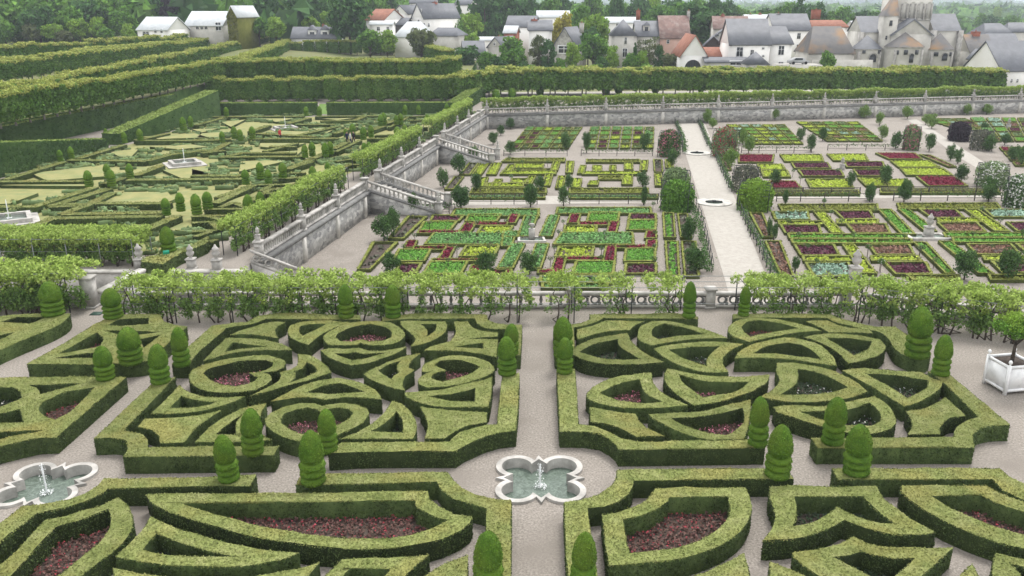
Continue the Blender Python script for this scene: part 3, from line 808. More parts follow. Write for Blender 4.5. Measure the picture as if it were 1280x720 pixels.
HEDGES = [
 # --- hearts parterre: frame
 ('long box border with a scooped corner and topiary end block, front of hearts parterre',
  ('C', [(449,43),(588,6),(265,335),(330,345),(385,362),(413,395),(415,440),(700,436),(1000,432),(1222,428),(1190,487),(700,492),(265,497),(290,470),(297,435),(285,405),(258,388),(85,385)])),
 ('box border with a stepped corner below bare vine stems, hearts parterre',
  ('A', [(270,345),(300,310),(520,108),(600,100),(735,85),(800,50),(845,42),(1280,42),(1426,45),(1430,72),(1280,72),(850,66),(790,90),(700,108),(605,122),(388,330),(380,345)])),
 ('box border with a scooped corner between vines and central walk, hearts parterre',
  ('B', [(380,62),(500,42),(955,40),(1025,42),(1035,75),(1085,95),(1150,102),(1242,105),(1232,290),(1140,290),(1145,130),(1080,130),(1010,120),(970,95),(955,64),(500,72),(385,82)])),
 ('box border curving round the central fountain, hearts parterre corner',
  ('E', [(534,-14),(634,-14),(628,160),(613,335),(520,345),(430,370),(345,405),(290,430),(242,462),(-426,470),(-541,478),(-466,415),(-456,410),(205,404),(270,350),(350,318),(440,302),(500,298),(512,180)])),
 # --- hearts parterre: inside
 ('solid flared box hedge beside the stepped corner, hearts parterre', ('A', [(630,165),(720,130),(870,88),(970,86),(920,112),(900,140),(910,165),(925,183),(760,163)])),
 ('slim fan box hedge between the stepped corner and a heart', ('A', [(600,188),(700,187),(850,198),(950,222),(1005,260),(850,258),(700,268),(570,295),(462,327)]), [('A', [(645,212),(855,235),(700,250),(590,272)])], ['dark']),
 ('sideways heart box hedge pointing at the diagonal walk', ('A', [(378,410),(395,380),(460,350),(600,318),(750,297),(860,293),(935,308),(968,340),(955,368),(900,388),(830,395),(870,410),(883,440),(850,475),(780,505),(680,518),(560,520),(450,500),(390,460)]),
  [('A', [(460,400),(490,375),(600,345),(740,322),(850,318),(895,335),(890,360),(850,380),(745,400),(800,425),(790,445),(740,470),(660,483),(580,470),(500,440)])], ['pink']),
 ('winged box hedge in the notch of the heart pointing at the diagonal walk', ('A', [(1045,283),(1110,292),(1180,325),(1235,370),(1250,398),(1150,430),(950,485),(748,545),(860,490),(935,445),(945,415),(935,395),(1000,380),(1040,360),(1050,330)]), [('A', [(1100,330),(1150,360),(1168,385),(1080,430),(980,465),(1025,430),(1030,405),(1020,390),(1075,375)])], ['dark']),
 ('triangular box hedge below the heart pointing at the diagonal walk', ('C', [(610,55),(650,90),(740,120),(850,132),(1020,128),(900,175),(750,212),(600,230),(435,232),(520,155)]), [('C', [(622,122),(700,145),(855,158),(730,190),(550,198)])], ['dark']),
 ('solid flared box hedge inside the scooped front corner, hearts parterre', ('C', [(400,262),(560,262),(730,240),(870,212),(790,260),(700,330),(640,408),(495,412),(490,370),(450,335),(355,310)])),
 ('curved triangular box hedge behind a topiary, outer side of front heart', ('C', [(1145,170),(1050,183),(940,225),(840,285),(760,350),(708,405),(1000,404),(1180,392),(1120,365),(1100,320),(1102,270),(1118,215)]), [('C', [(1005,235),(930,280),(835,362),(965,362),(958,320),(965,285)])], ['dark']),
 ('front heart box hedge behind two topiaries', ('D', [(-40,265),(-10,230),(70,192),(170,168),(260,170),(305,190),(350,178),(430,165),(520,172),(585,200),(598,235),(560,285),(470,335),(380,375),(280,400),(165,398),(60,370),(-20,320)]),
  [('D', [(50,265),(75,235),(150,205),(220,195),(280,205),(305,225),(345,205),(410,192),(470,200),(500,225),(480,260),(415,295),(330,330),(240,360),(160,350),(90,315)])], ['pink']),
 ('bat wing box hedge capping the front heart', ('D', [(-6,157),(80,110),(200,55),(300,25),(400,15),(500,28),(600,68),(655,105),(675,142),(580,135),(450,130),(350,140),(320,143),(270,132),(170,130),(80,142)]), [('D', [(200,105),(300,65),(420,42),(500,65),(575,100),(450,103),(340,110),(300,105)])], ['dark']),
 ('curved triangular box hedge between front heart and fountain border', ('D', [(740,155),(800,175),(850,215),(880,270),(885,340),(870,385),(415,385),(520,350),(620,290),(690,230),(715,190)]), [('D', [(765,215),(800,260),(808,345),(605,345),(690,290),(745,245)])], ['dark']),
 ('solid flared box hedge beside the fountain border, hearts parterre', ('E', [(25,190),(200,212),(435,222),(432,285),(330,300),(240,340),(175,383),(55,383),(75,310),(60,250)])),
 ('slim fan box hedge in front of the heart beside the central walk', ('B', [(520,520),(600,518),(760,500),(900,465),(1060,425),(1050,540),(1035,608),(880,610),(700,600),(580,570),(530,545)]), [('B', [(665,545),(800,530),(955,490),(955,575),(800,570)])], ['dark']),
 ('sideways heart box hedge pointing at the central walk', ('B', [(628,392),(638,350),(700,315),(800,296),(900,295),(1000,318),(1065,355),(1075,380),(1020,420),(900,458),(770,483),(660,490),(610,470),(605,440),(640,410),(700,385),(660,395)]),
  [('B', [(705,345),(740,325),(820,320),(920,335),(985,365),(940,395),(860,425),(760,450),(700,440),(682,425),(705,400),(775,385),(720,365)])], ['pink']),
 ('slim fan box hedge behind the heart beside the central walk', ('B', [(640,260),(720,225),(850,200),(1000,190),(1095,192),(1085,302),(960,275),(850,265),(740,262)]), [('B', [(820,238),(1005,213),(1005,250),(900,242)])], ['dark']),
 ('solid flared box hedge between vines and central walk, hearts parterre', ('B', [(825,85),(910,85),(930,115),(1000,140),(1095,150),(1092,175),(960,183),(800,208),(835,160)])),
 ('curved triangular box hedge between back heart and central walk corner', ('B', [(497,82),(768,82),(782,110),(770,145),(720,185),(640,218),(558,235),(590,192),(560,155),(500,105)]), [('B', [(612,100),(718,98),(712,135),(655,178),(660,145),(640,115)])], ['dark']),
 ('back heart box hedge below two topiaries and the vines', ('B', [(20,190),(60,140),(130,105),(230,85),(340,82),(440,95),(505,130),(520,175),(490,205),(400,228),(320,232),(265,220),(250,212),(230,225),(140,230),(50,225)]),
  [('B', [(95,180),(130,145),(220,112),(310,98),(400,115),(445,150),(440,180),(390,200),(300,205),(255,192),(200,208),(120,207)])], ['pink']),
 ('swallow shaped box hedge in front of the back heart', ('B', [(5,262),(60,250),(150,255),(215,248),(240,247),(290,260),(410,260),(530,240),(500,262),(380,310),(280,340),(190,350),(120,330),(50,300)]), [('B', [(85,278),(170,280),(218,270),(260,282),(420,272),(300,305),(200,320),(150,308)])], ['dark']),
 ('winged box hedge in the notch of the heart beside the central walk', ('B', [(615,278),(545,290),(450,320),(340,365),(268,405),(300,430),(390,470),(460,495),(520,505),(505,460),(520,420),(560,395),(580,385),(545,370),(548,345),(580,305)]), [('B', [(500,322),(420,345),(355,385),(440,445),(455,420),(490,395),(475,375),(478,350)])], ['white']),
 ('curved triangular box hedge between back heart and stepped corner', ('A', [(985,150),(1000,110),(1060,85),(1150,80),(1366,85),(1300,110),(1200,155),(1150,190),(1110,225),(1050,205),(1000,180)]), [('A', [(1050,145),(1060,110),(1120,98),(1225,100),(1150,135),(1075,175)])], ['dark']),
 # --- outer parterres by the sunken passage
 ('large box hedge compartment with triangular openings beside the diagonal walk', ('L1', [(135,300),(330,190),(500,90),(560,65),(640,52),(800,50),(825,90),(870,105),(935,115),(735,285),(690,292),(500,300)]),
  [('L1', [(535,108),(590,75),(745,68),(745,100),(600,110)]), ('L1', [(290,250),(485,140),(520,185),(500,210),(420,230)]), ('L1', [(260,272),(520,235),(500,270)]), ('L1', [(520,130),(810,138),(700,155),(620,160),(580,150)]), ('L1', [(700,175),(810,152),(715,220)])], ['dark', 'red', None, None, None]),
 ('box hedge compartment against the ring carved parapet', ('L1', [(-60,70),(60,55),(350,48),(345,62),(0,230),(-60,260)]), [('L1', [(5,90),(90,65),(230,65),(150,100)]), ('L1', [(-40,180),(0,155),(80,140),(0,180)])], ['dark', None]),
 ('large box hedge compartment with oval openings beside the outer fountain', ('L1', [(-80,372),(490,362),(630,365),(280,665),(180,670),(90,690),(0,712),(-80,740)]),
  [('L1', [(-40,430),(0,415),(60,415),(105,440),(110,470),(50,500),(-40,530)]), ('L1', [(140,405),(410,395),(300,425),(200,455),(180,420)]), ('L1', [(190,520),(210,490),(330,440),(475,415),(300,570),(275,582),(235,565)]), ('L1', [(-60,640),(230,630),(60,665),(-60,690)]), ('L1', [(-60,560),(100,525),(120,590),(-60,598)])],
  ['white', None, 'red', None, 'dark']),
 # --- front parterre by the outer fountain
 ('box border bending round the outer fountain', ('L2', [(-60,530),(110,368),(240,358),(340,340),(430,308),(490,268),(525,233),(900,228),(1281,214),(1250,266),(900,275),(540,283),(520,300),(430,345),(330,380),(185,403),(-60,600)])),
 ('tongue shaped box hedge near the outer fountain', ('L2', [(590,328),(640,370),(662,420),(660,480),(640,520),(400,720),(300,800),(-200,800),(0,665),(225,440),(330,420),(480,375)]), [('L2', [(545,385),(560,430),(550,480),(300,715),(200,800),(-20,800),(280,470),(400,440)])], ['red']),
 ('long dagger shaped box hedge round a wide seedling bed', [('S1', [(262,215),(700,212),(1280,208)]), ('S2', [(760,193),(770,240),(830,290),(920,340),(1035,355),(1020,395),(960,440),(850,490),(700,525),(500,548),(300,550),(100,540)]), ('S1', [(1100,505),(900,470),(700,415),(500,355),(350,300),(290,265)])],
  [[('S1', [(478,270),(800,268),(1280,262)]), ('S2', [(685,250),(690,290),(770,340),(890,380),(780,430),(650,470),(500,487),(300,485),(0,462)]), ('S1', [(1100,435),(900,400),(750,360),(600,315)])]], ['red']),
 ('leaf shaped box hedge alongside the dagger shaped hedge', ('S1', [(285,352),(400,410),(550,455),(750,510),(950,555),(1200,578),(1100,615),(950,645),(750,662),(550,660),(300,640),(72,600),(150,530),(230,450)]), [('S1', [(325,455),(400,485),(560,540),(750,585),(865,598),(600,598),(400,592),(230,560)])], ['dark']),
 ('solid curved box hedge under the leaf shaped hedge', [('S1', [(55,668),(150,695),(300,715),(600,735),(1000,710),(1280,650)]), ('S2', [(92,632),(30,700),(0,760)]), ('S1', [(400,840),(80,780)])]),
 ('open centred box hedge in front of the wide seedling bed', ('S2', [(235,612),(500,608),(770,585),(690,650),(600,740),(560,800),(60,800),(130,719)]), [('S2', [(290,668),(540,672),(500,715),(470,780),(200,780),(255,700)])], ['dark']),
 ('solid tapered box hedge by the topiary on the walk, dagger hedge side', ('S2', [(1005,590),(850,650),(740,719),(700,780),(1000,790)])),
 ('box border along the central walk past the fountain, dagger hedge side', ('S2', [(-17,98),(160,90),(500,85),(885,80),(920,130),(970,180),(1050,220),(1140,245),(1275,255),(1268,800),(1115,800),(1125,300),(1020,275),(920,240),(850,190),(820,140),(400,150),(-52,156)])),
 # --- front parterre across the central walk
 ('box border along the central walk past the fountain, half round hedge side', [('S3', [(400,68),(900,58),(1280,58)]), ('S4', [(605,58),(650,120),(0,126)]), ('S3', [(500,130),(495,170),(470,215),(400,265),(320,290),(215,302),(235,440),(290,800),(100,800),(75,265),(180,250),(290,215),(370,160),(398,110)])]),
 ('half round box hedge with a full begonia bed', ('S3', [(632,180),(900,175),(1190,172),(1215,230),(1228,300),(1210,370),(1150,450),(1050,520),(900,580),(700,625),(500,645),(352,655),(340,590),(310,340),(400,325),(500,295),(590,245)]), [('S3', [(720,232),(1088,228),(1090,350),(1060,400),(980,460),(850,520),(700,560),(475,578),(430,370),(540,350),(640,310),(710,260)])], ['red']),
 ('solid tapered box hedge in front of the half round hedge', ('S4', [(340,582),(250,630),(120,690),(0,730),(-100,800),(380,800),(375,690)])),
 ('angular box hedge with a double curved front beside the half round hedge', [('S4', [(505,168),(1160,165),(1200,240),(1280,300)]), ('S5', [(575,365),(740,448),(600,465),(450,460),(300,420),(175,372)]), ('S4', [(850,430),(700,480),(560,500),(460,503),(520,430),(540,340),(530,300),(500,230)])],
  [[('S4', [(650,230),(1080,228),(1130,290),(1200,345)]), ('S5', [(490,400),(400,395),(300,370),(200,330),(130,292)]), ('S4', [(850,350),(760,395),(640,415),(665,370),(668,300)])]], ['dark']),
 ('kite shaped box hedge nested under the angular hedge', [('S4', [(645,572),(800,555),(930,525),(1020,478),(1100,515),(1280,545)]), ('S5', [(600,548),(842,545),(760,620),(650,719),(580,790),(100,790)]), ('S4', [(830,740),(720,660),(650,600)])], [('S5', [(105,605),(200,590),(270,558),(350,590),(480,610),(610,608),(490,719),(430,790),(400,760),(330,715),(220,660)])], ['white']),
 ('small solid triangular box hedge between half round and kite shaped hedges', ('S4', [(505,628),(600,670),(720,719),(800,780),(500,790)])),
 ('curved box hedge on the outer side of the angular hedge', ('S5', [(522,165),(1050,158),(1130,205),(1280,265),(1500,310),(1500,590),(1280,548),(1100,505),(950,450),(800,385),(680,320),(580,255),(525,200)]), [('S5', [(705,225),(1020,218),(1100,265),(1280,325),(1450,360),(1450,490),(1280,470),(1100,415),(950,355),(820,295)])], ['red']),
 ('box hedge with a narrow opening in front of the outer curved hedge', ('S5', [(1105,575),(1280,620),(1500,660),(1500,850),(1090,850),(1095,620)]), [('S5', [(1190,635),(1280,665),(1440,695),(1440,800),(1280,740)])], ['dark']),
 ('small pointed solid box hedge between kite shaped and outer curved hedges', ('S5', [(960,645),(1000,719),(1030,800),(880,800),(890,715)])),
 ('box border with a square topiary end behind the outer curved hedge', ('S5', [(100,58),(600,56),(1130,55),(1190,110),(1300,160),(1500,210),(1500,300),(1280,250),(1150,190),(1085,122),(600,124),(135,125)])),
 # --- swirling blades parterre: frame
 ('box border with a stepped corner by the central walk, blades parterre', ('N1', [(283,40),(600,38),(860,38),(945,52),(948,66),(620,64),(365,62),(310,90),(240,110),(180,120),(190,290),(70,290),(60,112),(160,103),(230,92),(285,68)])),
 ('box border curving round the central fountain, blades parterre corner', ('N3', [(31,10),(141,10),(162,345),(260,362),(350,395),(420,430),(490,448),(850,447),(1200,442),(1300,440),(1310,490),(850,497),(412,502),(395,470),(350,435),(290,405),(200,392),(50,390)])),
 ('back box border with a slanting topiary end block, blades parterre', ('N2', [(80,40),(300,36),(680,40),(730,62),(830,90),(960,118),(1080,115),(1290,298),(1275,312),(1180,308),(1125,285),(985,150),(960,140),(880,128),(800,108),(700,80),(660,62),(300,58),(80,64)])),
 ('box border with a scooped corner towards the white planter, blades parterre', ('N5', [(690,20),(815,35),(1195,350),(1080,355),(1010,370),(965,405),(962,440),(975,488),(500,488),(10,488),(-30,430),(340,430),(855,425),(852,395),(870,360),(920,330),(1000,300),(795,100),(740,55)])),
 # --- swirling blades parterre: inside
 ('solid flared box hedge inside the stepped corner, blades parterre', ('N1', [(205,130),(300,112),(380,80),(620,80),(565,100),(525,133),(420,140),(320,158),(212,195),(205,180)])),
 ('blade box hedge beside the topiary pair on the central walk', ('N1', [(182,275),(190,245),(250,210),(380,175),(515,158),(540,210),(620,275),(735,335),(600,345),(450,345),(320,335),(220,310)]), [('N1', [(215,272),(270,235),(455,190),(465,230),(520,270),(605,318),(480,320),(330,305)])], ['dark']),
 ('blade box hedge at the back under the sparse vines', ('N1', [(580,150),(600,110),(660,85),(740,80),(850,95),(980,130),(1130,185),(950,190),(800,205),(660,232),(590,200)]), [('N1', [(660,155),(680,115),(740,97),(860,118),(990,160),(850,170),(700,192),(665,175)])], ['dark']),
 ('horn shaped box hedge in the inner half of the blades parterre', ('N1', [(675,250),(800,225),(950,210),(1100,208),(1222,222),(1150,260),(1100,305),(1095,340),(1135,398),(1000,395),(870,365),(750,310)]), [('N1', [(765,258),(900,240),(1085,232),(1030,280),(1003,320),(1003,355),(900,325),(820,290)])], ['white']),
 ('blade box hedge beside the solid hedge at the fountain border', ('N1', [(265,525),(300,490),(400,440),(530,410),(662,398),(670,460),(740,530),(885,600),(760,612),(600,615),(430,605),(290,570),(262,545)]), [('N1', [(340,525),(430,475),(590,435),(605,490),(650,540),(735,580),(600,585),(460,570)])], ['pink']),
 ('horn shaped box hedge between two pink flower blades', [('N1', [(742,400),(760,372),(850,395),(1000,415),(1280,425)]), ('N2', [(150,425),(302,412),(290,450),(200,510),(100,545),(0,575)]), ('N1', [(920,598),(860,560),(780,500),(745,450)])], [('N1', [(825,410),(950,440),(1100,455),(1270,455),(1200,505),(1070,540),(980,550),(900,500),(845,450)])], ['pink']),
 ('solid flared box hedge beside the fountain border, blades parterre', ('N3', [(232,240),(380,270),(515,283),(530,320),(580,365),(690,418),(520,422),(470,395),(380,355),(240,332)])),
 ('blade box hedge merging into the front border, blades parterre', ('N3', [(595,283),(780,278),(900,270),(1050,235),(1220,195),(1215,300),(1200,380),(1180,438),(940,436),(800,400),(700,350),(620,310)]), [('N3', [(725,308),(900,298),(1050,272),(1175,248),(1188,300),(1165,360),(1075,415),(980,405),(880,375),(800,345)])], ['pink']),
 ('blade box hedge at the back beside the smallest topiary', ('N2', [(50,140),(70,100),(130,70),(240,62),(380,72),(520,105),(625,142),(480,150),(330,175),(180,208),(90,180)]), [('N2', [(130,120),(160,85),(240,75),(350,88),(490,125),(380,140),(260,160),(190,178),(150,150)])], ['red']),
 ('solid flared box hedge by the end of the ring balustrade', ('N2', [(525,82),(665,78),(720,105),(800,122),(920,132),(942,155),(800,148),(670,150),(620,120)])),
 ('rounded blade box hedge beside the slanting topiary block', ('N2', [(520,180),(620,160),(750,158),(880,172),(980,195),(1018,235),(1000,275),(920,312),(790,340),(720,270),(620,215)]), [('N2', [(650,185),(800,185),(935,205),(920,245),(825,292),(750,240)])], ['dark']),
 ('blade box hedge with a long opening in the back middle, blades parterre', ('N2', [(92,308),(110,275),(220,220),(350,190),(455,182),(580,215),(680,280),(718,355),(600,340),(470,318),(300,308)]), [('N2', [(200,278),(300,230),(420,210),(500,225),(580,270),(625,318),(480,298),(350,282)])], ['dark']),
 ('horn shaped box hedge in the very middle of the blades parterre', ('N2', [(350,340),(450,340),(600,360),(740,405),(850,465),(908,515),(780,555),(600,575),(400,575),(245,550),(330,500),(370,445),(350,400)]), [('N2', [(475,375),(590,390),(700,435),(790,492),(700,515),(540,535),(368,535),(440,490),(478,440)])], ['white']),
 ('blade box hedge behind the topiary on a dark block, blades parterre', ('N4', [(330,240),(450,230),(620,235),(780,210),(945,175),(1020,220),(1070,280),(1080,340),(1050,375),(980,395),(900,405),(780,400),(620,355),(450,305),(350,270)]), [('N4', [(485,268),(650,265),(800,250),(920,215),(985,270),(985,330),(930,360),(800,355),(650,325)])], ['white']),
 ('blade box hedge beside the outer border near the white planter', ('N5', [(162,15),(300,5),(500,15),(650,25),(720,62),(775,85),(770,110),(720,160),(640,205),(540,235),(420,160),(280,80)]), [('N5', [(310,38),(460,40),(690,75),(690,110),(640,150),(565,185),(460,120)])], ['white']),
 ('solid flared box hedge inside the scooped corner towards the white planter', ('N5', [(795,182),(860,235),(915,295),(830,305),(780,340),(760,375),(765,405),(565,408),(590,370),(585,310),(555,265),(660,250),(740,215)])),
]
for h in HEDGES:
    hedge(*h)

# ------------------------------------------------------------------ topiaries
def topiary_parts(seed, dens=520):
    """unit topiary (height 1, radius about .24): tall dome above three clipped rings"""
    r = np.random.default_rng(seed)
    out = []
    secs = [('dome', [(.10, .435), (.20, .455), (.228, .54), (.218, .67), (.18, .81), (.125, .915), (.06, .98), (.0, 1.0)]),
            ('clipped_ring', [(.10, .30), (.205, .312), (.232, .355), (.205, .405), (.10, .42)]),
            ('clipped_ring', [(.10, .16), (.21, .172), (.24, .22), (.21, .272), (.10, .285)]),
            ('clipped_ring', [(.06, .0), (.20, .015), (.235, .075), (.21, .132), (.10, .146)])]
    for nm, prof in secs:
        mb = MB('yew')
        w = r.uniform(.96, 1.04)
        prof = [(max(a, .004) * w, b) for a, b in prof]
        mb.lathe(prof, 18)
        ang, N, P = [], [], []
        for (r0, z0), (r1, z1) in zip(prof[:-1], prof[1:]):
            L = math.hypot(r1 - r0, z1 - z0)
            if max(r0, r1) < .13 * w and nm != 'dome' or min(r0, r1) < .11 * w and z0 < .5: continue
            k = int(L * math.pi * (r0 + r1) * dens * 7.5)
            f = r.random(k); a = r.random(k) * 2 * math.pi
            rad = r0 + (r1 - r0) * f
            nr, nz = (z1 - z0) / L, -(r1 - r0) / L
            P.append(np.c_[rad * np.cos(a), rad * np.sin(a), z0 + (z1 - z0) * f])
            N.append(np.c_[nr * np.cos(a), nr * np.sin(a), np.full(k, nz)])
        mb.leaves(np.concatenate(P), np.concatenate(N), (.0155 if dens > 300 else .026), spread=.6, r=r, out=.7)
        out.append((nm, mb.mesh('topiary_' + nm)))
    return out
TOPI = [topiary_parts(s) for s in (1, 2, 3)]
TOPI_LOW = [topiary_parts(s, 120) for s in (4, 5)]
def topiary(x, yt, yb, w, label, zb=HB, variants=None, group=None):
    p = G(x, yb, zb - .04)
    h = ZAT(yt, p.y) - p.z
    R = w * PXM(p.y, p.z + h / 2) / 2 * .93
    t = empty('topiary', p, random.random() * 6.28, label, 'topiary', group)
    t.rotation_euler = (random.uniform(-.035, .035), random.uniform(-.035, .035) - (.07 if 'leaning' in label else 0), random.random() * 6.28 if 'leaning' not in label else 0)
    sc = (R / .24 * random.uniform(.96, 1.04), R / .24 * random.uniform(.96, 1.04), h)
    for nm, me in random.choice(variants or TOPI):
        obj(nm, me, t, sc=sc)
    return t
for x, yt, yb, w, lab in [
    (67, 352, 394, 30, 'topiary on the hedge end beside the ring-carved parapet'), (142, 360, 397, 26, 'topiary at the back of the compartment beside the diagonal walk, near the stair parapet'),
    (164, 409, 454, 31, 'stout topiary on a dark block in the compartment beside the diagonal walk'), (132.5, 433, 474, 26, 'topiary on the back corner of the compartment with oval openings'),
    (201, 431, 479, 27, 'topiary on the end of the hearts parterre border facing the diagonal walk'), (228, 409, 457, 23, 'slim topiary on a dark block below the bare vine stems'),
    (433, 356, 397, 22, 'topiary behind the back heart, the one nearer the urn-topped stair'), (491.5, 356, 397, 22, 'topiary behind the back heart, the one nearer the central walk'),
    (638.6, 405, 443, 22, 'topiary on the hearts side of the central walk, partly hidden behind another'), (634, 421, 468, 26, 'topiary on a dark block on the hearts side of the central walk'),
    (316.5, 511, 567, 30, 'topiary on the dark end block of the front border of the hearts parterre'), (287, 543, 600, 31, 'leaning topiary on the border end beside the outer fountain'),
    (411, 512, 564, 26, 'topiary in front of the front heart, on the end of the fountain border'), (392, 539, 604, 36, 'large topiary on the border end above the wide red seedling bed'),
    (610, 664, 736, 41, 'yellowish topiary on the central walk border, dagger hedge side'), (728, 664, 736, 36, 'yellowish topiary on the central walk border, half-round bed side'),
    (704, 396, 446, 27, 'plump topiary on the blades side of the central walk, behind a tiered one'), (706, 422, 466, 23, 'tiered topiary on the blades side of the central walk'),
    (861, 352, 397, 18, 'slim tiered topiary at the back of the blades parterre before the ring balustrade'), (929, 358, 395, 16, 'short small topiary among sparse vines before the ring balustrade'),
    (947, 496.5, 557, 27, 'slim topiary on the border end beside pink flowers, blades parterre'), (971, 531, 596, 34, 'large topiary on the border end above the angular hedge'),
    (1040, 495.5, 554, 30, 'topiary on the dark block behind the square-ended border'), (1070, 531.5, 592, 36, 'large topiary on the square-ended border above the angular hedge'),
    (1146, 383.5, 446, 33, 'tall yellow-green topiary with four rings on a dark slanting block before the dense vines'), (1175, 419, 469, 24, 'loosely tiered topiary on the border end beside the gravel court with the white planter')]:
    topiary(x, yt, yb, w, lab)
# ------------------------------------------------------------------ quatrefoil fountains
def jet_parts(t, h, z0):
    r = np.random.default_rng(int(h * 1000))
    mb = MB('spray')
    mb.lathe([(.03, 0), (.026, h * .5), (.035, h * .8), (.015, h)], 7, (0, 0, z0))
    k = 150
    f = r.random(k)
    P = np.c_[r.normal(scale=.035, size=k) * (1 + 1.6 * (1 - f)), r.normal(scale=.035, size=k) * (1 + 1.6 * (1 - f)), z0 + h * f ** .8]
    mb.leaves(P, np.tile((0, 0, 1.), (k, 1)), .022, spread=2)
    a = r.random(90) * 6.28; q = .05 + .2 * r.random(90)
    mb.leaves(np.c_[q * np.cos(a), q * np.sin(a), z0 + .03 + .04 * r.random(90)], np.tile((0, 0, 1.), (90, 1)), .035, spread=.8)
    mb.build('water_jet', t)
for (p, s), lab in zip(FOUNT, ('quatrefoil stone fountain with a jet at the crossing of the central gravel walk', 'quatrefoil stone fountain with a taller jet beside the oval-opening hedge compartment')):
    t = empty('fountain', (p.x, p.y, 0), 0, lab, 'fountain', None)
    MB('stone').prism(quatrefoil(0, 0, s, .15), -.34, .10, holes=[quatrefoil(0, 0, s, -.015)], m='stone').build('rim', t)
    MB('stone_dark').prism(quatrefoil(0, 0, s, -.001), -.55, -.47, m='stone_dark').build('basin_floor', t)
    MB('water').prism(quatrefoil(0, 0, s, -.003), -.40, -.30, m='water').build('water', t)
    jet_parts(t, .95 if p.x > -5 else 1.15, -.30)

# ------------------------------------------------------------------ planter with a clipped orange tree
a, b = G(1255, 494.5, 0), G(1239, 485, 0)
d1 = Vector((b.x - a.x, b.y - a.y)).normalized()
rz = math.atan2(-d1.x, d1.y)
PS, PH = 1.38, ZAT(458, a.y)
d2 = Vector((math.cos(rz), math.sin(rz)))
ctr = Vector((a.x, a.y)) + d2 * PS / 2 + Vector((-d2.y, d2.x)) * PS / 2
t = empty('planter_box', (ctr.x, ctr.y, 0), rz, 'white wooden planter box with ball finials on the gravel court', 'planter')
for sx in (-1, 1):
    for sy in (-1, 1):
        mb = MB('white_paint').box((0, 0, PH / 2), (.12, .12, PH)).build('corner_post', t, (sx * (PS / 2 - .06), sy * (PS / 2 - .06), 0))
        MB('white_paint').lathe([(.025, 0), (.03, .05), (.07, .10), (.08, .15), (.06, .21), (.012, .25)], 10).build('finial', mb, (0, 0, PH))
for i in range(4):
    an = i * math.pi / 2
    o = empty('side_panel', (0, 0, 0), an); o.parent = t
    MB('white_paint').box((0, -PS / 2 + .055, PH * .52), (PS - .245, .05, PH * .70)).build('board', o)
    MB('white_paint').box((0, -PS / 2 + .045, PH * .14), (PS - .245, .07, .12)).build('bottom_rail', o)
    MB('white_paint').box((0, -PS / 2 + .045, PH * .93), (PS - .245, .07, .12)).build('top_rail', o)
MB('soil').box((0, 0, PH * .90), (PS - .24, PS - .24, .04)).build('soil', t)
def blob_leaves(mb, c, rad, n, size, m, r, shell=.55, spread=.9):
    d = r.normal(size=(n, 3)); d /= np.linalg.norm(d, axis=1, keepdims=True)
    q = shell + (1 - shell) * r.random((n, 1)) ** .5
    mb.leaves(np.array(c) + d * q * np.array(rad), d, size, spread=spread, m=m, r=r)
t = empty('orange_tree', (ctr.x, ctr.y, PH * .88), 0, 'small clipped orange tree with a forked trunk growing in the white planter', 'tree')
zc = ZAT(409, ctr.y) - PH * .88
rw = 31 * PXM(ctr.y, 2.5)
r = np.random.default_rng(5)
mb = MB('bark').tube([(0, 0, 0), (.01, 0, zc * .42), (.03, .02, zc * .62)], [.085, .07, .06], 8)
for an in (.3, 2.2, 3.6, 5.0): mb.tube([(.02, .01, zc * .5), (.35 * rw * math.cos(an), .35 * rw * math.sin(an), zc * .78), (.62 * rw * math.cos(an), .62 * rw * math.sin(an), zc * 1.0)], [.05, .035, .02], 6)
mb.build('trunk', t)
mb = MB('tree_mid', 'tree_light')
for k in range(34):
    d = r.normal(size=3); d /= np.linalg.norm(d); d[2] = d[2] * .75 + .12
    blob_leaves(mb, np.array((.02, .01, zc)) + d * np.array((rw, rw, rw * .62)) * .72, (.30, .30, .22), 130, .055, 'tree_light' if d[2] > .15 and r.random() < .8 else 'tree_mid', r, .5)
mb.build('crown', t)

# ------------------------------------------------------------------ vines
def vine_mesh(seed, w, low, top=1.0, depth=2.0, stems=3, h=2.0):
    """trained vine: crooked stems, leafy head over the rails, ragged foliage below (low: how far it hangs)"""
    r = np.random.default_rng(seed)
    st = MB('bark')
    for k in range(stems):
        x = r.uniform(-w / 2, w / 2) * .7
        pts = [(x, 0, 0)]
        for j in range(1, 5):
            pts.append((x + r.normal() * .12, (r.random() * .25) * j * depth * .2, h * j / 4.0 * .98))
        st.tube(pts, [.05, .042, .036, .03, .02], 5)
        if r.random() < .6: st.tube([pts[0], (x + r.normal() * .35, -.1, .22), (x + r.normal() * .6, -.12, .5)], [.04, .03, .015], 5)
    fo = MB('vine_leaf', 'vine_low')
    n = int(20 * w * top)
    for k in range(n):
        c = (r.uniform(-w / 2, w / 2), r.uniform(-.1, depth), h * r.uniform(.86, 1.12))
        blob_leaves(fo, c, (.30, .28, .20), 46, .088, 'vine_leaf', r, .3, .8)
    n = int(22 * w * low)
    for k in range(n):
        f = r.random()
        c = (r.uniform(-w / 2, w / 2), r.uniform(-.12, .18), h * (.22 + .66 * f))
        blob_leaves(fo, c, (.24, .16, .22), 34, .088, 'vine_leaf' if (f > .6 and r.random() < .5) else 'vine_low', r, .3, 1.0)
    return st.mesh('vine_stem'), fo.mesh('vine_foliage')
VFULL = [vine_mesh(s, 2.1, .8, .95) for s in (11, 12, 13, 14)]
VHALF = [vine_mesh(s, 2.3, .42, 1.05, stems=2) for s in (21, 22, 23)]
VTHIN = [vine_mesh(s, 1.8, .34, .72, stems=2) for s in (31, 32, 33)]
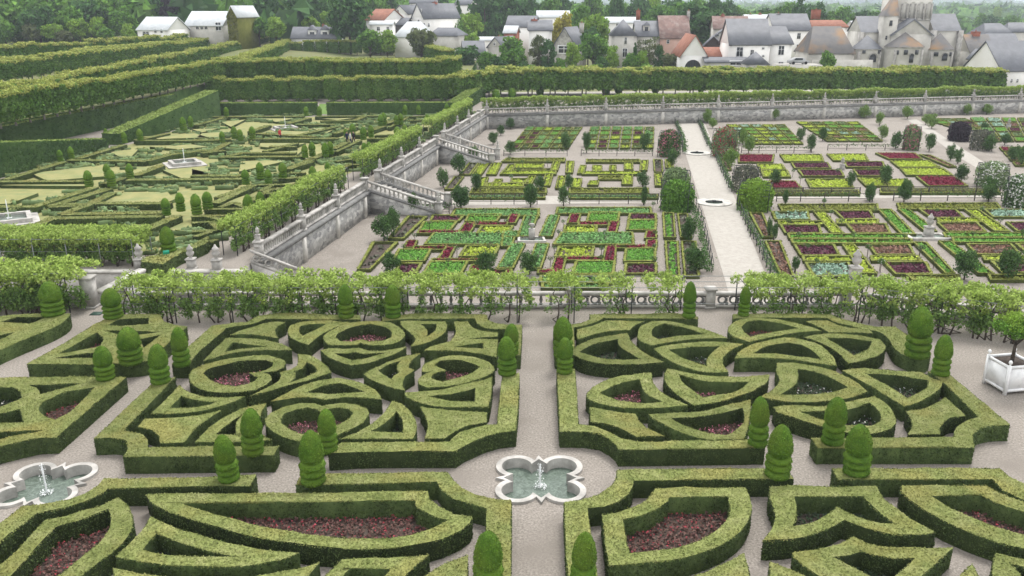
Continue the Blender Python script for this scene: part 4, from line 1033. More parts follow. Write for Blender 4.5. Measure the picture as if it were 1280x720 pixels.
VNARR = [vine_mesh(s, 2.0, .75, 1.25, depth=1.1, h=2.1) for s in (41, 42, 43, 44)]
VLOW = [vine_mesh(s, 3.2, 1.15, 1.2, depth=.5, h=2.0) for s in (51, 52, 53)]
def vine(p, var, rz, label, group, sc=1.0):
    t = empty('grape_vine', p, rz, label, 'vine', group)
    st, fo = random.choice(var)
    obj('stem', st, t, sc=sc); obj('foliage', fo, t, sc=sc)
    return t
def trellis(label, a, b, h=2.0, depth=2.0, step=3.0, mat='metal_dark', side=1):
    a, b = Vector(a[:2]), Vector(b[:2])
    d = (b - a); L = d.length; d /= L
    n = Vector((-d.y, d.x)) * side
    t = empty('vine_trellis', (a.x, a.y, 0), math.atan2(d.y, d.x), label, 'trellis')
    k = max(1, int(L / step))
    for i in range(k + 1):
        s = L * i / k
        for y in (0, depth * side) if depth else (0,):
            MB(mat).box((0, 0, h / 2), (.05, .05, h)).build('post', t, (s, y, 0))
        if depth: MB(mat).tube([(0, 0, 0), (0, depth * side, 0)], .018, 5).build('cross_bar', t, (s, 0, h))
    for y in ((0, depth * side * .5, depth * side) if depth else (0,)):
        MB('metal_grey').tube([(0, 0, 0), (L, 0, 0)], .018, 5).build('rail', t, (0, y, h - .02))
    MB('metal_grey').tube([(0, 0, 0), (L, 0, 0)], .012, 5).build('wire', t, (0, 0, h * .55))
    return t
YV = RE(0, 41.4).y
xl, xr = XAT(150, 404, YV), XAT(1072, 404, YV)
trellis('long metal trellis carrying grape vines before the terrace balustrade', (xl, YV), (xr, YV))
x = xl + 1.0
while x < xr - .3:
    pxx = 640 + x / PXM(YV, 1.0)
    if pxx < 470: var, lab, gr, st = VFULL, 'leafy grape vine hanging to the ground behind the hearts parterre', 'dense vines before the terrace balustrade', 1.75
    elif pxx < 640: var, lab, gr, st = VHALF, 'grape vine with a leafy head, before the turned balusters', 'half bare vines before the balustrade', 2.0
    elif pxx < 930: var, lab, gr, st = VTHIN, 'thin straggling grape vine before the balustrade at the central and blades parterres', 'thin vines before the balustrade', 2.6
    else: var, lab, gr, st = VHALF, 'grape vine with a leafy head, before the ring balustrade', 'half bare vines before the ring balustrade', 1.9
    if not (850 < pxx < 905):
        vine((x, YV + random.uniform(-.1, .1), 0), var, random.uniform(-.06, .06), lab, gr, random.uniform(.93, 1.06))
    x += st
p0, p1 = G(1086, 405, 0), RE(27.5, 37.3)
trellis('metal trellis of dense vines slanting past the tall yellow-green topiary', p0, p1)
dv = (p1 - p0); n = int(dv.length / 1.3)
for i in range(n + 1):
    q = p0 + dv * i / n
    vine(q, VFULL, math.atan2(dv.y, dv.x), 'dense leafy grape vine behind the tall topiary and the white planter', 'dense vines of the slanting trellis', random.uniform(.95, 1.08))
p0, p1 = G(-30, 396, 0), G(88, 391, 0)
trellis('metal trellis of vines before the ring-carved parapet wall', p0, p1, 2.3)
for i in range(6):
    q = p0 + (p1 - p0) * (i + .2) / 5.6
    vine(q, VFULL, 0, 'dense leafy grape vine before the ring-carved parapet wall', 'dense vines before the parapet', 1.12)
# pergola on the cross parterre terrace
q0, q1 = Vector((-37.0, TE + .9, 0)), G(168, 334, 0)
q1.y = TE + .9
t = trellis('grey metal pergola roofed with vines along the terrace above the sunken passage', q0, q1, 1.85, 2.8, 2.0, 'metal_grey')
for i in range(13):
    s = q0.x + (q1.x - q0.x) * (i + .5) / 13
    for y, sc in ((TE + 1.0, .93), (TE + 2.2, .93)):
        if y > TE + 1.5 or i > 3: vine((s, y, 0), VNARR if y > TE + 1.5 else VHALF, 0, 'leafy grape vine climbing over the grey pergola', 'vines on the pergola', sc)
# trellis behind the terrace balustrade above the kitchen garden
s = 2.4
while s < wl - 1:
    q = wp(s) - wn * 1.7
    if not (S1 + .2 < s < S1 + 3.9 or S2 + .2 < s < S2 + 3.9):
        vine((q.x, q.y, 0), VNARR, math.atan2(wd.y, wd.x), 'leafy grape vine behind the balustrade above the kitchen garden', 'vines along the kitchen garden terrace', random.uniform(.92, 1.06))
    s += 1.65
for a, b, lab in ((1.6, S1, 'metal vine trellis behind the near stretch of terrace balustrade'), (S1 + 4.2, S2, 'metal vine trellis between the two flights of garden steps'), (S2 + 4.2, wl - 1, 'metal vine trellis past the farther garden steps')):
    trellis(lab, wp(a) - wn * 1.6, wp(b) - wn * 1.6, 2.05, 1.0, 2.4)
# trellis behind the far balustrade
fd = Vector(F1) - Vector(F0); fl = fd.length; fd /= fl; fn = Vector((-fd.y, fd.x))
s = 1.5
while s < 108:
    q = Vector(F0) + fd * s + fn * 1.4
    vine((q.x, q.y, 0), VLOW, math.atan2(fd.y, fd.x), 'low leafy vine along the balustrade of the far wall', 'vines along the far wall', random.uniform(.95, 1.1))
    s += 2.7
trellis('long low vine trellis behind the balustrade of the far wall', Vector(F0) + fd + fn * 1.5, Vector(F0) + fd * 109 + fn * 1.5, 2.0, 0, 4.8, 'metal_grey')

# ------------------------------------------------------------------ urns, plates, people
def urn(label, p, h=1.5, group=None):
    t = empty('stone_urn', p, 0, label, 'urn', group)
    w = .2 * h
    MB('stone').box((0, 0, .2 * h), (w * 1.5, w * 1.5, .4 * h)).box((0, 0, .42 * h), (w * 1.8, w * 1.8, .05 * h)).box((0, 0, .03 * h), (w * 1.8, w * 1.8, .06 * h)).build('pedestal', t)
    MB('stone').lathe([(.08 * h, .44 * h), (.05 * h, .5 * h), (.13 * h, .58 * h), (.16 * h, .68 * h), (.09 * h, .76 * h), (.13 * h, .80 * h), (.12 * h, .86 * h), (.06 * h, .92 * h), (.03 * h, 1.0 * h)], 12).build('vase', t)
    return t
for x, y, lab, h in ((176, 337, 'stone urn beside the end of the pergola', 1.7), (240, 336, 'stone urn on the gravel beyond the sunken passage, beside the box hedge', 1.6), (272, 338, 'stone urn between the passage and the trellis end', 1.7)):
    urn(lab, G(x, y, 0), h)
for s in (1.5, 8.8, 16.1, S1 + 4.5, S1 + 11.8, S1 + 19, S2 + 4.5, S2 + 11.8, S2 + 19):
    q = wp(s)
    urn('stone urn on a pier of the terrace balustrade above the kitchen garden', (q.x, q.y, 1.17), .95, 'urns on the terrace balustrade')
for i in range(12):
    q = Vector(F0) + fd * (.4 + i * 9.6)
    urn('small stone urn on a pier of the far balustrade', (q.x, q.y, 1.17), 1.0, 'urns on the far balustrade')
for s in (S1, S2):
    q = wp(s + (3.95 if s > 30 else 0)) + wn * 6.8
    urn('stone figure-like urn on the foot pier of the garden steps', (q.x, q.y, ZK + 1.37), 1.0, 'urns at the foot of the steps')
p = G(121, 392, 0)
tag(MB('plate_green', 'metal_dark').box((0, 0, .012), (.55, .5, .02), 0, 'plate_green').box((0, 0, .006), (.62, .57, .008), 0, 'metal_dark').build('ground_plate', None, (p.x, p.y, 0)), 'small dark green plate lying on the diagonal gravel walk', 'plate')
p = G(210, 334, 0)
t = empty('garden_sign', p, .5, 'small green sign on a thin post beside the stout topiary by the pergola', 'sign')
MB('metal_dark').box((0, 0, .5), (.03, .03, 1.0)).build('post', t)
MB('sign_green').box((0, -.03, 1.0), (.38, .03, .26)).build('panel', t)

def person(x, yfoot, label, top, legs, rz=0.0, z=0.0, step=.12, h=1.7):
    p = G(x, yfoot, z)
    t = empty('person', p, rz, label, 'person')
    me = bpy.data.meshes.new('body')
    k = h / 1.75
    pts = [((0, 0, .95), .13), ((0, 0, 1.15), .125), ((0, 0, 1.38), .15), ((0, 0, 1.50), .065), ((0, -.01, 1.56), .075), ((0, -.015, 1.66), .098), ((0, -.01, 1.74), .07),
           ((-.10, 0, .90), .09), ((-.10, -step, .50), .065), ((-.10, -step * .6, .09), .045), ((-.10, -step * .6 - .13, .04), .04),
           ((.10, 0, .90), .09), ((.10, step * .4, .50), .065), ((.10, step, .09), .045), ((.10, step - .13, .04), .04),
           ((-.20, 0, 1.40), .06), ((-.25, .02, 1.13), .048), ((-.24, -.10, .90), .035), ((-.235, -.13, .82), .035),
           ((.20, 0, 1.40), .06), ((.25, .02, 1.13), .048), ((.24, -.10, .90), .035), ((.235, -.13, .82), .035)]
    ed = [(0, 1), (1, 2), (2, 3), (3, 4), (4, 5), (5, 6), (0, 7), (7, 8), (8, 9), (9, 10), (0, 11), (11, 12), (12, 13), (13, 14), (2, 15), (15, 16), (16, 17), (17, 18), (2, 19), (19, 20), (20, 21), (21, 22)]
    me.from_pydata([(a[0] * k, a[1] * k, a[2] * k) for a, r in pts], ed, [])
    o = obj('body', me, t)
    me.skin_vertices or me.attributes
    m = o.modifiers.new('skin', 'SKIN')
    for i, (a, r) in enumerate(pts):
        me.skin_vertices[0].data[i].radius = (r * k, r * k)
    me.skin_vertices[0].data[0].use_root = True
    o.modifiers.new('sub', 'SUBSURF').levels = 1
    o.modifiers['sub'].render_levels = 1
    dg = bpy.context.evaluated_depsgraph_get()
    me2 = bpy.data.meshes.new_from_object(o.evaluated_get(dg))
    o.modifiers.clear()
    o.data = me2
    me2.materials.clear()
    for mm in (top, legs, 'skin', 'hair'): me2.materials.append(MATS[mm])
    for f in me2.polygons:
        c = f.center / k
        f.use_smooth = True
        f.material_index = 0 if .93 < c.z < 1.5 and not (abs(c.x) > .17 and c.z < 1.0) else (1 if c.z <= .93 and abs(c.x) < .2 else 2)
        if c.z > 1.66 or (c.z > 1.58 and c.y > .02): f.material_index = 3
    return t
for x, y, lab, a, b, rz in ((350.5, 177.5, 'person in a red jacket walking among the cross parterre hedges', 'cloth_red', 'cloth_dark', 1.2),
                        (434.5, 182, 'person in a navy coat, outer one of three standing between hedges', 'cloth_navy', 'cloth_dark', .4),
                        (438.5, 182.5, 'person in a pale top between two people in dark coats', 'cloth_pale', 'cloth_navy', 2.0),
                        (442.5, 181.5, 'person in a black coat, beside the person in the pale top', 'cloth_dark', 'cloth_dark', -.6)):
    person(x, y, lab, a, b, rz)
# ------------------------------------------------------------------ cross parterre on the neighbouring terrace
HS = .52
def strip(label, pts, tile, w=.85, group=None):
    """low clipped hedge following a traced line"""
    P = [Vector(GT(tile, x, y, HS)[:2]) for x, y in pts]
    Lf, Rt = [], []
    for i, p in enumerate(P):
        d0 = (p - P[i - 1]).normalized() if i else (P[1] - p).normalized()
        d1 = (P[i + 1] - p).normalized() if i < len(P) - 1 else d0
        d = (d0 + d1).normalized()
        n = Vector((-d.y, d.x)) * (w / 2) / max(.35, d.dot(d1))
        Lf.append(p + n); Rt.append(p - n)
    poly = [(q.x, q.y) for q in Lf + Rt[::-1]]
    c = poly[0]
    mb = hedge_mesh([(x - c[0], y - c[1]) for x, y in poly], [], 0, HS, dens=130, size=.075, do_smooth=False, rough=.012)
    return tag(mb.build('low_hedge', None, (c[0], c[1], 0)), label, 'hedge', group)
SG = 'straight low hedges of the cross parterre'
SL = 'straight low box hedge edging a bed of the cross parterre terrace'
STRIPS = [('T1', [(-60,476),(545,472)]), ('T1', [(780,466),(1280,462),(1490,460)]), ('T1', [(-40,630),(212,630),(580,512)]), ('T1', [(305,630),(500,622)]), ('T1', [(305,630),(670,520)]),
    ('T1', [(385,676),(1000,668)]), ('T1', [(385,676),(560,610),(690,545)]), ('T1', [(830,440),(990,378)]), ('T1', [(640,490),(780,450)]), ('T1', [(420,343),(905,350)]), ('T1', [(905,350),(1045,310),(1270,284)]),
    ('T1', [(840,224),(1280,224),(1420,215)]), ('T1', [(840,222),(1030,180)]), ('T1', [(480,335),(760,250)]), ('T1', [(30,465),(390,355)]), ('T2', [(225,398),(320,358),(1000,345)]), ('T2', [(1090,342),(770,478)]), ('T2', [(0,425),(130,420)]),
    ('T2', [(560,470),(680,408)]), ('T2', [(600,265),(1050,265)]), ('T2', [(390,270),(520,275)]),
    ('T3', [(380,495),(140,610)]), ('T3', [(535,455),(725,450)]), ('T3', [(590,400),(735,340)]), ('T3', [(200,325),(690,322)]), ('T3', [(100,300),(230,235)]), ('T3', [(350,215),(700,212),(900,212)]), ('T3', [(230,215),(0,222)]),
    ('T3', [(650,125),(880,125)]), ('T3', [(470,130),(360,170)]), ('T3', [(740,335),(860,290)]), ('T3', [(870,275),(950,235)]), ('T3', [(1010,190),(1180,135)]), ('T3', [(1080,212),(1240,210)]), ('T3', [(1190,120),(1280,90)]), ('T3', [(590,120),(720,85)]), ('T3', [(20,130),(190,85)]), ('T3', [(760,75),(1150,72)]), ('T3', [(130,78),(690,75)]),
    ('T3', [(790,105),(1000,100),(1060,75)]), ('T3', [(880,180),(1000,140)]), ('T3', [(0,440),(300,440)]), ('T3', [(60,300),(200,285)]), ('T3', [(480,260),(640,262)]), ('T3', [(180,330),(310,300),(640,300)]), ('T3', [(450,290),(640,240)]), ('T3', [(660,190),(880,140)]), ('T3', [(400,180),(760,200)])]
for tile, pts in STRIPS: strip(SL, pts, tile, group=SG)
# zigzag border of narrow triangles next to the trellis
ZG = 'zigzag low hedges beside the vine trellis'
ZL = 'low box hedge of the zigzag border beside the vine trellis'
Z5 = [[(0,345),(320,340)], [(80,300),(330,300)], [(170,290),(260,262)], [(260,262),(330,290)], [(80,340),(250,385),(300,350)], [(0,385),(120,380),(170,430)], [(0,440),(150,430)], [(20,470),(110,440)], [(440,180),(620,175)], [(400,150),(640,150)], [(490,155),(420,190)], [(440,205),(580,200)], [(600,80),(700,78)], [(640,40),(740,10)], [(860,70),(980,25)], [(0,530),(150,490)], [(480,235),(570,215)], [(330,270),(480,180)], [(150,230),(380,150)]]
for z in Z5: strip(ZL, z, 'T5', .5, ZG)
Z4 = [[(130,465),(330,380)], [(0,500),(140,480)], [(60,520),(150,520)], [(240,420),(330,415)], [(200,390),(330,385)], [(430,300),(560,290)], [(440,250),(540,245)], [(450,340),(520,310)], [(240,340),(350,335)], [(430,225),(680,215)], [(330,290),(440,230)], [(600,235),(680,225)], [(250,385),(350,370)], [(0,440),(150,370)], [(230,300),(330,250)]]
for z in Z4: strip(ZL, z, 'T4', .45, ZG)
hedge_big = ('T2', [(1110,575),(1000,640),(870,625),(880,600),(1080,560),(1280,470),(1280,500)])
P = [tuple(GT(hedge_big[0], x, y, .75)[:2]) for x, y in hedge_big[1]]
tag(hedge_mesh([(x - P[0][0], y - P[0][1]) for x, y in P], [], 0, .75, dens=110, size=.09).build('low_hedge', None, (P[0][0], P[0][1], 0)), 'thick dark box hedge behind the green sign at the pergola end', 'hedge')
# clipped dry turf panels and herb beds between the hedges
TURF = [('T1', [(190,425),(420,400),(640,372),(760,425),(640,445),(290,472)]), ('T1', [(680,296),(860,268),(805,328),(740,326)]), ('T1', [(1000,405),(1280,392),(1280,455),(1120,458)]), ('T1', [(-60,552),(235,548),(60,612),(-60,618)]),
        ('T1', [(600,612),(765,542),(1030,540),(1075,585),(1000,618)]), ('T2', [(185,422),(675,405),(540,468),(400,482)]), ('T2', [(-60,475),(170,418),(190,490),(-60,520)]), ('T3', [(300,352),(440,345),(580,350),(290,415)]), ('T3', [(0,400),(180,440),(0,450)]),
        ('T3', [(180,110),(330,95),(240,140)]), ('T3', [(400,85),(640,85),(520,110)]), ('T3', [(560,165),(760,170),(640,205),(500,190)]), ('T3', [(420,240),(700,240),(560,275),(420,262)]), ('T3', [(380,300),(680,285),(640,318),(440,318)]), ('T3', [(740,150),(900,140),(830,180)]), ('T3', [(60,180),(240,165),(160,205),(30,205)]),
        ('T1', [(870,200),(1200,180),(1280,205),(980,215)]), ('T1', [(920,262),(1180,248),(1280,262),(1100,278)]), ('T3', [(0,155),(160,150),(60,175)]), ('T3', [(800,90),(1000,85),(900,98)]), ('T3', [(470,500),(640,480),(560,530)]), ('T3', [(160,620),(330,560),(300,640)]), ('T1', [(300,480),(560,482),(520,505),(0,500)])]
for k, (tile, pts) in enumerate(TURF):
    P = [tuple(GT(tile, x, y, .3)[:2]) for x, y in pts]
    c = P[0]
    tag(MB('dry_turf', 'box_side').prism([(x - c[0], y - c[1]) for x, y in P], .005, .30, m='dry_turf', side='box_side').build('turf_panel', None, (c[0], c[1], 0)), 'flat pale dry turf panel among the low hedges of the cross parterre', 'turf panel', 'dry turf panels of the cross parterre')
SALB = [tuple(G(*q, 0)[:2]) for q in ((-60, 300), (40, 318), (215, 318), (300, 285), (560, 155), (596, 145), (272, 147), (142, 187), (10, 222), (-60, 242))]
struct('parterre_lawn', MB('dry_turf').prism(SALB, -.2, .012, m='dry_turf'))
def in_poly(poly, x, y): return inset_ok(poly, x, y)
SAL = [tuple(G(*q, 0)[:2]) for q in ((-40, 300), (40, 322), (250, 318), (600, 140), (270, 146), (140, 185), (0, 222), (-60, 240))]
r = np.random.default_rng(3)
xs_, ys_ = [p[0] for p in SAL], [p[1] for p in SAL]
TP = [[tuple(GT(t_, x, y, .3)[:2]) for x, y in q] for t_, q in TURF]
mb = MB('herb', 'box_top', 'box_side')
cnt = 0
for k in range(2600):
    x, y = r.uniform(min(xs_), max(xs_)), r.uniform(min(ys_), max(ys_))
    from_noise = math.sin(x * .35 + 1.3) * math.cos(y * .22 + x * .1)
    if from_noise < -.15 or not in_poly(SAL, x, y) or any(in_poly(q, x, y) for q in TP): continue
    w, l, hh = r.uniform(.25, .5), r.uniform(.5, 1.7), r.uniform(.22, .42)
    m = 'herb' if r.random() < .55 else 'box_top'
    cx_ = np.array((x, y, hh / 2))
    mb.box(cx_, (l, w, hh), r.choice((.1, .1, .9, -1.0)), m='herb')
    P = cx_ + np.c_[r.uniform(-l / 2, l / 2, 14), r.uniform(-w / 2, w / 2, 14), np.full(14, hh / 2)]
    mb.leaves(P, np.tile((0, 0, 1.), (14, 1)), .14, spread=.5, m=m, r=r)
    cnt += 1
tag(mb.build('ground_cover'), 'low clumps of herbs and dwarf box filling the cross parterre', 'ground cover', kind='stuff')
# square basins
for x, y, w, lab in ((231, 206, 54, 'white square basin with a jet in the middle of the cross parterre'), (12, 277, 80, 'white square basin with a tall jet near the pergola'), (357, 162, 40, 'white square basin with a small jet at the back of the cross parterre')):
    p = G(x, y, 0)
    s = w * PXM(p.y, 0) * .62
    t = empty('basin', (p.x, p.y, 0), .55, lab, 'fountain')
    mb = MB('stone')
    o, i = s / 2, s / 2 - .34
    mb.prism([(-o, -o), (o, -o), (o, o), (-o, o)], 0, .42, holes=[[(-i, -i), (i, -i), (i, i), (-i, i)]], m='stone').build('rim', t)
    MB('stone').prism([(-o - .5, -o - .5), (o + .5, -o - .5), (o + .5, o + .5), (-o - .5, o + .5)], .0, .12, holes=[[(-o - .001, -o - .001), (o + .001, -o - .001), (o + .001, o + .001), (-o - .001, o + .001)]], m='stone').build('step', t)
    MB('water').box((0, 0, .14), (2 * i - .01, 2 * i - .01, .26)).build('water', t)
    jet_parts(t, 1.5, .25)
# topiaries of the cross parterre
TS = [('T1', q) for q in ((770,172,240),(865,152,230),(1130,80,160),(1175,73,140),(375,282,352),(442,262,340),(550,408,510),(665,368,455),(690,402,505),(803,366,460),(1027,578,685),(1115,545,660),(1215,552,680),(1275,540,650))]
TS += [('T1', (655,150,200)), ('T2', (670,432,510)), ('T2', (1045,408,590))]
TS += [('T3', q) for q in ((213,18,80),(703,15,75),(785,12,75),(188,168,235),(264,138,215),(300,155,225),(373,138,220),(697,250,330),(741,235,320),(823,238,325),(853,230,310),(947,152,205),(990,122,195),(1056,140,220),(1104,130,205),(1163,65,140),(1182,52,130),(1258,68,130),(1262,138,215),(1062,238,310),(1090,232,300),(333,402,495),(423,358,460),(473,402,492),(562,360,460),(747,382,475),(835,358,430),(105,540,650),(350,555,680),(425,540,640))]
TS += [('T4', q) for q in ((425,152,215),(508,152,210),(683,143,200),(562,212,275),(398,205,275),(425,275,350))]
for tile, (x, a, b) in TS:
    X, A = px(tile, x, a); _, B = px(tile, x, b)
    big = (tile, x) == ('T2', 1045)
    topiary(X, A, B, 21 if big else (B - A) * .54, 'stout topiary beside the green sign at the pergola end' if big else 'clipped topiary rising from the low hedges of the cross parterre', .45, TOPI if big else TOPI_LOW, None if big else 'topiaries of the cross parterre')
# ------------------------------------------------------------------ kitchen garden beds
CROPS = dict(purple=('crop_purple', 'dark purple lettuce'), red=('crop_red', 'crimson chard'), green=('crop_green', 'bright green carrot tops'), lime=('crop_lime', 'lime green lettuce'),
             leek=('crop_leek', 'blue green leeks'), leekdark=('crop_leek', 'low celery'), greenrow=('crop_green', 'green salad rows'), limerow=('crop_lime', 'lime green salad'), limerow2=('crop_lime', 'lime green salad'),
             leekrow=('crop_green', 'leafy green rows'), oliverow=('edging', 'low clipped herbs'), cabbage=('crop_cabbage', 'silvery blue cabbages'), brown=('crop_brown', 'brownish lettuce'), brownrow=('crop_brown', 'brown red salad rows'),
             grey=('crop_grey', 'grey sparse seedlings'), mixed=('herb', 'mixed low vegetables'))
def crop_mesh(quad, mat, kind, r):
    A, B, C, D = [np.array(q) for q in quad]            # top-left, top-right, bottom-right, bottom-left
    lu = (np.linalg.norm(B - A) + np.linalg.norm(C - D)) / 2; lv = (np.linalg.norm(D - A) + np.linalg.norm(C - B)) / 2
    mb = MB(mat)
    sp = dict(purple=.34, red=.30, green=.22, lime=.36, leek=.30, leekdark=.3, cabbage=.5, brown=.36, brownrow=.42, grey=.6, greenrow=.40, mixed=.45).get(kind, .36)
    nu, nv = max(1, int(lu / sp)), max(1, int(lv / sp))
    u, v = np.meshgrid((np.arange(nu) + .5) / nu, (np.arange(nv) + .5) / nv)
    u = u.ravel() + r.normal(scale=.05 / max(lu, .3), size=nu * nv); v = v.ravel() + r.normal(scale=.05 / max(lv, .3), size=nu * nv)
    keep = r.random(len(u)) > (.12 if kind not in ('grey', 'mixed') else .3)
    u, v = np.clip(u[keep], .02, .98)[:, None], np.clip(v[keep], .02, .98)[:, None]
    P = A * (1 - u) * (1 - v) + B * u * (1 - v) + C * u * v + D * (1 - u) * v
    k = dict(grey=7, mixed=14, brownrow=9).get(kind, 19)
    h = dict(leek=.38, green=.28, cabbage=.26, red=.34).get(kind, .2)
    Q = np.repeat(P, k, 0)
    off = r.normal(size=(len(Q), 3)) * np.array((sp * .26, sp * .26, h * .22))
    N = off / (np.linalg.norm(off, axis=1, keepdims=True) + 1e-6) + np.array((0, 0, .8))
    mb.leaves(np.c_[Q, np.full(len(Q), h * .55)] + off, N, sp * .33, spread=.5, m=mat, r=r)
    return mb
def bed(sq, tile, v, where, ew=None):
    xl, xr, yt, xl2, xr2, yb, kind = v
    z = ZK + .26
    A, B, C, D = [GT(tile, *q, z) for q in ((xl, yt), (xr, yt), (xr2, yb), (xl2, yb))]
    c0 = (A + B + C + D) / 4
    if not ew:
        U, V_ = (B - A).normalized() * .09, (D - A).normalized() * .11
        A, B, C, D = A - U - V_, B + U - V_, C + U + V_, D - U + V_
    lu, lv = min((B - A).length, (C - D).length), min((D - A).length, (C - B).length)
    if lu < .1 or lv < .1: return
    mat, nm = CROPS[kind]
    r = np.random.default_rng(int(abs(A.x * 77 + A.y * 131)) + 1)
    ctr = (A + B + C + D) / 4
    lab = 'box-edged bed of %s %s' % (nm, where)
    t = empty('vegetable_bed', (ctr.x, ctr.y, ZK), 0, lab, 'vegetable bed', 'kitchen garden beds of %s %s' % (nm, where))
    q = [((p.x - ctr.x), (p.y - ctr.y)) for p in (A, B, C, D)]
    w = ew or (.19 if min(lu, lv) > 1.25 else .13)
    du, dv = min(.42, w / lu), min(.42, w / lv)
    def uv(u, v): 
        a, b, c, d = [np.array(p) for p in q]
        return tuple(a * (1 - u) * (1 - v) + b * u * (1 - v) + c * u * v + d * (1 - u) * v)
    inner = [uv(du, dv), uv(1 - du, dv), uv(1 - du, 1 - dv), uv(du, 1 - dv)]
    hedge_mesh(q[::-1], [inner], 0, .26, dens=45, size=.08, mtop='edging', mside='edging_side', do_smooth=False, rough=.012).build('edging', t)
    MB('soil').prism(inner[::-1], .005, .05, m='soil').build('soil', t)
    tag(crop_mesh(inner, mat, kind, r).build('crop', t), kind='stuff')
SQ1 = 'in the cross square below the urn steps'
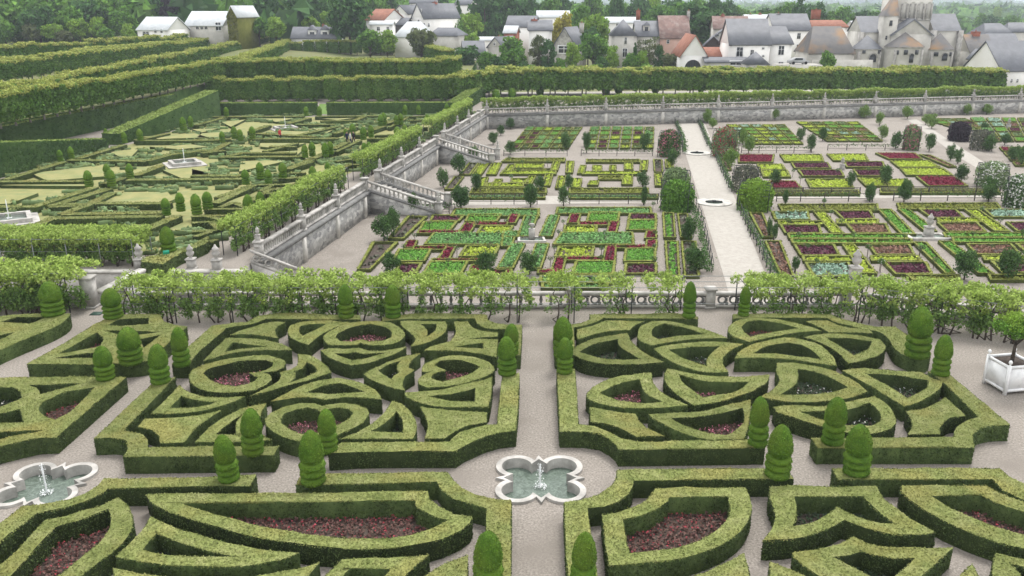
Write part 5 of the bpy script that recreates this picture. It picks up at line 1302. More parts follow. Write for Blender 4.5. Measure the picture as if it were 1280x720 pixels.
BEDS = {
 ('K1', 'in the steps-side half of the chequered square'): [(400,590,190,385,560,222,'purple'),(345,545,230,315,505,280,'green'),(620,820,185,600,790,225,'green'),(875,932,185,855,905,238,'red'),(655,855,234,650,850,250,'red'),(598,662,238,560,630,292,'red'),(315,560,284,305,555,300,'red'),(700,890,256,670,860,300,'lime'),
   (405,830,300,350,825,368,'leek'),(835,935,288,830,920,322,'leek'),(830,900,326,825,880,380,'leek'),(245,300,345,225,280,388,'red'),(285,480,380,280,470,400,'red'),(485,532,385,430,500,456,'red'),(400,680,456,390,680,470,'red'),(190,385,400,150,345,470,'green'),(190,330,485,170,290,545,'purple'),(605,805,378,565,775,440,'lime'),(385,610,475,340,570,548,'green'),
   (965,1045,192,925,990,318,'leek'),(1115,1175,190,1055,1130,318,'leek'),(885,962,365,800,890,512,'leek'),(1035,1112,365,985,1060,512,'leek'),(540,1050,150,512,1050,195,'leekdark'),(245,360,197,130,215,330,'grey'),(30,180,355,-60,10,520,'grey'),(640,700,495,620,680,548,'red'),(720,880,525,710,880,548,'red'),(1050,1200,525,1050,1190,545,'red')],
 ('K1b', 'in the walk-side half of the chequered square'): [(165,222,183,145,205,238,'red'),(280,465,170,265,455,224,'green'),(215,400,230,212,398,250,'red'),(405,460,232,390,442,292,'red'),(530,688,180,520,690,214,'purple'),(522,690,220,512,685,278,'green'),(130,325,255,120,320,298,'lime'),(110,545,296,60,550,368,'leek'),(635,690,288,622,690,330,'red'),(635,690,342,625,690,388,'red'),(445,632,374,440,632,392,'red'),(385,440,382,365,435,470,'red'),
   (95,305,382,70,295,440,'lime'),(505,685,395,495,680,470,'green'),(505,690,485,500,690,545,'purple'),(200,435,472,175,425,548,'green'),(75,132,450,42,110,545,'red'),(140,362,446,132,360,465,'red'),(735,795,175,745,805,325,'greenrow'),(825,880,180,845,905,325,'grey'),(750,820,350,765,830,560,'greenrow'),(850,930,350,870,950,560,'grey'),(85,655,142,75,660,178,'leekdark'),(-20,420,560,-20,420,600,'leekdark'),(-10,400,605,-10,380,635,'leekdark')],
 ('K2', 'in the near square across the wide walk'): [(362,970,122,385,972,160,'oliverow'),(320,540,168,345,550,215,'cabbage'),(580,640,168,690,755,297,'limerow'),(705,925,162,760,950,210,'purple'),(362,640,225,365,640,245,'limerow2'),(720,972,215,725,972,240,'limerow2'),(375,610,250,405,620,297,'purple'),(780,1020,242,830,1045,297,'brown'),(420,1140,305,430,1150,330,'leekrow'),(440,1180,336,450,1182,360,'leekrow'),(460,700,370,500,735,433,'purple'),(760,825,370,880,962,545,'limerow'),
   (920,1165,370,960,1195,430,'brown'),(510,840,440,520,850,470,'limerow2'),(930,1215,438,940,1240,468,'limerow2'),(530,790,482,580,830,560,'cabbage'),(1010,1270,478,1080,1300,548,'purple'),(975,1050,152,1120,1200,305,'greenrow'),(1100,1160,150,1260,1330,285,'greenrow'),(185,260,175,265,320,320,'brownrow'),(280,370,348,380,450,560,'brownrow')],
 ('K2b', 'in the urn square past the wide walk'): [(500,1110,115,520,1140,150,'oliverow'),(640,860,155,710,910,203,'purple'),(915,1000,152,1100,1190,285,'limerow'),(1040,1280,155,1090,1330,198,'cabbage'),(750,1005,207,755,1015,230,'limerow2'),(750,990,235,810,1045,288,'brown'),(1175,1330,232,1240,1400,285,'purple'),(785,1330,297,800,1330,322,'leekrow'),(840,1330,328,850,1330,355,'leekrow'),(930,1200,367,990,1255,428,'brown'),(1235,1400,365,1290,1400,410,'brown'),(1030,1330,438,1040,1330,465,'limerow2'),(1085,1330,475,1150,1350,540,'purple'),
   (605,680,355,800,850,545,'greenrow'),(760,830,350,1000,1090,545,'greenrow'),(560,880,555,600,880,585,'oliverow'),(1065,1330,555,1080,1330,585,'oliverow')],
 ('K3', 'in the lime green maze square'): [(560,915,330,530,912,352,'oliverow'),(470,525,360,435,490,430,'limerow'),(572,608,370,540,580,415,'limerow'),(610,785,365,605,780,390,'limerow2'),(850,885,350,830,868,405,'limerow'),(535,860,408,520,860,430,'limerow2'),(400,442,450,370,422,505,'limerow'),(490,528,460,462,510,505,'limerow'),(590,690,456,585,688,480,'limerow2'),(700,735,440,672,708,490,'limerow'),(800,842,425,780,820,500,'limerow'),(440,660,484,435,660,506,'limerow2'),(350,800,515,335,800,545,'oliverow'),
   (930,970,350,925,960,420,'limerow'),(880,920,440,862,902,515,'limerow'),(330,385,360,270,330,430,'grey'),(400,450,358,350,400,430,'limerow'),(240,290,445,180,230,520,'grey'),(600,840,395,600,830,404,'oliverow'),(330,790,555,330,790,575,'leekdark')],
 ('K3b', 'in the walk-side half of the maze square'): [(130,158,375,110,142,425,'limerow'),(205,255,375,205,252,410,'limerow'),(310,342,375,308,340,405,'limerow'),(400,445,360,400,445,400,'limerow'),(500,540,345,495,532,405,'limerow'),(165,490,338,165,490,356,'oliverow'),(150,490,412,140,490,430,'limerow2'),(185,235,470,175,230,495,'limerow'),(390,445,432,385,440,492,'limerow'),(80,132,455,70,122,510,'limerow'),(240,380,440,240,380,460,'oliverow'),(60,540,515,60,540,545,'oliverow'),(60,600,553,60,600,575,'leekdark'),(578,625,340,585,630,415,'grey'),(650,690,340,655,695,390,'limerow'),(585,620,425,590,640,500,'limerow')],
 ('K4', 'in the striped salad square'): [(215,430,310,215,420,355,'red'),(470,720,308,500,735,350,'lime'),(330,480,368,345,500,400,'lime'),(350,510,405,370,530,445,'lime'),(540,760,358,560,780,392,'purple'),(580,840,402,610,860,440,'purple'),(400,560,472,420,600,515,'red'),(630,880,458,660,920,512,'lime'),(760,990,305,800,1010,345,'lime'),(860,1100,352,880,1110,385,'purple'),(920,1090,400,950,1110,438,'purple'),(950,1090,452,1000,1120,500,'lime'),(430,950,527,430,955,552,'oliverow'),(100,140,335,130,165,400,'brownrow')],
 ('K4b', 'in the farther striped salad square'): [(370,610,300,450,650,335,'red'),(460,690,345,510,760,385,'lime'),(520,780,392,560,840,435,'lime'),(620,850,445,690,930,500,'red'),(430,560,460,450,600,505,'lime'),(400,1120,517,400,1130,545,'oliverow'),(640,700,310,820,860,382,'brownrow')]}
for (tile, where), L in BEDS.items():
    for v in L: bed(None, tile, v, where)
# far squares: a chequer of small beds each
def far_square(tile, c, nu, nv, where, kinds, seed):
    r = random.Random(seed)
    (x0, x1, yt, x2, x3, yb) = c
    for j in range(nv):
        for i in range(nu):
            u0, u1 = (i + .06) / nu, (i + .92) / nu
            v0, v1 = (j + .10) / nv, (j + .86) / nv
            def P(u, v): 
                return (x0 + (x2 - x0) * v) * (1 - u) + (x1 + (x3 - x1) * v) * u, yt + (yb - yt) * v
            a, b_, c_, d = P(u0, v0), P(u1, v0), P(u1, v1), P(u0, v1)
            bed(None, tile, (a[0], b_[0], a[1], d[0], c_[0], c_[1], r.choice(kinds)), where, .13)
far_square('K3', (680, 1030, 138, 570, 940, 272), 6, 5, 'in the far square below the far corner steps', ['leek', 'green', 'leek', 'mixed', 'limerow', 'brown', 'purple', 'mixed'], 1)
far_square('K3b', (185, 585, 136, 150, 580, 272), 6, 5, 'in the far square beside the wide walk', ['leek', 'green', 'mixed', 'mixed', 'limerow', 'purple', 'leek'], 2)
far_square('K4', (130, 500, 122, 300, 620, 245), 5, 6, 'in the far square behind the rose arbours', ['green', 'lime', 'mixed', 'green', 'cabbage', 'limerow', 'limerow'], 3)
far_square('K4', (560, 950, 105, 760, 1110, 228), 5, 6, 'in the far square below the long wall', ['green', 'lime', 'mixed', 'limerow', 'cabbage', 'mixed', 'brown'], 4)
far_square('K4b', (640, 920, 85, 900, 1100, 160), 3, 4, 'in the outermost far square', ['cabbage', 'brown', 'mixed', 'purple', 'green'], 5)
far_square('K4b', (940, 1330, 80, 1080, 1380, 230), 4, 5, 'in the outermost square past the dark arbour', ['cabbage', 'brown', 'mixed', 'green', 'leek', 'purple'], 6)
far_square('K4b', (1120, 1330, 260, 1230, 1400, 380), 3, 4, 'in the outermost square near the pale rose arbour', ['brown', 'mixed', 'red', 'limerow'], 7)

# ------------------------------------------------------------------ small fruit trees, standard roses, arbours, fences
def small_tree_mesh(seed, mat, shape=(.5, .5, .5), leaf=.085, n=26):
    """unit tree: crown 1 high by 1 wide, centred at .5"""
    r = np.random.default_rng(seed)
    mb = MB(mat)
    for k in range(n + 10):
        d = r.normal(size=3); d /= np.linalg.norm(d)
        q = .86 * r.random() ** .38
        blob_leaves(mb, np.array((0, 0, .5)) + d * q * np.array((.5, .5, .5)) * 1.0, (.2, .2, .17), 72, leaf * .55, mat, r, .45, .9)
    return mb.mesh('small_crown')
SMALL = dict(d=[small_tree_mesh(s, 'pear_leaf') for s in (61, 62, 63)], l=[small_tree_mesh(s, 'pear_leaf_light') for s in (64, 65, 66)])
TRUNK = MB('bark').tube([(0, 0, 0), (.02, .01, .4), (-.01, 0, .8), (.0, 0, 1.0)], [.06, .05, .045, .03], 6).mesh('trunk')
def small_tree(tile, x, yt, yb, w, kind, label, group):
    X, T = px(tile, x, yt); _, B = px(tile, x, yb)
    p = G(X, B, ZK)
    h = ZAT(T, p.y) - ZK
    W = w * S52 * PXM(p.y, ZK)
    t = empty('fruit_tree', p, random.random() * 6.28, label, 'tree', group)
    th = .10 * h
    obj('trunk', TRUNK, t, sc=(1, 1, h * .6))
    obj('crown', random.choice(SMALL[kind]), t, (0, 0, th), sc=(W * 1.12, W * 1.12, (h - th)))
GT1, GT2 = 'clipped fruit trees near the stone steps', 'small fruit trees along the beds'
for tile, L, kind, lab, gr in [
    ('K1', [(285,55,190,75),(160,145,330,90),(100,190,352,115),(135,425,560,110),(572,10,150,95),(1000,0,140,75),(1203,10,135,65),(730,410,570,115),(990,415,560,115)], 'd', 'dark green egg-shaped fruit tree beside the chequered square', 'fruit trees round the chequered square'),
    ('K1b', [(615,5,130,35),(888,190,355,90),(930,370,545,120)], 'd', 'dark green fruit tree in the grey beds beside the wide walk', 'fruit trees beside the wide walk'),
    ('K2b', [(910,405,590,130),(1180,395,590,130)], 'd', 'rounded dark fruit tree standing between the urn square and the vines', 'fruit trees behind the slanting vines'),
    ('K2b', [(330,5,110,50),(540,0,112,70),(1060,0,112,75)], 'd', 'airy fruit tree along the espalier fence of the striped squares', 'fruit trees along the espalier fence'),
    ('K2', [(300,200,330,30),(330,240,352,38),(400,40,128,30),(460,445,545,45)], 'd', 'slim young fruit tree in the brown red salad beds', 'slim young fruit trees across the wide walk'),
    ('K3', [(352,255,360,60),(270,305,440,85),(168,390,515,65),(370,425,540,65),(278,500,640,95),(705,495,635,75),(765,440,540,60),(940,430,530,50)], 'd', 'egg-shaped fruit tree beside the lime green maze square', 'fruit trees round the maze square'),
    ('K3', [(475,170,250,55),(580,225,310,60),(522,130,195,45),(580,85,155,50),(920,170,280,60),(1050,170,300,40)], 'd', 'small fruit tree beside the far square below the corner steps', 'fruit trees round the far square'),
    ('K3b', [(518,170,290,60),(508,410,510,75),(515,510,620,35),(680,222,330,55),(690,275,385,60),(755,530,665,65),(160,170,262,50)], 'd', 'small fruit tree along the walk side of the maze square', 'fruit trees on the walk side of the maze'),
    ('K3b', [(905,30,118,50),(940,80,150,45),(1125,150,250,50),(1160,185,305,60),(1050,275,400,75)], 'l', 'bright green fruit tree across the wide walk by the rose arbours', 'bright fruit trees by the rose arbours'),
    ('K4', [(433,20,100,45),(550,15,92,45),(985,8,88,65),(1250,5,92,55)], 'l', 'bright green rounded tree against the long far wall', 'bright trees against the far wall'),
    ('K4', [(593,140,228,50),(655,185,292,55),(728,140,228,50),(235,150,240,45),(435,400,500,65),(900,410,512,50),(1110,375,502,75),(500,525,620,30),(1015,480,592,55)], 'd', 'small fruit tree among the striped salad beds', 'fruit trees among the striped beds'),
    ('K4b', [(928,0,68,50),(1048,0,64,55),(675,55,128,45),(712,60,152,55),(390,50,132,45),(405,128,222,55)], 'l', 'bright green fruit tree between the far wall and the outermost beds', 'bright fruit trees of the outermost beds'),
    ('K4b', [(487,165,278,60),(695,180,292,60),(825,245,347,55),(870,270,367,50),(890,370,485,75),(1060,440,592,80),(540,460,602,70),(1062,190,292,80),(1160,180,252,60),(1210,250,352,65),(1265,260,382,60),(1035,115,158,40)], 'd', 'fruit tree along the diagonal path past the striped squares', 'fruit trees along the diagonal path')]:
    for v in L: small_tree(tile, *v, kind, lab, gr)
# standard roses
r_ = np.random.default_rng(9)
RHEAD = []
for s in range(3):
    mb = MB('pear_leaf'); q = np.random.default_rng(100 + s)
    blob_leaves(mb, (0, 0, .95), (.30, .30, .22), 130, .06, 'pear_leaf', q, .3, 1.0)
    blob_leaves(mb, (0, 0, .97), (.30, .30, .22), 14, .05, ('flower_pink', 'flower_white', 'pear_leaf')[s], q, .9, .6)
    RHEAD.append(mb.mesh('rose_head'))
RSTEM = MB('bark').tube([(0, 0, 0), (.01, 0, .5), (0, 0, .95)], .022, 5).mesh('rose_stem')
for tile, L, where in (('K1', [(380,225,285),(290,300,370),(220,375,430),(672,225,280),(850,220,270),(548,380,450),(800,300,345),(605,295,345),(720,165,210),(890,165,205),(495,465,520),(750,380,430)], 'in the chequered square below the steps'),
                ('K1b', [(145,165,200),(118,225,275),(388,225,270),(352,380,450),(372,290,345),(38,450,510),(62,390,440),(90,300,340),(680,295,345),(676,380,430),(675,445,520),(670,110,165),(395,155,195),(350,465,500)], 'in the walk-side half of the chequered square'),
                ('K2', [(635,95,150),(680,160,215),(950,145,205),(1025,205,270),(742,215,280),(412,205,275),(480,295,360),(820,295,355),(905,370,450),(985,460,545),(1228,380,445),(535,365,430),(590,455,520),(1130,315,365)], 'in the near square across the wide walk'),
                ('K2b', [(735,150,205),(830,205,260),(1015,140,200),(1128,210,270),(960,290,350),(1265,280,350),(315,370,445),(635,380,440),(720,455,520),(390,460,535),(1075,370,430)], 'in the urn square past the wide walk'),
                ('K3', [(655,345,395),(810,350,390),(630,395,440),(585,435,490),(575,335,360)], 'in the lime green maze square'),
                ('K4', [(820,395,450),(915,335,385),(1010,390,445),(590,440,500),(545,400,450),(735,580,640)], 'in the striped salad square')):
    for x, a, b in L:
        X, T = px(tile, x, a); _, Bq = px(tile, x, b)
        p = G(X, Bq, ZK); h = max(.8, ZAT(T, p.y) - ZK)
        t = empty('standard_rose', p, random.random() * 6, 'small standard rose on a bare stem ' + where, 'rose', 'standard roses ' + where)
        obj('stem', RSTEM, t, sc=(1, 1, h / 1.15)); obj('head', random.choice(RHEAD), t, sc=(h / 1.15,) * 3)
# arbours
def arbour(tile, xl, xr, yt, yb, label, leafm, flow=None, dens=1.0):
    X0, T = px(tile, xl, yt); X1, Bq = px(tile, xr, yb)
    p = G((X0 + X1) / 2, Bq - 2, ZK)
    W = (X1 - X0) * PXM(p.y, ZK) * .84; h = (ZAT(T, p.y) - ZK) * .95
    t = empty('rose_arbour', p, 1.15, label, 'arbour')
    R = W * .42; dp = W * .86
    r = np.random.default_rng(int(xl * 7 + yt))
    def arc(y, k=14):
        return [(-R * math.cos(math.pi * i / k), y, h * .45 + h * .5 * math.sin(math.pi * i / k)) for i in range(k + 1)]
    for y in np.linspace(-dp / 2, dp / 2, 4):
        MB('metal_dark').tube([(-R, y, 0)] + arc(y) + [(R, y, 0)], .035, 5).build('arch', t)
    for k in range(1, 14, 2):
        a = math.pi * k / 14
        MB('metal_dark').tube([(-R * math.cos(a), -dp / 2, h * .45 + h * .5 * math.sin(a)), (-R * math.cos(a), dp / 2, h * .45 + h * .5 * math.sin(a))], .025, 4).build('lath', t)
    mb = MB(leafm)
    n = int(4200 * dens)
    a = math.pi * r.random(n) * 1.0
    z = h * .45 + h * .5 * np.sin(a); x = -R * np.cos(a)
    lowm = r.random(n) < .35
    z = np.where(lowm, h * .5 * r.random(n), z); x = np.where(lowm, np.where(r.random(n) < .5, -R, R), x)
    yy = r.uniform(-dp / 2, dp / 2, n); kk = np.sqrt(1 - .82 * (yy / (dp / 2)) ** 2); x = x * kk; z = np.where(z > h * .4, h * .4 + (z - h * .4) * kk, z)
    P = np.c_[x, yy, z] + r.normal(scale=.12, size=(n, 3))
    N = np.c_[x / R, np.zeros(n), np.maximum(0, (z - h * .4) / h)]; N /= np.linalg.norm(N, axis=1, keepdims=True) + 1e-6
    mb.leaves(P, N, .13, spread=.8, m=leafm, r=r)
    if flow:
        s = r.choice(n, int(n * .16)); mb.leaves(P[s] + N[s] * .1, N[s], .11, spread=.6, m=flow, r=r, asp=.9)
    mb.build('foliage', t)
for a in (('K3b', 590, 750, 150, 330, 'arbour with deep pink roses on the maze side of the wide walk', 'pear_leaf', 'flower_pink', 1.2), ('K3b', 610, 810, 385, 560, 'grey twiggy arbour behind the green leafy arbour beside the walk', 'herb', None, .8),
          ('K3b', 605, 835, 465, 660, 'round green leafy arbour with an iron arch at the near crossing', 'tree_mid', None, 2.4), ('K3b', 915, 1110, 135, 330, 'grey arbour with red roses across the wide walk', 'herb', 'flower_red', 1.1),
          ('K3b', 1040, 1240, 365, 545, 'open lattice arbour with few leaves across the wide walk', 'crop_grey', None, .5), ('K4', 185, 435, 460, 655, 'bright yellow-green leafy arbour across the wide walk', 'tree_light', None, 2.4),
          ('K4b', 520, 640, 120, 290, 'arbour with a column of pink roses by the diagonal path', 'herb', 'flower_pink', 1.0), ('K4b', 800, 950, 105, 235, 'dark purple-leaved arbour under an iron arch near the far wall', 'tree_purple', None, 1.6),
          ('K4b', 930, 1090, 150, 290, 'pale grey wire arbour beside the dark arbour', 'crop_grey', None, .6), ('K4b', 960, 1185, 350, 515, 'grey twiggy arbour with white roses beside the diagonal path', 'herb', 'flower_white', 1.1),
          ('K4b', 1140, 1300, 430, 640, 'arbour covered with pale pink and white roses at the garden edge', 'pear_leaf', 'flower_white', 1.4)):
    arbour(*a)
# espalier fences and low palings
def fence(tile, x0, x1, y, h, label, leafy, slats=True):
    a, b = GT(tile, x0, y, ZK), GT(tile, x1, y, ZK)
    L = (b - a).length
    t = empty('garden_fence', a, math.atan2(b.y - a.y, b.x - a.x), label, 'fence')
    n = max(1, int(L / 2.2))
    for i in range(n + 1): MB('timber_dark').box((0, 0, h / 2), (.07, .07, h)).build('post', t, (L * i / n, 0, 0))
    for z in (.35, .92): MB('timber_dark').box((L / 2, 0, h * z), (L, .035, .04)).build('rail', t)
    r = np.random.default_rng(int(x0 + y))
    if leafy:
        mb = MB('pear_leaf')
        k = int(L * 26)
        mb.leaves(np.c_[r.uniform(0, L, k), r.normal(scale=.1, size=k), h * (.85 + .14 * r.normal(size=k))], np.tile((0, -.6, .8), (k, 1)), .10, spread=.8, r=r)
        tag(mb.build('espalier_leaves', t), kind='stuff')
    else:
        mb = MB('bark_pale')
        for s in np.arange(.1, L, .16): mb.box((s, 0, h * .48), (.05, .02, h * .9))
        tag(mb.build('palings', t), kind='stuff')
for f in (('K3', 320, 745, 618, .8, 'low leafy espalier fence along the cross path before the chequered square', True), ('K3b', 60, 600, 615, .8, 'low leafy espalier fence along the cross path, walk side', True), ('K3', 330, 790, 582, .5, 'low paling along the back of the cross path, steps side', False), ('K3b', 60, 605, 580, .5, 'low paling along the cross path below the maze, walk side', False),
          ('K4', 445, 1035, 600, .85, 'espalier fence along the cross path in front of the striped square', True), ('K4b', 475, 1140, 595, .85, 'espalier fence along the cross path in front of the farther striped square', True), ('K4', 430, 958, 556, .75, 'brown paling fence below the striped salad square', False), ('K4b', 400, 1130, 550, .75, 'brown paling fence below the farther striped square', False),
          ('K3', 540, 930, 320, .8, 'leafy espalier fence between the maze square and the far corner square', True), ('K3b', 130, 570, 320, .8, 'leafy espalier fence behind the maze, walk side', True), ('K4', 230, 660, 300, .8, 'leafy espalier fence behind the striped salad square', True), ('K4', 760, 1230, 285, .8, 'leafy espalier fence behind the farther striped square', True),
          ('K3', 20, 240, 665, .8, 'espalier fence at the foot of the near garden steps', True), ('K1', 330, 500, 190, .8, 'short espalier fence at the corner of the chequered square', True)):
    fence(*f)
def walk_fence(tile, pts, label):
    P = [GT(tile, x, y, ZK) for x, y in pts]
    t = empty('garden_fence', P[0], 0, label, 'fence')
    r = np.random.default_rng(int(pts[0][0]))
    mb = MB('pear_leaf', 'crop_green')
    for a, b in zip(P[:-1], P[1:]):
        A, B = a - P[0], b - P[0]
        L = (B - A).length
        n = max(1, int(L / 1.9))
        for i in range(n): 
            q = A.lerp(B, i / n); MB('metal_dark').box((0, 0, .5), (.06, .06, 1.0)).build('post', t, q)
        for z in (.3, .9): MB('metal_dark').tube([A + Vector((0, 0, z)), B + Vector((0, 0, z))], .022, 4).build('rail', t)
        k = int(L * 45); f = r.random((k, 1))
        q = np.array(A) * (1 - f) + np.array(B) * f
        off = .35 if pts[0][0] > 60 and tile != 'K2' else .35
        mb.leaves(q + np.c_[r.normal(scale=.16, size=k) - (.3 if tile == 'K1b' else -.3), r.normal(scale=.1, size=k), .15 + .35 * r.random(k)], np.tile((0, 0, 1.), (k, 1)), .11, spread=.9, m='pear_leaf', r=r)
    tag(mb.build('border_plants', t), kind='stuff')
walk_fence('K1b', [(935, 150), (965, 230), (1000, 360), (1040, 560)], 'dark iron fence with low plants along the chequered side of the wide walk')
walk_fence('K2', [(102, 130), (185, 325), (205, 340), (330, 620)], 'dark iron fence with low plants along the far side of the wide walk')
walk_fence('K3b', [(705, 120), (750, 240), (755, 310)], 'iron fence along the wide walk beside the pink rose arbour')
walk_fence('K3b', [(845, 110), (905, 260), (940, 300), (1045, 540)], 'iron fence along the wide walk beside the red rose arbour')
# round pools let into the wide walk
for tile, x, y, w, lab in (('K3b', 948, 602, 220, 'flat white round pool with a dark centre at the near crossing of the wide walk'), ('K3b', 843, 299, 170, 'flat white round pool with a dark centre at the far crossing of the wide walk')):
    X, Y = px(tile, x, y); p = G(X, Y, ZK + .1)
    R = w * S52 * PXM(p.y, ZK) / 2
    t = empty('round_pool', (p.x, p.y, ZK), 0, lab, 'pool')
    n = 28
    circ = lambda q: [(q * math.cos(2 * math.pi * i / n), q * math.sin(2 * math.pi * i / n)) for i in range(n)]
    MB('stone_pale').prism(circ(R), 0, .10, holes=[circ(R * .5)], m='stone_pale').build('rim', t)
    MB('water').prism(circ(R * .495), 0, .05, m='water').build('water', t)
    MB('metal_dark').box((0, 0, .12), (R * .9, .18, .12)).box((0, 0, .16), (.3, .3, .2)).build('spout', t)
# stone vases in the squares
p = GT('K2b', 688, 330, ZK)
t = empty('square_pool', p, .0, 'small square pool with a white rim under the tall stone vase', 'pool')
o = [(-1.5, -1.1), (1.5, -1.1), (1.1, 1.0), (-1.6, 1.0)]
MB('stone_pale').prism([(-1.9, -.95), (1.8, -.95), (1.5, .85), (-1.9, .85)], 0, .2, holes=[[(-1.55, -.7), (1.45, -.7), (1.15, .6), (-1.5, .6)]], m='stone_pale').build('rim', t)
MB('water').prism([(-1.54, -.69), (1.44, -.69), (1.14, .59), (-1.49, .59)], 0, .08, m='water').build('water', t)
urn('tall grey stone vase standing in the small white-rimmed square pool', p + Vector((0, 0, .085)), 1.95)
p = GT('K1', 1008, 350, ZK)
t = empty('square_pool', p, 0, 'dark square pool in the middle of the chequered square', 'pool')
MB('stone_pale').prism([(-1.15, -.7), (1.15, -.7), (1.0, .7), (-1.15, .7)], 0, .2, holes=[[(-.95, -.55), (.95, -.55), (.85, .55), (-.95, .55)]], m='stone_pale').build('rim', t)
MB('water').prism([(-.94, -.54), (.94, -.54), (.84, .54), (-.94, .54)], 0, .08, m='water').build('water', t)
MB('stone').box((0, .1, .5), (.5, .5, 1.0)).lathe([(.12, 1.0), (.1, 1.1), (.26, 1.3), (.2, 1.42)], 10, (0, .1, 0)).build('fountain_post', t)
urn('short grey stone vase among the striped salad beds', GT('K4', 848, 405, ZK), 1.5)
urn('short grey stone vase in the outermost beds near the dark arbour', GT('K4b', 1182, 150, ZK), 1.6)
urn('stone vase showing above the near vines, beside silvery cabbages', GT('K2', 826, 590, ZK), 2.2)
# ------------------------------------------------------------------ tall clipped hedges round the cross parterre
def tall_hedge(label, a, b, ha, hb, w, z0=0.0, top='hedge_crest'):
    a, b = Vector(a[:2]), Vector(b[:2])
    d = (b - a); L = d.length; d /= L
    n = Vector((-d.y, d.x)) * w / 2
    r = np.random.default_rng(int(abs(a.x * 31 + a.y * 17)))
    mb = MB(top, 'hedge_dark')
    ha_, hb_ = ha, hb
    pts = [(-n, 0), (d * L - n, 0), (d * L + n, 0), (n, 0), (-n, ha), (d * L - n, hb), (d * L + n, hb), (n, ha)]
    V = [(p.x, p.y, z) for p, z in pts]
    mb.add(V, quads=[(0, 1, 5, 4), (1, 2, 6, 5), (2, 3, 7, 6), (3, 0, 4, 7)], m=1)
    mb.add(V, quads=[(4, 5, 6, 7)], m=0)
    def sc(p0, p1, p2, p3, N, dens, m, size):
        p0, p1, p2, p3 = [np.array(V[i]) for i in (p0, p1, p2, p3)]
        ar = np.linalg.norm(np.cross(p1 - p0, p3 - p0))
        k = int(ar * dens); u, v = r.random((k, 1)), r.random((k, 1))
        P = p0 * (1 - u) * (1 - v) + p1 * u * (1 - v) + p2 * u * v + p3 * (1 - u) * v
        mb.leaves(P, np.tile(N, (k, 1)), size, spread=.6, m=m, r=r)
    nn = np.array((n.x, n.y, 0)) / (w / 2); dd = np.array((d.x, d.y, 0))
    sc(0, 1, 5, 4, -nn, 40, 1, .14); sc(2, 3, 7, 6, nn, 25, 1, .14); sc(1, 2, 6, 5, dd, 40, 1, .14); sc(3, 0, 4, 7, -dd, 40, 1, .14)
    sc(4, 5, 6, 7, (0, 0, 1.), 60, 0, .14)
    return tag(mb.build('tall_hedge', None, (a.x, a.y, z0)), label, 'hedge')
def T(tile, x, y): return GT(tile, x, y, 0)
a, b = G(-60, 236, 0), G(128, 186, 0)
tall_hedge('tall dark clipped hedge sloping down beside the square basin, with a bright crest', a, b, 4.1, 1.15, 1.6)
a, b = RE(-59.5, 84), RE(-50.2, 128)
tall_hedge('long dark hedge below the first row of clipped limes', a, b, 2.7, 2.95, 1.2)
a, b = G(140, 181, 0), G(268, 146, 0)
tall_hedge('dark clipped hedge rising towards the back corner of the cross parterre', a, b, 1.35, 3.9, 2.2)
a, b = G(266, 144, 0), G(397, 143.5, 0)
tall_hedge('straight dark hedge at the back of the cross parterre, before the grass gap', a, b, 1.85, 1.85, 1.2)
a, b = G(410, 143.5, 0), G(566, 143, 0)
tall_hedge('straight dark hedge at the back of the cross parterre, past the grass gap', a, b, 1.85, 1.85, 1.2)
a, b = G(568, 143, 0), G(600, 123, 0)
tall_hedge('dark hedge turning back from the cross parterre towards the far lime avenue', a, b, 1.9, 2.4, 2.0)

# ------------------------------------------------------------------ clipped lime trees in rows
def lime_mesh(seed, w, d, h0, h1, leaf=.17, n=2600):
    """pleached lime: box-clipped crown, fresh pale shoots on top"""
    r = np.random.default_rng(seed)
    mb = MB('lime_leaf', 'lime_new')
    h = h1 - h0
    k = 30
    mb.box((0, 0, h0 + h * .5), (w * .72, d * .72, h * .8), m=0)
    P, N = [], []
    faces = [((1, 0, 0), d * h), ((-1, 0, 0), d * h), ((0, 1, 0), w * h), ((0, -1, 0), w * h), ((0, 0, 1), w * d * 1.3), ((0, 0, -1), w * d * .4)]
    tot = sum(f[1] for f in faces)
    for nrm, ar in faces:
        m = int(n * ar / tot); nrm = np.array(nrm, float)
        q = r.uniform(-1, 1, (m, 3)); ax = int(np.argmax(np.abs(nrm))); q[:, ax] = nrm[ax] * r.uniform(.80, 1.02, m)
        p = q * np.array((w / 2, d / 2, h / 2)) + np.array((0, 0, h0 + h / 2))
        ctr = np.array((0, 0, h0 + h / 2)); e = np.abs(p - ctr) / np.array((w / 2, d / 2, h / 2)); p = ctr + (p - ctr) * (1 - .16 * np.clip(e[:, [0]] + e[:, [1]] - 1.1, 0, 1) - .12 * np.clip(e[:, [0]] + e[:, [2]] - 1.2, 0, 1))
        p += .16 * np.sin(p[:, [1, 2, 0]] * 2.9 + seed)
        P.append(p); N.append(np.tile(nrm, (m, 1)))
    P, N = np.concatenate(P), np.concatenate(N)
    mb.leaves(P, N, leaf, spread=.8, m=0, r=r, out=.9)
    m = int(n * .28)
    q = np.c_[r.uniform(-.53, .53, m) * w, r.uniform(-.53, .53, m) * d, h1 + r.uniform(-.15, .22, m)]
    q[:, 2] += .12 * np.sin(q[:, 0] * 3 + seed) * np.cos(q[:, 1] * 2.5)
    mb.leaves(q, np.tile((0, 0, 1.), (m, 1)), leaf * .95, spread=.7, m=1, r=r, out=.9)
    return mb.mesh('lime_crown')
LT = MB('bark_pale').tube([(0, 0, 0), (.02, 0, .8), (0, .02, 1.8), (.02, 0, 2.6)], [.14, .11, .10, .07], 7).mesh('lime_trunk')
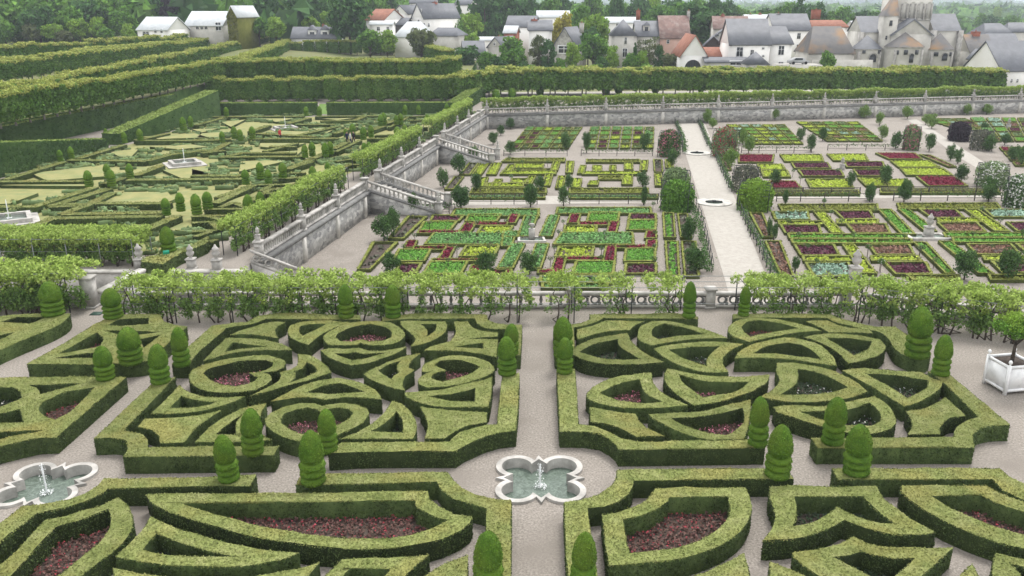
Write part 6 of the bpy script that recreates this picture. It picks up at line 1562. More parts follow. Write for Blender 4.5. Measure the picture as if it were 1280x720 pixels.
LIMES = dict(near=[lime_mesh(s, 2.7, 2.6, .7, 3.6) for s in (1, 2, 3)], tall=[lime_mesh(s, 3.0, 2.8, 1.5, 4.0) for s in (4, 5, 6)], far=[lime_mesh(s, 3.4, 3.2, 1.3, 4.45, .26) for s in (7, 8, 9)], low=[lime_mesh(s, 3.0, 2.6, .25, 3.9) for s in (10, 11)])
def lime_row(a, b, z, kind, label, group, step=2.6, hs=1.0, xs=1.03):
    a, b = Vector(a[:2]), Vector(b[:2])
    L = (b - a).length
    n = max(1, int(L / step))
    rz = math.atan2(b.y - a.y, b.x - a.x)
    for i in range(n + 1):
        p = a.lerp(b, i / n)
        t = empty('lime_tree', (p.x, p.y, z), rz + random.choice((0, math.pi)) + random.uniform(-.05, .05), label, 'tree', group)
        s = random.uniform(.92, 1.06)
        obj('trunk', LT, t); obj('crown', random.choice(LIMES[kind]), t, sc=(xs, 1, s * hs))
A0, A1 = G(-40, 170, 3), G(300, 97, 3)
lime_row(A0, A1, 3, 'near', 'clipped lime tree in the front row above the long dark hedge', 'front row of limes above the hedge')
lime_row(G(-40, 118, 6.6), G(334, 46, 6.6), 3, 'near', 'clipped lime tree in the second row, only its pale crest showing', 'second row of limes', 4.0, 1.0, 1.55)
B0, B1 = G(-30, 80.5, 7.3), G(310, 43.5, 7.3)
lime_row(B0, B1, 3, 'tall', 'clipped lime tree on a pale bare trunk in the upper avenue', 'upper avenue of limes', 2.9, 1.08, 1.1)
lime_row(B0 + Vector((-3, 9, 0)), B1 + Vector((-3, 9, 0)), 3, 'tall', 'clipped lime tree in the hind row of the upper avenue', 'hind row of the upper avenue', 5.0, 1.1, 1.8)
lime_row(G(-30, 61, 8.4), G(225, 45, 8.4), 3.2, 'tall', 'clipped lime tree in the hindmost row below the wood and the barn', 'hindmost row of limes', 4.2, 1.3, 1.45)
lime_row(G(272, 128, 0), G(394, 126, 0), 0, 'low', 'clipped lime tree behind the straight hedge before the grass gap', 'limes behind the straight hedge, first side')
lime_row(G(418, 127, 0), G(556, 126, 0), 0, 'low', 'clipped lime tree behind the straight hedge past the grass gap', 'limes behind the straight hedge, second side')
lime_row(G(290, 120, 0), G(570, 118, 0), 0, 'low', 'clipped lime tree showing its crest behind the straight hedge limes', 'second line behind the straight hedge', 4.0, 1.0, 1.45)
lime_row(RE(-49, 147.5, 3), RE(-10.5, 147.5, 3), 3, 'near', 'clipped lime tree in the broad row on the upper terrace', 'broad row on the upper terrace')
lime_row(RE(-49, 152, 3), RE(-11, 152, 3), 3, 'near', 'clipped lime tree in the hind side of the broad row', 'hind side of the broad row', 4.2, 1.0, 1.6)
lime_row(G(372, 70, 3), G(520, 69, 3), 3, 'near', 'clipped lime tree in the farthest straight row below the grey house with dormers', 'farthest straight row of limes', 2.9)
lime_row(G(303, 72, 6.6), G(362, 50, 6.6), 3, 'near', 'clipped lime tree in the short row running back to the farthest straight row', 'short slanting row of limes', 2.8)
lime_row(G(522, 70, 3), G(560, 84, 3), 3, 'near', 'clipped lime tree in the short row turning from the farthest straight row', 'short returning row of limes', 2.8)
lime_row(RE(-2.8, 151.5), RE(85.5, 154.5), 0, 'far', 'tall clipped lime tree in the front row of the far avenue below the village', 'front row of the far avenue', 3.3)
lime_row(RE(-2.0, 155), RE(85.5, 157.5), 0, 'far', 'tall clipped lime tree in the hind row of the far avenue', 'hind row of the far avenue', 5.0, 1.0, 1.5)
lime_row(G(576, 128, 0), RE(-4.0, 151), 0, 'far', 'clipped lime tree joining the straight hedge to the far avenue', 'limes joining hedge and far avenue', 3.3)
# small round shrubs on the far lawn
SHR = []
for s in range(3):
    mb = MB('yew'); q = np.random.default_rng(200 + s)
    mb.lathe([(.25, 0), (.42, .2), (.45, .5), (.32, .85), (.1, 1.0)], 12)
    blob_leaves(mb, (0, 0, .5), (.47, .47, .5), 300, .07, 'yew', q, .9, .6)
    SHR.append(mb.mesh('round_shrub'))
for x, y in ((447, 0), (675, 119), (757, 118), (773, 117.5), (819, 116.5), (876, 115), (973, 112), (1046, 110), (1131, 108), (1244, 104.5), (1252, 104), (1260, 104), (620, 124), (640, 122)):
    if y == 0: continue
    p = G(x, y, 0)
    tag(obj('round_shrub', random.choice(SHR), None, p, random.random() * 6, (1.6, 1.6, 1.7)), 'small clipped round shrub on the far terrace before the lime avenue', 'shrub', 'round shrubs before the far avenue')
# ------------------------------------------------------------------ village houses
def win(t, x, z, w, h, y, frame='white_paint', bars=True, shutters=None, wallz=0):
    """window set in the wall plane y (facing -y), given its centre"""
    o = MB('glass').box((0, 0, 0), (w, .05, h)).build('window', t, (x, y - .02, z))
    mb = MB(frame)
    b = max(.07, w * .09)
    mb.box((-w / 2 - b / 2, -.02, 0), (b, .09, h + 2 * b)).box((w / 2 + b / 2, -.02, 0), (b, .09, h + 2 * b)).box((0, -.02, h / 2 + b / 2), (w - .002, .09, b)).box((0, -.02, -h / 2 - b / 2), (w - .002, .11, b))
    if bars: mb.box((0, -.035, 0), (b * .6, .04, h - .004)).box((0, -.03, h * .12), (w - .004, .03, b * .5))
    mb.build('frame', o)
    return o
def house(label, Y_, x0, x1, ye, yr, wall, roof, kind='side', depth=8.0, rz=0.0, wins=(), chims=(), base=0.0, name='house', cat='house', ref=None, hip=0.0, over=.3, dormers=(), yref=None):
    """x0,x1: pixel ends of the facade; ye, yr: pixel heights of eave and ridge; all at distance Y"""
    Y = Y_ * 1.05
    X0, X1 = XAT(x0, ye, Y), XAT(x1, ye, Y)
    W = X1 - X0; cx = (X0 + X1) / 2
    Ze = ZAT(ye, Y) - base
    Zr = ZAT(yr, Y + (depth / 2 if kind in ('side', 'hip') else 0)) - base
    Zr = max(Zr, Ze + .8)
    t = empty(name, (cx, Y, base), rz, label, cat)
    MB(wall).box((0, depth / 2, Ze / 2 - .6), (W, depth, Ze + 1.2)).build('wall', t)
    mb = MB(roof)
    w, d, e, th = W / 2, depth, over, .22
    if kind in ('side', 'hip'):
        hx = hip * W / 2
        s = (Zr - Ze) / (d / 2)
        lo = Ze - e * s
        V = [(-w - e, -e, lo), (w + e, -e, lo), (w + e - hx, d / 2, Zr), (-w - e + hx, d / 2, Zr), (w + e, d + e, lo), (-w - e, d + e, lo)]
        V2 = [(a, b, c + th) for a, b, c in V]
        A = V + V2
        mb.add(A, quads=[(6, 7, 8, 9), (9, 8, 10, 11), (0, 1, 7, 6), (4, 5, 11, 10), (0, 3, 2, 1), (3, 5, 4, 2)])
        mb.add(A, quads=[(1, 2, 8, 7), (2, 4, 10, 8), (5, 3, 9, 11), (3, 0, 6, 9)])
        rf = mb.build('roof', t)
        if hip > 0:
            rf2 = MB(roof).add([(w + e, -e, lo + th), (w + e, d + e, lo + th), (w + e - hx, d / 2, Zr + th), (-w - e, -e, lo + th), (-w - e, d + e, lo + th), (-w - e + hx, d / 2, Zr + th)], tris=[(0, 1, 2), (4, 3, 5)]).build('hip_end', rf)
        else:
            [MB(wall).add([(q, 0.002, Ze - .05), (q, d - .002, Ze - .05), (q, d / 2, Zr - .02)], tris=[(1, 0, 2) if q < 0 else (0, 1, 2)]).build('gable', t) for q in (-w + .002, w - .002)]
    elif kind == 'gable':
        s = (Zr - Ze) / w
        lo = Ze - e * s
        V = [(-w - e, -e, lo), (0, -e, Zr), (0, d + e, Zr), (-w - e, d + e, lo), (w + e, -e, lo), (w + e, d + e, lo)]
        A = V + [(a, b, c + th) for a, b, c in V]
        mb.add(A, quads=[(6, 7, 8, 9), (7, 10, 11, 8), (0, 1, 7, 6), (1, 4, 10, 7), (3, 0, 6, 9), (4, 5, 11, 10), (0, 3, 2, 1), (1, 2, 5, 4)])
        rf = mb.build('roof', t)
        [MB(wall).add([(-w, q, Ze - .02), (w, q, Ze - .02), (0, q, Zr - .02)], tris=[(0, 1, 2) if q == 0 else (1, 0, 2)]).build('gable', t) for q in (0, d)]
    elif kind == 'pyramid':
        V = [(-w - e, -e, Ze), (w + e, -e, Ze), (w + e, d + e, Ze), (-w - e, d + e, Ze), (0, d / 2, Zr)]
        rf = mb.add(V, tris=[(0, 1, 4), (1, 2, 4), (2, 3, 4), (3, 0, 4)], quads=[(3, 2, 1, 0)]).build('roof', t)
    for (wx, wy, ww, wh) in wins:
        win(t, XAT(wx, wy, Y) - cx, ZAT(wy, Y) - base, ww * PXM(Y, 5), wh * PXM(Y, 5), 0)
    for (wx, wy, cw, m) in chims:
        zt = ZAT(wy, Y + depth / 2) - base
        c = MB(m).box((0, 0, -1.1), (cw, cw * .8, 2.2 + .0)).box((0, 0, .02), (cw + .14, cw * .8 + .14, .14)).build('chimney', rf, (XAT(wx, wy, Y + depth / 2) - cx, depth / 2 + .1, zt))
        MB('brick').lathe([(.14, 0), (.11, .38)], 8).build('chimney_pot', rf, (XAT(wx, wy, Y + depth / 2) - cx, depth / 2 + .1, zt + .09))
    for (dx, dy, dw, dh) in dormers:
        y = depth * .16
        o = MB(wall).box((0, .9, 0), (dw, 2.0, dh)).build('dormer', rf, (XAT(dx, dy, Y) - cx, y, ZAT(dy, Y) - base))
        MB('glass').box((0, -.11, 0), (dw * .55, .04, dh * .62)).build('pane', o)
        MB(roof).add([(-dw * .62, -.25, dh / 2 - .02), (dw * .62, -.25, dh / 2 - .02), (0, -.25, dh / 2 + dw * .6), (-dw * .62, 2.2, dh / 2 - .02), (dw * .62, 2.2, dh / 2 - .02), (0, 2.2, dh / 2 + dw * .6)], tris=[(0, 1, 2), (4, 3, 5)], quads=[(0, 2, 5, 3), (2, 1, 4, 5)]).build('dormer_roof', o)
    return t
# wooded side
house('low white barn with a pale slate roof beside the wood', 215, 168, 212, 37.5, 22, 'plaster', 'slate_pale', depth=9, rz=-.28, wins=((181, 42, 9, 4), (195, 38.5, 3, 4.5), (204, 38.5, 3, 4.5)), base=5)
house('ivy-gabled house with pale mossy roof and a veranda beside the white barn', 222, 228, 280, 32, 15, 'plaster_grey', 'slate_pale', depth=9, rz=-.22, wins=((246, 34, 3.5, 5), (252, 34, 3.5, 5), (258, 34, 3.5, 5), (275, 33, 7, 9)), base=5)
_iv = house('ivy-covered gabled wing of the pale roofed house', 219, 283, 297, 20, 8, 'ivy', 'slate_pale', 'gable', 9, -.35, wins=((291, 32, 4, 6),), base=5)
_r = np.random.default_rng(8)
_W = (XAT(297, 20, 230) - XAT(283, 20, 230)); _H = ZAT(20, 230) - 5; _Hr = ZAT(8, 230) - 5
_x = _r.uniform(-_W / 2, _W / 2, 1500); _z = _r.uniform(0, 1, 1500) * (_H + (_Hr - _H) * (1 - np.abs(_x) / (_W / 2)))
_m = MB('ivy', 'tree_light').leaves(np.c_[_x, np.full(1500, -.1), _z], np.tile((0, -1., .2), (1500, 1)), .3, spread=.7, m='ivy', r=_r)
_y = _r.uniform(0, 9, 1200); _m.leaves(np.c_[np.full(1200, -_W / 2 - .1), _y, _r.uniform(0, _H, 1200)], np.tile((-1., 0, .2), (1200, 1)), .3, spread=.7, m='tree_light', r=_r)
_m.build('ivy_foliage', _iv)
house('white gabled house with a brown roof behind the barn', 255, 233, 258, 8, -4, 'plaster', 'tile_brown', 'gable', 10, .5, base=6, wins=((240, 14, 3, 4),))
house('pale house with a brown tiled roof between dark trees', 262, 308, 330, 8, -6, 'plaster_grey', 'tile_brown', depth=9, base=6)
house('grey slate house with two white dormers behind the limes', 228, 364, 423, 48, 34.5, 'plaster', 'slate', depth=8, base=4, dormers=((389, 44, 2.2, 2.6), (405, 44, 2.2, 2.6)), hip=0.0, chims=((404, 31, .6, 'brick'),))
house('white gabled house with an orange tiled roof beside the dark cedar', 235, 455, 482, 25, 12, 'plaster', 'tile_red', depth=10, rz=-.5, base=3, chims=((475, 21, .8, 'brick'),), wins=((470, 33, 3, 4),))
house('white lean-to house below the orange roofed gable', 228, 462, 490, 31, 28, 'plaster', 'slate_pale', depth=6, base=3, wins=((473, 36, 3.5, 4), (485, 36, 3, 4)))
house('white gable house with a steep slate roof, smaller of two side by side', 262, 488, 512, 17, 7, 'plaster', 'slate', 'gable', 12, -.55, base=3, wins=((497, 14, 2.5, 3.5),))
house('dark timber shed with a slate roof between white gables', 238, 488, 508, 31, 23, 'timber_dark', 'slate', depth=6, base=3, rz=-.2)
house('tall white gable house with a steep slate roof and brick chimney', 240, 511, 533, 22, 5, 'plaster', 'slate', 'gable', 14, -.75, base=3, wins=((524, 27, 3, 4), (535, 31, 3, 4), (543, 31, 3, 4), (528, 13, 3, 3)), chims=((523, 3, 1.1, 'brick'),))
house('brown roofed house behind the tall white gable', 262, 545, 563, 29, 18, 'plaster_grey', 'tile_brown', depth=8, rz=-.3, base=3)
house('long low house with a grey blue hipped roof and tan walls', 222, 534, 572, 45, 35.5, 'church_stone', 'slate', 'hip', 9, -.25, base=3, hip=.4)
house('white low barn with a pale hipped roof below the tall white gable', 218, 492, 530, 46, 28, 'plaster', 'slate_pale', 'hip', 10, -.2, base=3, hip=.6)
house('white and slate house at the top of the village', 300, 512, 545, 4, -4, 'plaster', 'slate', depth=9, base=5)
house('white house with a dark roof among trees at the top of the village', 300, 568, 588, 6, -3, 'plaster', 'slate', depth=9, rz=-.3, base=5)
# village centre
house('grey slate house with pale gables behind bushes', 205, 580, 606, 66, 52, 'plaster_grey', 'slate', depth=8, base=0, rz=.12, wins=((600, 70, 3, 4),))
house('grey stone house with a slate gable among bushes', 212, 608, 630, 59, 47, 'church_stone', 'slate', 'gable', 9, -.5, base=0, wins=((618, 55, 2.5, 3.5),), chims=((612, 46, .7, 'stone'),))
house('long white roofed house above the bushes', 235, 578, 618, 51, 47, 'plaster', 'slate_pale', depth=7, base=0)
house('slate-roofed hall with a brick red gable end', 232, 632, 668, 34, 20.5, 'plaster', 'slate', 'side', 12, -.15, base=0)
house('low red-walled lean-to in front of the slate-roofed hall', 224, 629.5, 645, 41, 33, 'brick', 'slate_pale', depth=5, base=0, rz=-.2)
house('white house with a red brick chimney behind bushes', 218, 661, 690, 38, 26, 'plaster', 'slate', depth=9, base=0, chims=((668, 24.5, 1.6, 'brick'),))
house('pale roofed house behind the yellow bush', 258, 672, 712, 22, 14, 'plaster', 'slate_pale', depth=9, base=0)
house('grey stone house with a steep gabled roof among trees', 208, 692, 719, 56, 35, 'stone', 'slate', 'gable', 11, -.35, base=0, chims=((718, 29, 1.0, 'church_stone'),), wins=((705, 62, 14, 8),))
house('turreted pale house with a steep slate pyramid roof', 200, 765, 796, 45, 24, 'plaster_grey', 'slate', 'pyramid', 7, 0, base=0, wins=((782, 51, 2.6, 8), (781, 66, 5.5, 10)), chims=((798, 13, .9, 'brick'),))
house('pale stone wing with a dormer and tall chimney beside the turreted house', 206, 796, 825, 45, 27, 'church_stone', 'slate', depth=8, base=0, dormers=((809, 37, 1.5, 1.9),), wins=((808, 53, 4, 6),))
house('low white house with a flat pale roof behind the turreted house', 245, 757, 800, 29, 22, 'plaster', 'slate_pale', depth=8, base=0, wins=((772, 30, 3, 4),))
house('pink-walled house with a large brown speckled tile roof', 205, 826, 862, 47, 20.5, 'pink_render', 'tile_brown', depth=9, base=0, chims=((861, 14, .7, 'stone'),), wins=((835, 52, 3, 4),))
t = house('white gabled barn with a wide arched dark doorway behind the limes', 178, 851.5, 884, 69.5, 45, 'plaster', 'tile_red', 'gable', 14, -.05, base=0)
Xc, zc_ = XAT(866, 83, 186.9) - t.location.x, ZAT(85, 187)
R = 10 * PXM(186.9, 5)
mb = MB('glass'); mb.add([(Xc, -.03, zc_)] + [(Xc + R * math.cos(a), -.03, zc_ + R * math.sin(a)) for a in np.linspace(0, math.pi, 17)], tris=[(0, i, i + 1) for i in range(1, 17)]); ob = mb.build('arched_window', t)
for i in range(-2, 3): MB('timber_dark').box((Xc + i * R * .33, -.06, zc_ + R * .46), (.07, .04, R * .9 * math.sqrt(max(.1, 1 - (i * .33) ** 2)))).build('glazing_bar', ob)
house('low house with an orange tiled roof beside the arched barn', 186, 881, 912, 70.5, 60, 'plaster', 'tile_red', depth=7, base=0)
house('glazed slate-roofed lean-to in front of the big white house', 176, 882, 934, 78, 74.5, 'plaster_grey', 'slate', depth=4, base=0, wins=((920, 79, 14, 4),))
house('slate shed with a dark timber gable behind the orange roof', 196, 880, 903, 58, 46, 'timber_dark', 'slate', 'gable', 8, -.2, base=0)
house('small slate gable house behind the dark timber shed', 204, 894, 913, 46, 38, 'plaster_grey', 'slate', 'gable', 8, -.2, base=0, wins=((898, 44, 2.5, 3),))
house('pale stone gable house with a brown roof behind the big slate roof', 222, 893, 935, 36, 21, 'church_stone', 'tile_brown', depth=10, rz=-.12, base=0, chims=((901, 18.5, .9, 'brick'),))
house('big white house with a large smooth slate roof', 180, 912.5, 963, 55, 24.5, 'plaster', 'slate', depth=9, base=0, wins=((924.5, 65, 7.5, 11), (940, 66, 4, 6.5), (954, 60.5, 2.6, 2.2), (954, 70, 2.4, 2.2)))
house('white slate-roofed wing set beside the big white house', 181, 964, 990.5, 54.5, 34, 'plaster', 'slate', 'hip', 9, 0, base=0, hip=.3, wins=((976.5, 63, 6.5, 10.5), (976, 79, 6, 3)))
house('small grey slate pyramid roof in front of the big white house', 170, 934, 961, 81, 65, 'plaster_grey', 'slate', 'pyramid', 5, 0, base=0)
house('long slate-roofed white house with a red brick chimney', 212, 968, 1014, 38, 18, 'plaster', 'slate', depth=11, base=0, rz=0, wins=((998.5, 45, 4, 6.5), (998, 63, 5.5, 14)), chims=((1020.5, 12.5, 2.0, 'brick'), (973, 17, .9, 'stone'), (989.5, 31, .8, 'brick')))
house('white house top with a pale slate roof behind the slate roofs', 240, 935, 970, 26, 19, 'plaster', 'slate_pale', depth=9, base=0, chims=((938, 18, .8, 'stone'), (950, 17, .8, 'brick')))
house('house with a salmon tiled roof beside the red brick chimney', 225, 1016, 1060, 34, 26, 'plaster', 'tile_red', 'hip', 8, 0, base=0, hip=.15)
house('white gable end with a pale slate roof beside the church', 228, 1052, 1071, 39, 27, 'plaster', 'slate_pale', 'gable', 9, -.5, base=0)
house('stone barn with a broad hipped slate roof streaked with orange lichen', 185, 1012, 1068, 66, 34, 'church_stone', 'slate_lichen', 'hip', 10, 0, base=0, hip=.42)
# houses past the church
house('slate-roofed house with a stone gable beside the church apse', 190, 1213, 1242, 65, 44, 'church_stone', 'slate_lichen', depth=8, base=-.5, chims=((1220, 40, 1.6, 'brick'),))
house('long grey slate house past the church', 200, 1242, 1277, 64, 43, 'plaster_grey', 'slate', depth=9, base=-.5, wins=((1254, 59, 3, 3),))
house('slate hipped house at the far edge of the village', 235, 1232, 1268, 44, 30, 'plaster_grey', 'slate', 'hip', 10, 0, base=-1.5, hip=.5)
house('slate roofed house behind the edge of the village', 240, 1262, 1300, 40, 29, 'plaster_grey', 'slate', 'hip', 9, -.2, base=-1.5, hip=.3)
house('brown roofed cottage with a red chimney past the church', 178, 1240, 1262, 75, 64, 'church_stone', 'slate', 'gable', 7, .3, base=-.5, chims=((1249, 58, .7, 'brick'),))
house('white walled slate-roofed house with a tall brick chimney at the lime avenue end', 166, 1250, 1312, 88, 52, 'plaster', 'slate', depth=12, rz=.12, base=-.5, chims=((1264, 70, 2.0, 'brick'),), wins=((1250 + 13, 101, 2.5, 4), (1271, 101, 2.5, 4)))

# ------------------------------------------------------------------ church
YC = 195.0
def cxz(x, y, Y=YC): return XAT(x, y, Y), ZAT(y, Y)
t = empty('church', (XAT(1140, 60, YC), YC, 0), 0, 'old stone church with a square arcaded tower, three apses and slate roofs with orange lichen', 'church')
ox = t.location.x
def cbox(name, x0, x1, yt, dep, y0=0.0, m='church_stone', zb=-1):
    X0, X1 = XAT(x0, yt, YC + y0) - ox, XAT(x1, yt, YC + y0) - ox
    Z = ZAT(yt, YC + y0)
    return MB(m).box(((X0 + X1) / 2, y0 + dep / 2, (Z + zb) / 2), (X1 - X0, dep, Z - zb)).build(name, t), X0, X1, Z
# tower with two blind arcades
o, X0, X1, Z = cbox('tower', 1124, 1168, -12, 8.5, 7.0)
for row, (ya, yb) in enumerate(((-2, 22),)):
    for k in range(4):
        xc = 1130.5 + k * 10.3
        xw = 5.6 * PXM(YC, 10); xm = XAT(xc, 10, YC + 7) - ox
        z0, z1 = ZAT(23, YC + 7), ZAT(5, YC + 7)
        mb = MB('plaster_grey'); mb.box((xm, 6.98, (z0 + z1) / 2), (xw, .1, z1 - z0))
        mb.add([(xm, 6.93, z1)] + [(xm + xw / 2 * math.cos(a), 6.93, z1 + xw / 2 * math.sin(a)) for a in np.linspace(0, math.pi, 9)], tris=[(0, i, i + 1) for i in range(1, 9)])
        mb.build('blind_arch', o)
        for s in (-1, 1): MB('stone').box((xm + s * xw * .62, 6.88, (z0 + z1) / 2 - .1), (.28, .26, z1 - z0 + .4)).build('colonnette', o)
MB('stone').box(((X0 + X1) / 2, 7.0, ZAT(24.5, YC + 7)), (X1 - X0 + .3, .4, .35)).build('string_course', o)
# stair turret with a stone spire
o, X0, X1, Z = cbox('stair_turret', 1106, 1123.5, 20, 3.0, 3.6)
Zs = ZAT(-12, YC + 4)
MB('slate_lichen').add([(X0 - .2, 3.4, Z), (X1 + .2, 3.4, Z), (X1 + .2, 6.8, Z), (X0 - .2, 6.8, Z), (X1 - .1, 6.4, Zs)], tris=[(0, 1, 4), (1, 2, 4), (2, 3, 4), (3, 0, 4)]).build('spire', o)
win(o, (X0 + X1) / 2, ZAT(29, YC + 3.6), .6, 1.1, 3.6, 'stone', False)
win(o, (X0 + X1) / 2 - .6, ZAT(47, YC + 3.6), .4, .8, 3.6, 'stone', False)
# transepts with slate roofs
for x0, x1, ye, yr, nm in ((1077, 1106, 40, 20, 'transept'), (1168, 1200, 38, 17, 'transept')):
    o, X0, X1, Z = cbox(nm, x0, x1, ye, 8.0, 6.0)
    zr = ZAT(yr, YC + 10)
    MB('slate').add([(X0 - .3, 5.6, Z - .1), (X1 + .3, 5.6, Z - .1), (X1 + .3, 10, zr), (X0 - .3, 10, zr), (X1 + .3, 14.4, Z - .1), (X0 - .3, 14.4, Z - .1)], quads=[(0, 1, 2, 3), (3, 2, 4, 5)]).build('roof', o)
    [MB('church_stone').add([(q, 6, Z), (q, 14, Z), (q, 10, zr - .1)], tris=[(0, 1, 2)]).build('gable', o) for q in (X0, X1)]
    for q in (X0 - .1, X1 + .1): MB('stone').box((q, 5.8, Z / 2 - .5), (1.0, .9, Z + 1)).build('buttress', o)
# choir gable
o, X0, X1, Z = cbox('choir', 1115, 1165, 43, 9.0, 3.2)
zr = ZAT(24, YC + 3.2); xm = (X0 + X1) / 2
MB('church_stone').add([(X0, 3.2, Z), (X1, 3.2, Z), (xm, 3.2, zr)], tris=[(0, 1, 2)]).build('gable', o)
MB('slate').add([(X0 - .4, 2.9, Z - .2), (xm, 2.9, zr + .15), (xm, 12, zr + .15), (X0 - .4, 12, Z - .2), (X1 + .4, 2.9, Z - .2), (X1 + .4, 12, Z - .2), (X0 - .4, 2.9, Z - .5), (xm, 2.9, zr - .15), (X1 + .4, 2.9, Z - .5)], quads=[(0, 1, 2, 3), (1, 4, 5, 2), (6, 7, 1, 0), (7, 8, 4, 1)]).build('roof', o)
# three apses with half-cone roofs
def apse(xc, w, ye, yr, yc, mroof, wins):
    X = XAT(xc, ye, YC + yc) - ox; R = w / 2 * PXM(YC, 6); Z = ZAT(ye, YC + yc); zr = ZAT(yr, YC + yc + R * .6)
    n = 16
    an = [math.pi + math.pi * i / n for i in range(n + 1)]
    v = [(X + R * math.cos(a), yc + R + R * math.sin(a) * .95, z) for z in (-1, Z) for a in an]
    o = MB('church_stone').add(v, quads=[(i, i + 1, n + 2 + i, n + 1 + i) for i in range(n)]).build('apse', t)
    e = R * 1.07
    v = [(X + e * math.cos(a), yc + R + e * math.sin(a) * .95, Z - .1) for a in an] + [(X, yc + R, zr)]
    MB(mroof).add(v, tris=[(i, i + 1, n + 1) for i in range(n)]).build('roof', o)
    v = [(X + q * math.cos(a), yc + R + q * math.sin(a) * .95, z) for q, z in ((R * 1.045, Z - .32), (R * 1.045, Z - .06)) for a in an]
    MB('stone').add(v, quads=[(i, i + 1, n + 2 + i, n + 1 + i) for i in range(n)]).build('cornice', o)
    for k in (-.55, 0, .55):
        a = 1.5 * math.pi + k * 1.35
        if k: MB('stone').box((X + R * 1.02 * math.cos(a), yc + R + R * 1.0 * math.sin(a) * .95, (Z - 1) / 2), (.5, .6, Z - .4), a).build('buttress', o)
    for wx, wy, ww, wh, kind in wins:
        x = XAT(wx, wy, YC + yc) - ox; z = ZAT(wy, YC + yc)
        dx = (x - X) / R
        y = yc + R - R * .95 * math.sqrt(max(0, 1 - dx * dx)) - .06
        q = MB('glass').box((0, 0, 0), (ww, .2, wh))
        if kind == 'arch': q.add([(0, -.1, wh / 2 - .01)] + [(ww / 2 * math.cos(b), -.1, wh / 2 - .01 + ww / 2 * math.sin(b)) for b in np.linspace(0, math.pi, 9)], tris=[(0, i, i + 1) for i in range(1, 9)])
        o2 = q.build('window', o, (x, y, z)); o2.rotation_euler = (0, 0, math.asin(max(-1, min(1, dx))) * .9)
        if kind == 'arch': MB('stone').tube([(ww / 2 * 1.25 * math.cos(b), -.12, wh / 2 + ww / 2 * 1.25 * math.sin(b)) for b in np.linspace(0, math.pi, 11)], .12, 5).build('arch_surround', o2)
apse(1090, 38, 61, 44, 1.4, 'slate', ((1091, 75, 1.6, 1.0, 'arch'), (1081, 65, .7, .7, 'sq'), (1101, 65, .9, .8, 'sq')))
apse(1140, 47, 58.5, 40.5, -1.2, 'slate_lichen', ((1139.5, 74, .9, 1.5, 'arch'), (1133, 65.5, .8, 1.0, 'sq'), (1147, 65.5, .8, 1.0, 'sq'), (1124, 66, .7, .9, 'sq'), (1156, 65, .7, .9, 'sq')))
apse(1181, 36, 61.5, 41, 1.6, 'slate_lichen', ((1181, 73, 1.2, 1.0, 'arch'), (1171.5, 68, .9, .9, 'sq'), (1190, 68, .7, .9, 'sq')))
# stone yard wall and parked car
p = Vector((XAT(1070, 75, 183), 183, 0))
MBw = MB('church_stone').box((0, 0, 1.8), (13, .5, 5.6)); tag(MBw.build('yard_wall', None, (XAT(1054, 72, 191), 191, 0)), 'pale rough stone yard wall below the lichen-streaked barn roof', 'wall')
cx_ = XAT(998, 75, 184)
t = empty('parked_car', (cx_, 184, 0), .1, 'pale grey car parked between the white house and the stone barn', 'car')
zc_ = ZAT(77, 184) - .55
t.location.z = max(0, zc_)
prof = [(-2.1, .25), (2.1, .25), (2.15, .75), (1.4, .85), (.8, 1.35), (-1.0, 1.4), (-1.7, .9), (-2.1, .8)]
n = len(prof)
MB('car_grey').add([(x, y, z) for y in (-.8, .8) for x, z in prof], tris=[(0, i, i + 1) for i in range(1, n - 1)] + [(n, n + i + 1, n + i) for i in range(1, n - 1)], quads=[(i, n + i, n + (i + 1) % n, (i + 1) % n) for i in range(n)]).build('body', t)
MB('glass').add([(.65, -.82, .92), (.55, -.82, 1.28), (-.95, -.82, 1.32), (-1.3, -.82, .92)], quads=[(0, 1, 2, 3)]).build('side_window', t)
for x in (-1.35, 1.35):
    for y in (-.75, .75): 
        w_ = MB('rubber').lathe([(.31, -.1), (.31, .1)], 14).build('wheel', t, (x, y, .31)); w_.rotation_euler = (math.pi / 2, 0, 0)
if t.location.z > .05:
    tag(MB('plaster_grey').box((0, 0, t.location.z / 2 - .3), (9, 5, t.location.z + .59)).build('car_park', None, (cx_, 184.5, 0)), kind='structure')
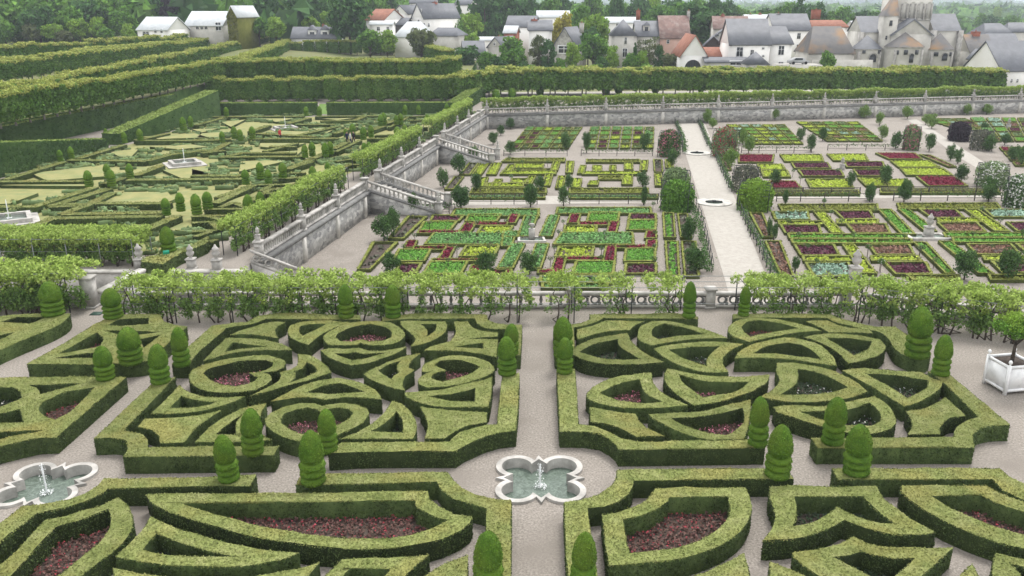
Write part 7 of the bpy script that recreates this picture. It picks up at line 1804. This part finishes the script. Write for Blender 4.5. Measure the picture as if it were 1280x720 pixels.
# ------------------------------------------------------------------ trees of the village and the wood
def tree_mesh(seed, mat, kind='round', leaf=.062, nb=38, nl=64):
    """unit tree crown: fits a box 1 x 1 x 1 standing on z=0; leaf clumps spread through an uneven volume"""
    r = np.random.default_rng(seed)
    mb = MB(mat)
    lob = [(r.uniform(0, 6.28), r.uniform(.25, .8), r.uniform(.75, 1.15)) for _ in range(5)]
    for k in range(nb):
        if kind == 'cone':
            z = r.random() ** 1.3; rad = (1 - z) * .48 + .03; a = r.random() * 6.28; q = rad * r.uniform(.55, 1)
            c = np.array((q * math.cos(a), q * math.sin(a), .04 + z * .92)); s = (.11 + .06 * (1 - z), .11 + .06 * (1 - z), .05)
        elif kind == 'tall':
            z = r.random(); a = r.random() * 6.28; q = .40 * math.sin(math.pi * min(.97, .12 + z * .86)) ** .6 * r.uniform(.5, 1)
            c = np.array((q * math.cos(a), q * math.sin(a), .03 + z * .93)); s = (.17, .17, .08)
        else:
            d = r.normal(size=3); d /= np.linalg.norm(d)
            f = 1.0 + .18 * math.sin(3 * math.atan2(d[1], d[0]) + seed) + .1 * math.sin(5 * d[2] + seed)
            q = .36 * f * r.uniform(.55, 1.05) ** .6
            c = np.array((d[0] * q, d[1] * q, .52 + d[2] * q * 1.05)); s = (.155, .155, .12)
            if kind == 'airy': s = (.13, .13, .07)
        blob_leaves(mb, c, s, nl, leaf * (.75 if kind == 'airy' else 1), mat, r, .35, .8)
    return mb.mesh('tree_crown')
TR = {}
for mat in ('tree_dark', 'tree_mid', 'tree_light', 'tree_olive', 'tree_purple', 'tree_yellow'):
    TR[mat, 'round'] = [tree_mesh(300 + 7 * k + len(mat), mat) for k in range(3 if mat in ('tree_dark', 'tree_mid', 'tree_light') else 1)]
for mat in ('tree_dark', 'tree_mid'):
    TR[mat, 'tall'] = [tree_mesh(400 + k, mat, 'tall', .05, 40) for k in range(2)]
TR['tree_olive', 'tall'] = [tree_mesh(410, 'tree_olive', 'tall', .05, 40)]
TR['tree_dark', 'cone'] = [tree_mesh(500 + k, 'tree_dark', 'cone', .045, 60) for k in range(2)]
TR['tree_olive', 'airy'] = [tree_mesh(520, 'tree_olive', 'airy', .045, 30, 45)]
TT = MB('bark').tube([(0, 0, 0), (.02, .01, .35), (-.01, .02, .65), (0, 0, .95)], [.05, .04, .03, .015], 7)
for a in (.4, 1.9, 3.2, 4.8): TT.tube([(0, 0, .3), (.14 * math.cos(a), .14 * math.sin(a), .52), (.26 * math.cos(a), .26 * math.sin(a), .7)], [.025, .016, .008], 5)
TT = TT.mesh('tree_trunk')
CN = dict(tree_dark='dark green', tree_mid='mid green', tree_light='bright green', tree_olive='greyish olive', tree_purple='dark purple', tree_yellow='yellow flowering')
def tree(x, yt, yb, w, Y, mat, kind='round', where='', base=None, group=None, name=None):
    Y *= 1.06
    X = XAT(x, (yt + yb) / 2, Y)
    zb = terrain_z(X, Y) if base is None else base
    zb = max(zb, -3.2)
    zt = ZAT(yt, Y)
    h = max(2.5, zt - zb)
    W = w * PXM(Y, 6)
    t = empty('cypress_tree' if kind == 'cone' else 'broadleaf_tree', (X, Y, zb), random.random() * 6.28, '%s %s tree %s' % (CN[mat], dict(round='rounded', tall='tall', cone='pointed', airy='open-crowned')[kind], where), 'tree', group)
    z0 = min(h * .25, max(0, ZAT(yb, Y) - zb)) if kind != 'cone' else 0
    z0 = min(z0, h * .35)
    obj('trunk', TT, t, sc=(W * .7, W * .7, h * .9))
    obj('crown', random.choice(TR[mat, kind]), t, (0, 0, z0), sc=(W * 1.12, W * 1.12, h - z0))
    return t
D, M_, Lg, O, P_, Ye = 'tree_dark', 'tree_mid', 'tree_light', 'tree_olive', 'tree_purple', 'tree_yellow'
W_ = 'in the wood above the upper lime avenue'
for v in ((-8, -4, 58, 60, 232, M_, 'round'), (22, -10, 55, 60, 236, M_, 'round'), (48, 4, 55, 42, 226, D, 'round'), (62, -12, 52, 60, 240, M_, 'tall'), (88, 6, 52, 34, 228, M_, 'round'), (66, 27, 52, 26, 222, Lg, 'round'), (40, 26, 54, 24, 222, O, 'round'), (110, -8, 50, 52, 238, D, 'round'), (98, 20, 50, 24, 224, Lg, 'round'), (122, 22, 48, 22, 224, Lg, 'round'), (140, -6, 48, 44, 240, M_, 'round'),
          (152, 14, 47, 30, 232, M_, 'round'), (160, 30, 47, 18, 222, Lg, 'round'), (172, -12, 30, 46, 260, M_, 'round'), (195, -12, 25, 40, 262, D, 'tall'), (5, 24, 56, 30, 222, M_, 'round'), (80, 36, 52, 20, 220, O, 'round'), (132, 34, 48, 20, 221, M_, 'round')):
    tree(*v, W_, group='trees of the wood above the upper avenue')
for v in ((216, -14, 26, 34, 250, P_, 'round', 'behind the white barn'), (228, -8, 12, 20, 268, M_, 'round', 'beside the purple tree'), (266, 2, 20, 24, 262, M_, 'round', 'behind the pale roofed house'), (304, 16, 46, 30, 226, M_, 'round', 'beside the ivy-covered gable'), (323, 20, 46, 26, 224, M_, 'round', 'between the ivy gable and the dark tree group'), (344, 22, 46, 26, 223, Lg, 'round', 'before the dark tree group'),
          (338, -14, 40, 40, 250, D, 'round', 'of the dark group above the limes'), (365, -16, 42, 44, 246, D, 'tall', 'in the middle of the dark group above the limes'), (388, 21, 40, 22, 240, Lg, 'round', 'above the roof with two dormers'), (392, -10, 30, 36, 262, D, 'round', 'behind the bright tree above the dormers'), (410, 10, 34, 24, 256, Lg, 'round', 'beside the tall cedar'),
          (436, -16, 52, 50, 226, D, 'round', 'like a cedar, the largest beside the orange roof'), (428, -14, 40, 34, 228, D, 'tall', 'behind the large cedar'), (462, 36, 54, 30, 214, M_, 'round', 'below the cedar at the orange roofed house'), (483, 38, 52, 24, 214, Lg, 'round', 'below the white lean-to house'), (500, 14, 30, 26, 268, M_, 'round', 'behind the dark timber shed'), (470, -10, 10, 30, 290, M_, 'round', 'at the top of the village by the orange roof'),
          (526, 31, 66, 36, 206, O, 'round', 'in front of the white hipped barn'), (555, 4, 28, 34, 280, M_, 'round', 'behind the brown roofed house'), (573, 0, 24, 16, 270, D, 'cone', 'above the village houses'), (585, 16, 46, 34, 250, Lg, 'round', 'above the long white roofed house'), (570, 22, 42, 24, 246, M_, 'round', 'beside the brown roofed house'), (590, 38, 50, 22, 226, Lg, 'round', 'behind the long white roof'), (606, -14, 34, 40, 275, D, 'tall', 'in the dark group above the hall'), (632, -12, 28, 44, 280, D, 'round', 'above the slate-roofed hall'), (655, -12, 22, 40, 284, D, 'round', 'behind the hall on the slope'),
          (582, 54, 88, 36, 190, D, 'round', 'where the far lime avenue begins'), (608, 64, 90, 24, 184, M_, 'round', 'close to the start of the far avenue'), (622, 68, 90, 24, 183, D, 'round', 'beside the grey stone gable, behind the limes'), (640, 45, 80, 32, 196, M_, 'round', 'in front of the red-walled lean-to'), (642, 60, 88, 30, 186, M_, 'round', 'behind the limes below the lean-to'), (672, 44, 86, 22, 188, O, 'tall', 'beside the dark column tree'), (685, 49, 88, 20, 186, D, 'tall', 'like a dark column before the grey gable'),
          (716, 54, 80, 20, 186, Lg, 'round', 'in front of the steep grey gable'), (742, 42, 78, 36, 194, M_, 'round', 'between the grey gable and the turreted house'), (765, 58, 80, 18, 186, Lg, 'round', 'at the foot of the turreted house'), (703, 18, 44, 34, 228, Ye, 'round', 'behind the grey gable'), (745, 12, 48, 38, 222, Lg, 'round', 'above the bushes beside the yellow tree'), (727, 6, 46, 30, 240, M_, 'round', 'behind the bright tree by the turret'), (736, 30, 50, 30, 214, D, 'round', 'under the bright tree by the turret'), (771, -14, 24, 34, 272, D, 'cone', 'above the turreted house'),
          (812, 44, 72, 34, 190, O, 'airy', 'in the garden of the turreted house'), (794, 53, 70, 10, 188, D, 'cone', 'beside the turreted house'), (824, 56, 76, 14, 188, D, 'tall', 'beside the pink-walled house'), (790, 66, 86, 24, 184, M_, 'round', 'in the garden below the turret'), (803, 64, 84, 18, 186, Lg, 'round', 'in the garden before the turret windows'), (838, 64, 86, 22, 184, O, 'round', 'beside the arched barn'), (870, 4, 58, 56, 236, D, 'round', 'behind the pink-walled house'), (850, 2, 30, 44, 262, M_, 'round', 'above the brown speckled roof'), (893, -4, 30, 40, 268, D, 'round', 'behind the stone gable house'), (822, 4, 30, 40, 280, M_, 'round', 'above the chimney of the turreted house'),
          (1035, 62, 82, 18, 178, M_, 'round', 'in front of the lichen-streaked barn'), (1000, -4, 20, 36, 282, D, 'cone', 'behind the long slate-roofed house'), (1018, -2, 20, 30, 290, D, 'round', 'above the red brick chimney'), (985, 2, 20, 30, 300, M_, 'round', 'behind the long slate-roofed house chimneys'), (1052, 8, 30, 34, 320, M_, 'round', 'above the salmon roof'), (1185, 16, 26, 12, 520, Lg, 'round', 'standing alone in the far field past the church'), (1247, 8, 18, 10, 700, Lg, 'round', 'standing alone at the far edge of the field'),
          (1228, 16, 30, 16, 470, M_, 'round', 'in the hedge line past the church'), (1240, 18, 32, 20, 450, D, 'round', 'in the hedge line behind the last houses'), (1262, 18, 32, 24, 440, M_, 'round', 'in the hedge line at the village edge'), (700, 72, 88, 16, 183, M_, 'round', 'low among the bushes behind the limes'), (655, 76, 88, 16, 182, D, 'round', 'low behind the limes near the lean-to'), (752, 70, 88, 18, 182, D, 'round', 'low behind the limes by the turret')):
    tree(*v)
for v in ((920, 6, 24, 36, 330, M_, 'round'), (950, 7, 24, 34, 340, D, 'round'), (905, 0, 24, 30, 330, D, 'round'), (1075, 10, 30, 40, 330, D, 'round'), (1095, 12, 32, 34, 330, M_, 'round'), (685, -8, 10, 30, 300, M_, 'round'), (800, -6, 14, 34, 300, D, 'round'), (840, -8, 8, 34, 320, D, 'round'), (875, -6, 8, 30, 320, M_, 'round'), (480, -14, 4, 30, 320, D, 'round'), (600, -14, 6, 30, 330, D, 'round'), (975, 4, 22, 30, 340, D, 'round'), (700, -12, 4, 30, 320, D, 'round'), (740, -10, 8, 30, 315, M_, 'round'), (770, -4, 18, 26, 300, M_, 'round'), (815, -4, 14, 26, 310, Lg, 'round'), (300, -14, 12, 36, 290, D, 'round'), (270, -14, 6, 30, 300, D, 'round'), (410, -14, 6, 30, 300, D, 'round'), (445, -12, 6, 26, 300, M_, 'round'), (545, -14, 2, 30, 330, D, 'round')):
    tree(*v, 'on the slope at the back of the village', group='trees on the slope behind the village')
# distant woods: lumpy canopies
def forest(name, label, boxes, seed):
    r = np.random.default_rng(seed)
    mb = MB('tree_dark', 'tree_mid')
    th = np.array([0, .5, 1.0, 1.35]); 
    for (x0, x1, y0, y1, h, n, rad) in boxes:
        for k in range(n):
            x, y = r.uniform(x0, x1), r.uniform(y0, y1)
            z = terrain_z(x, y)
            q = rad * r.uniform(.6, 1.25); hh = h * r.uniform(.7, 1.1)
            m = 'tree_dark' if r.random() < .22 else 'tree_mid'
            d = r.normal(size=(46, 3)); d /= np.linalg.norm(d, axis=1, keepdims=True); d[:, 2] = np.abs(d[:, 2])
            mb.leaves(np.array((x, y, z + hh * .25)) + d * np.array((q, q, hh * .75)), d, q * .42, spread=.5, m=m, r=r)
            mb.lathe([(q * .85, 0), (q * .8, hh * .5), (q * .4, hh * .85)], 6, (x, y, z), m=m)
    return tag(mb.build(name), label, 'forest', kind='stuff')
forest('forest', 'dense far wood covering the slope behind the village', [(-330, -60, 255, 420, 15, 330, 6), (-160, 90, 345, 520, 14, 330, 6.5), (30, 105, 330, 560, 12, 150, 6)], 1)
forest('forest', 'hazy distant woods along the edge of the plain', [(150, 700, 900, 1250, 15, 380, 14), (-300, 1600, 1500, 2400, 15, 600, 26), (250, 420, 560, 640, 10, 40, 8), (100, 220, 420, 700, 9, 120, 7)], 2)
forest('forest', 'farthest blue woods on the horizon beyond the plain', [(-1500, 4200, 3200, 4600, 20, 700, 60)], 3)
struct('field', MB('field').add([(120, 420, -3.15), (420, 420, -3.15), (900, 900, -3.15), (260, 900, -3.15)], quads=[(0, 1, 2, 3)]))
# bushes in the village gardens behind the lime avenue
BUSH = [tree_mesh(600 + k, m, 'round', .07, 14, 50) for k, m in enumerate(('tree_mid', 'tree_dark', 'tree_light'))]
rr = random.Random(4)
for k in range(46):
    X = rr.uniform(-8, 38); Y = rr.uniform(172, 196)
    s = rr.uniform(2.0, 4.2)
    t = obj('garden_bush', rr.choice(BUSH), None, (X, Y, -.2), rr.random() * 6, (s * 1.2, s * 1.2, s))
    tag(t, 'leafy bush in the village gardens behind the far lime avenue', 'bush', 'bushes of the village gardens')

# ------------------------------------------------------------------ summer haze in the air
mb = MB(); mb.mats = []
hz = bpy.data.materials.new('haze_air'); hz.use_nodes = True
hn = hz.node_tree.nodes; hn.clear()
ho = hn.new('ShaderNodeOutputMaterial'); hv = hn.new('ShaderNodeVolumePrincipled')
hv.inputs['Color'].default_value = (.80, .88, 1.0, 1); hv.inputs['Density'].default_value = .0003; hv.inputs['Anisotropy'].default_value = .2
hz.node_tree.links.new(hv.outputs['Volume'], ho.inputs['Volume'])
MATS['haze_air'] = hz
mb = MB('haze_air').box((0, 5900, 18.9), (18500, 12400, 47))
HAZE = tag(mb.build('haze'), 'thin summer haze over the plain', 'haze', kind='stuff')
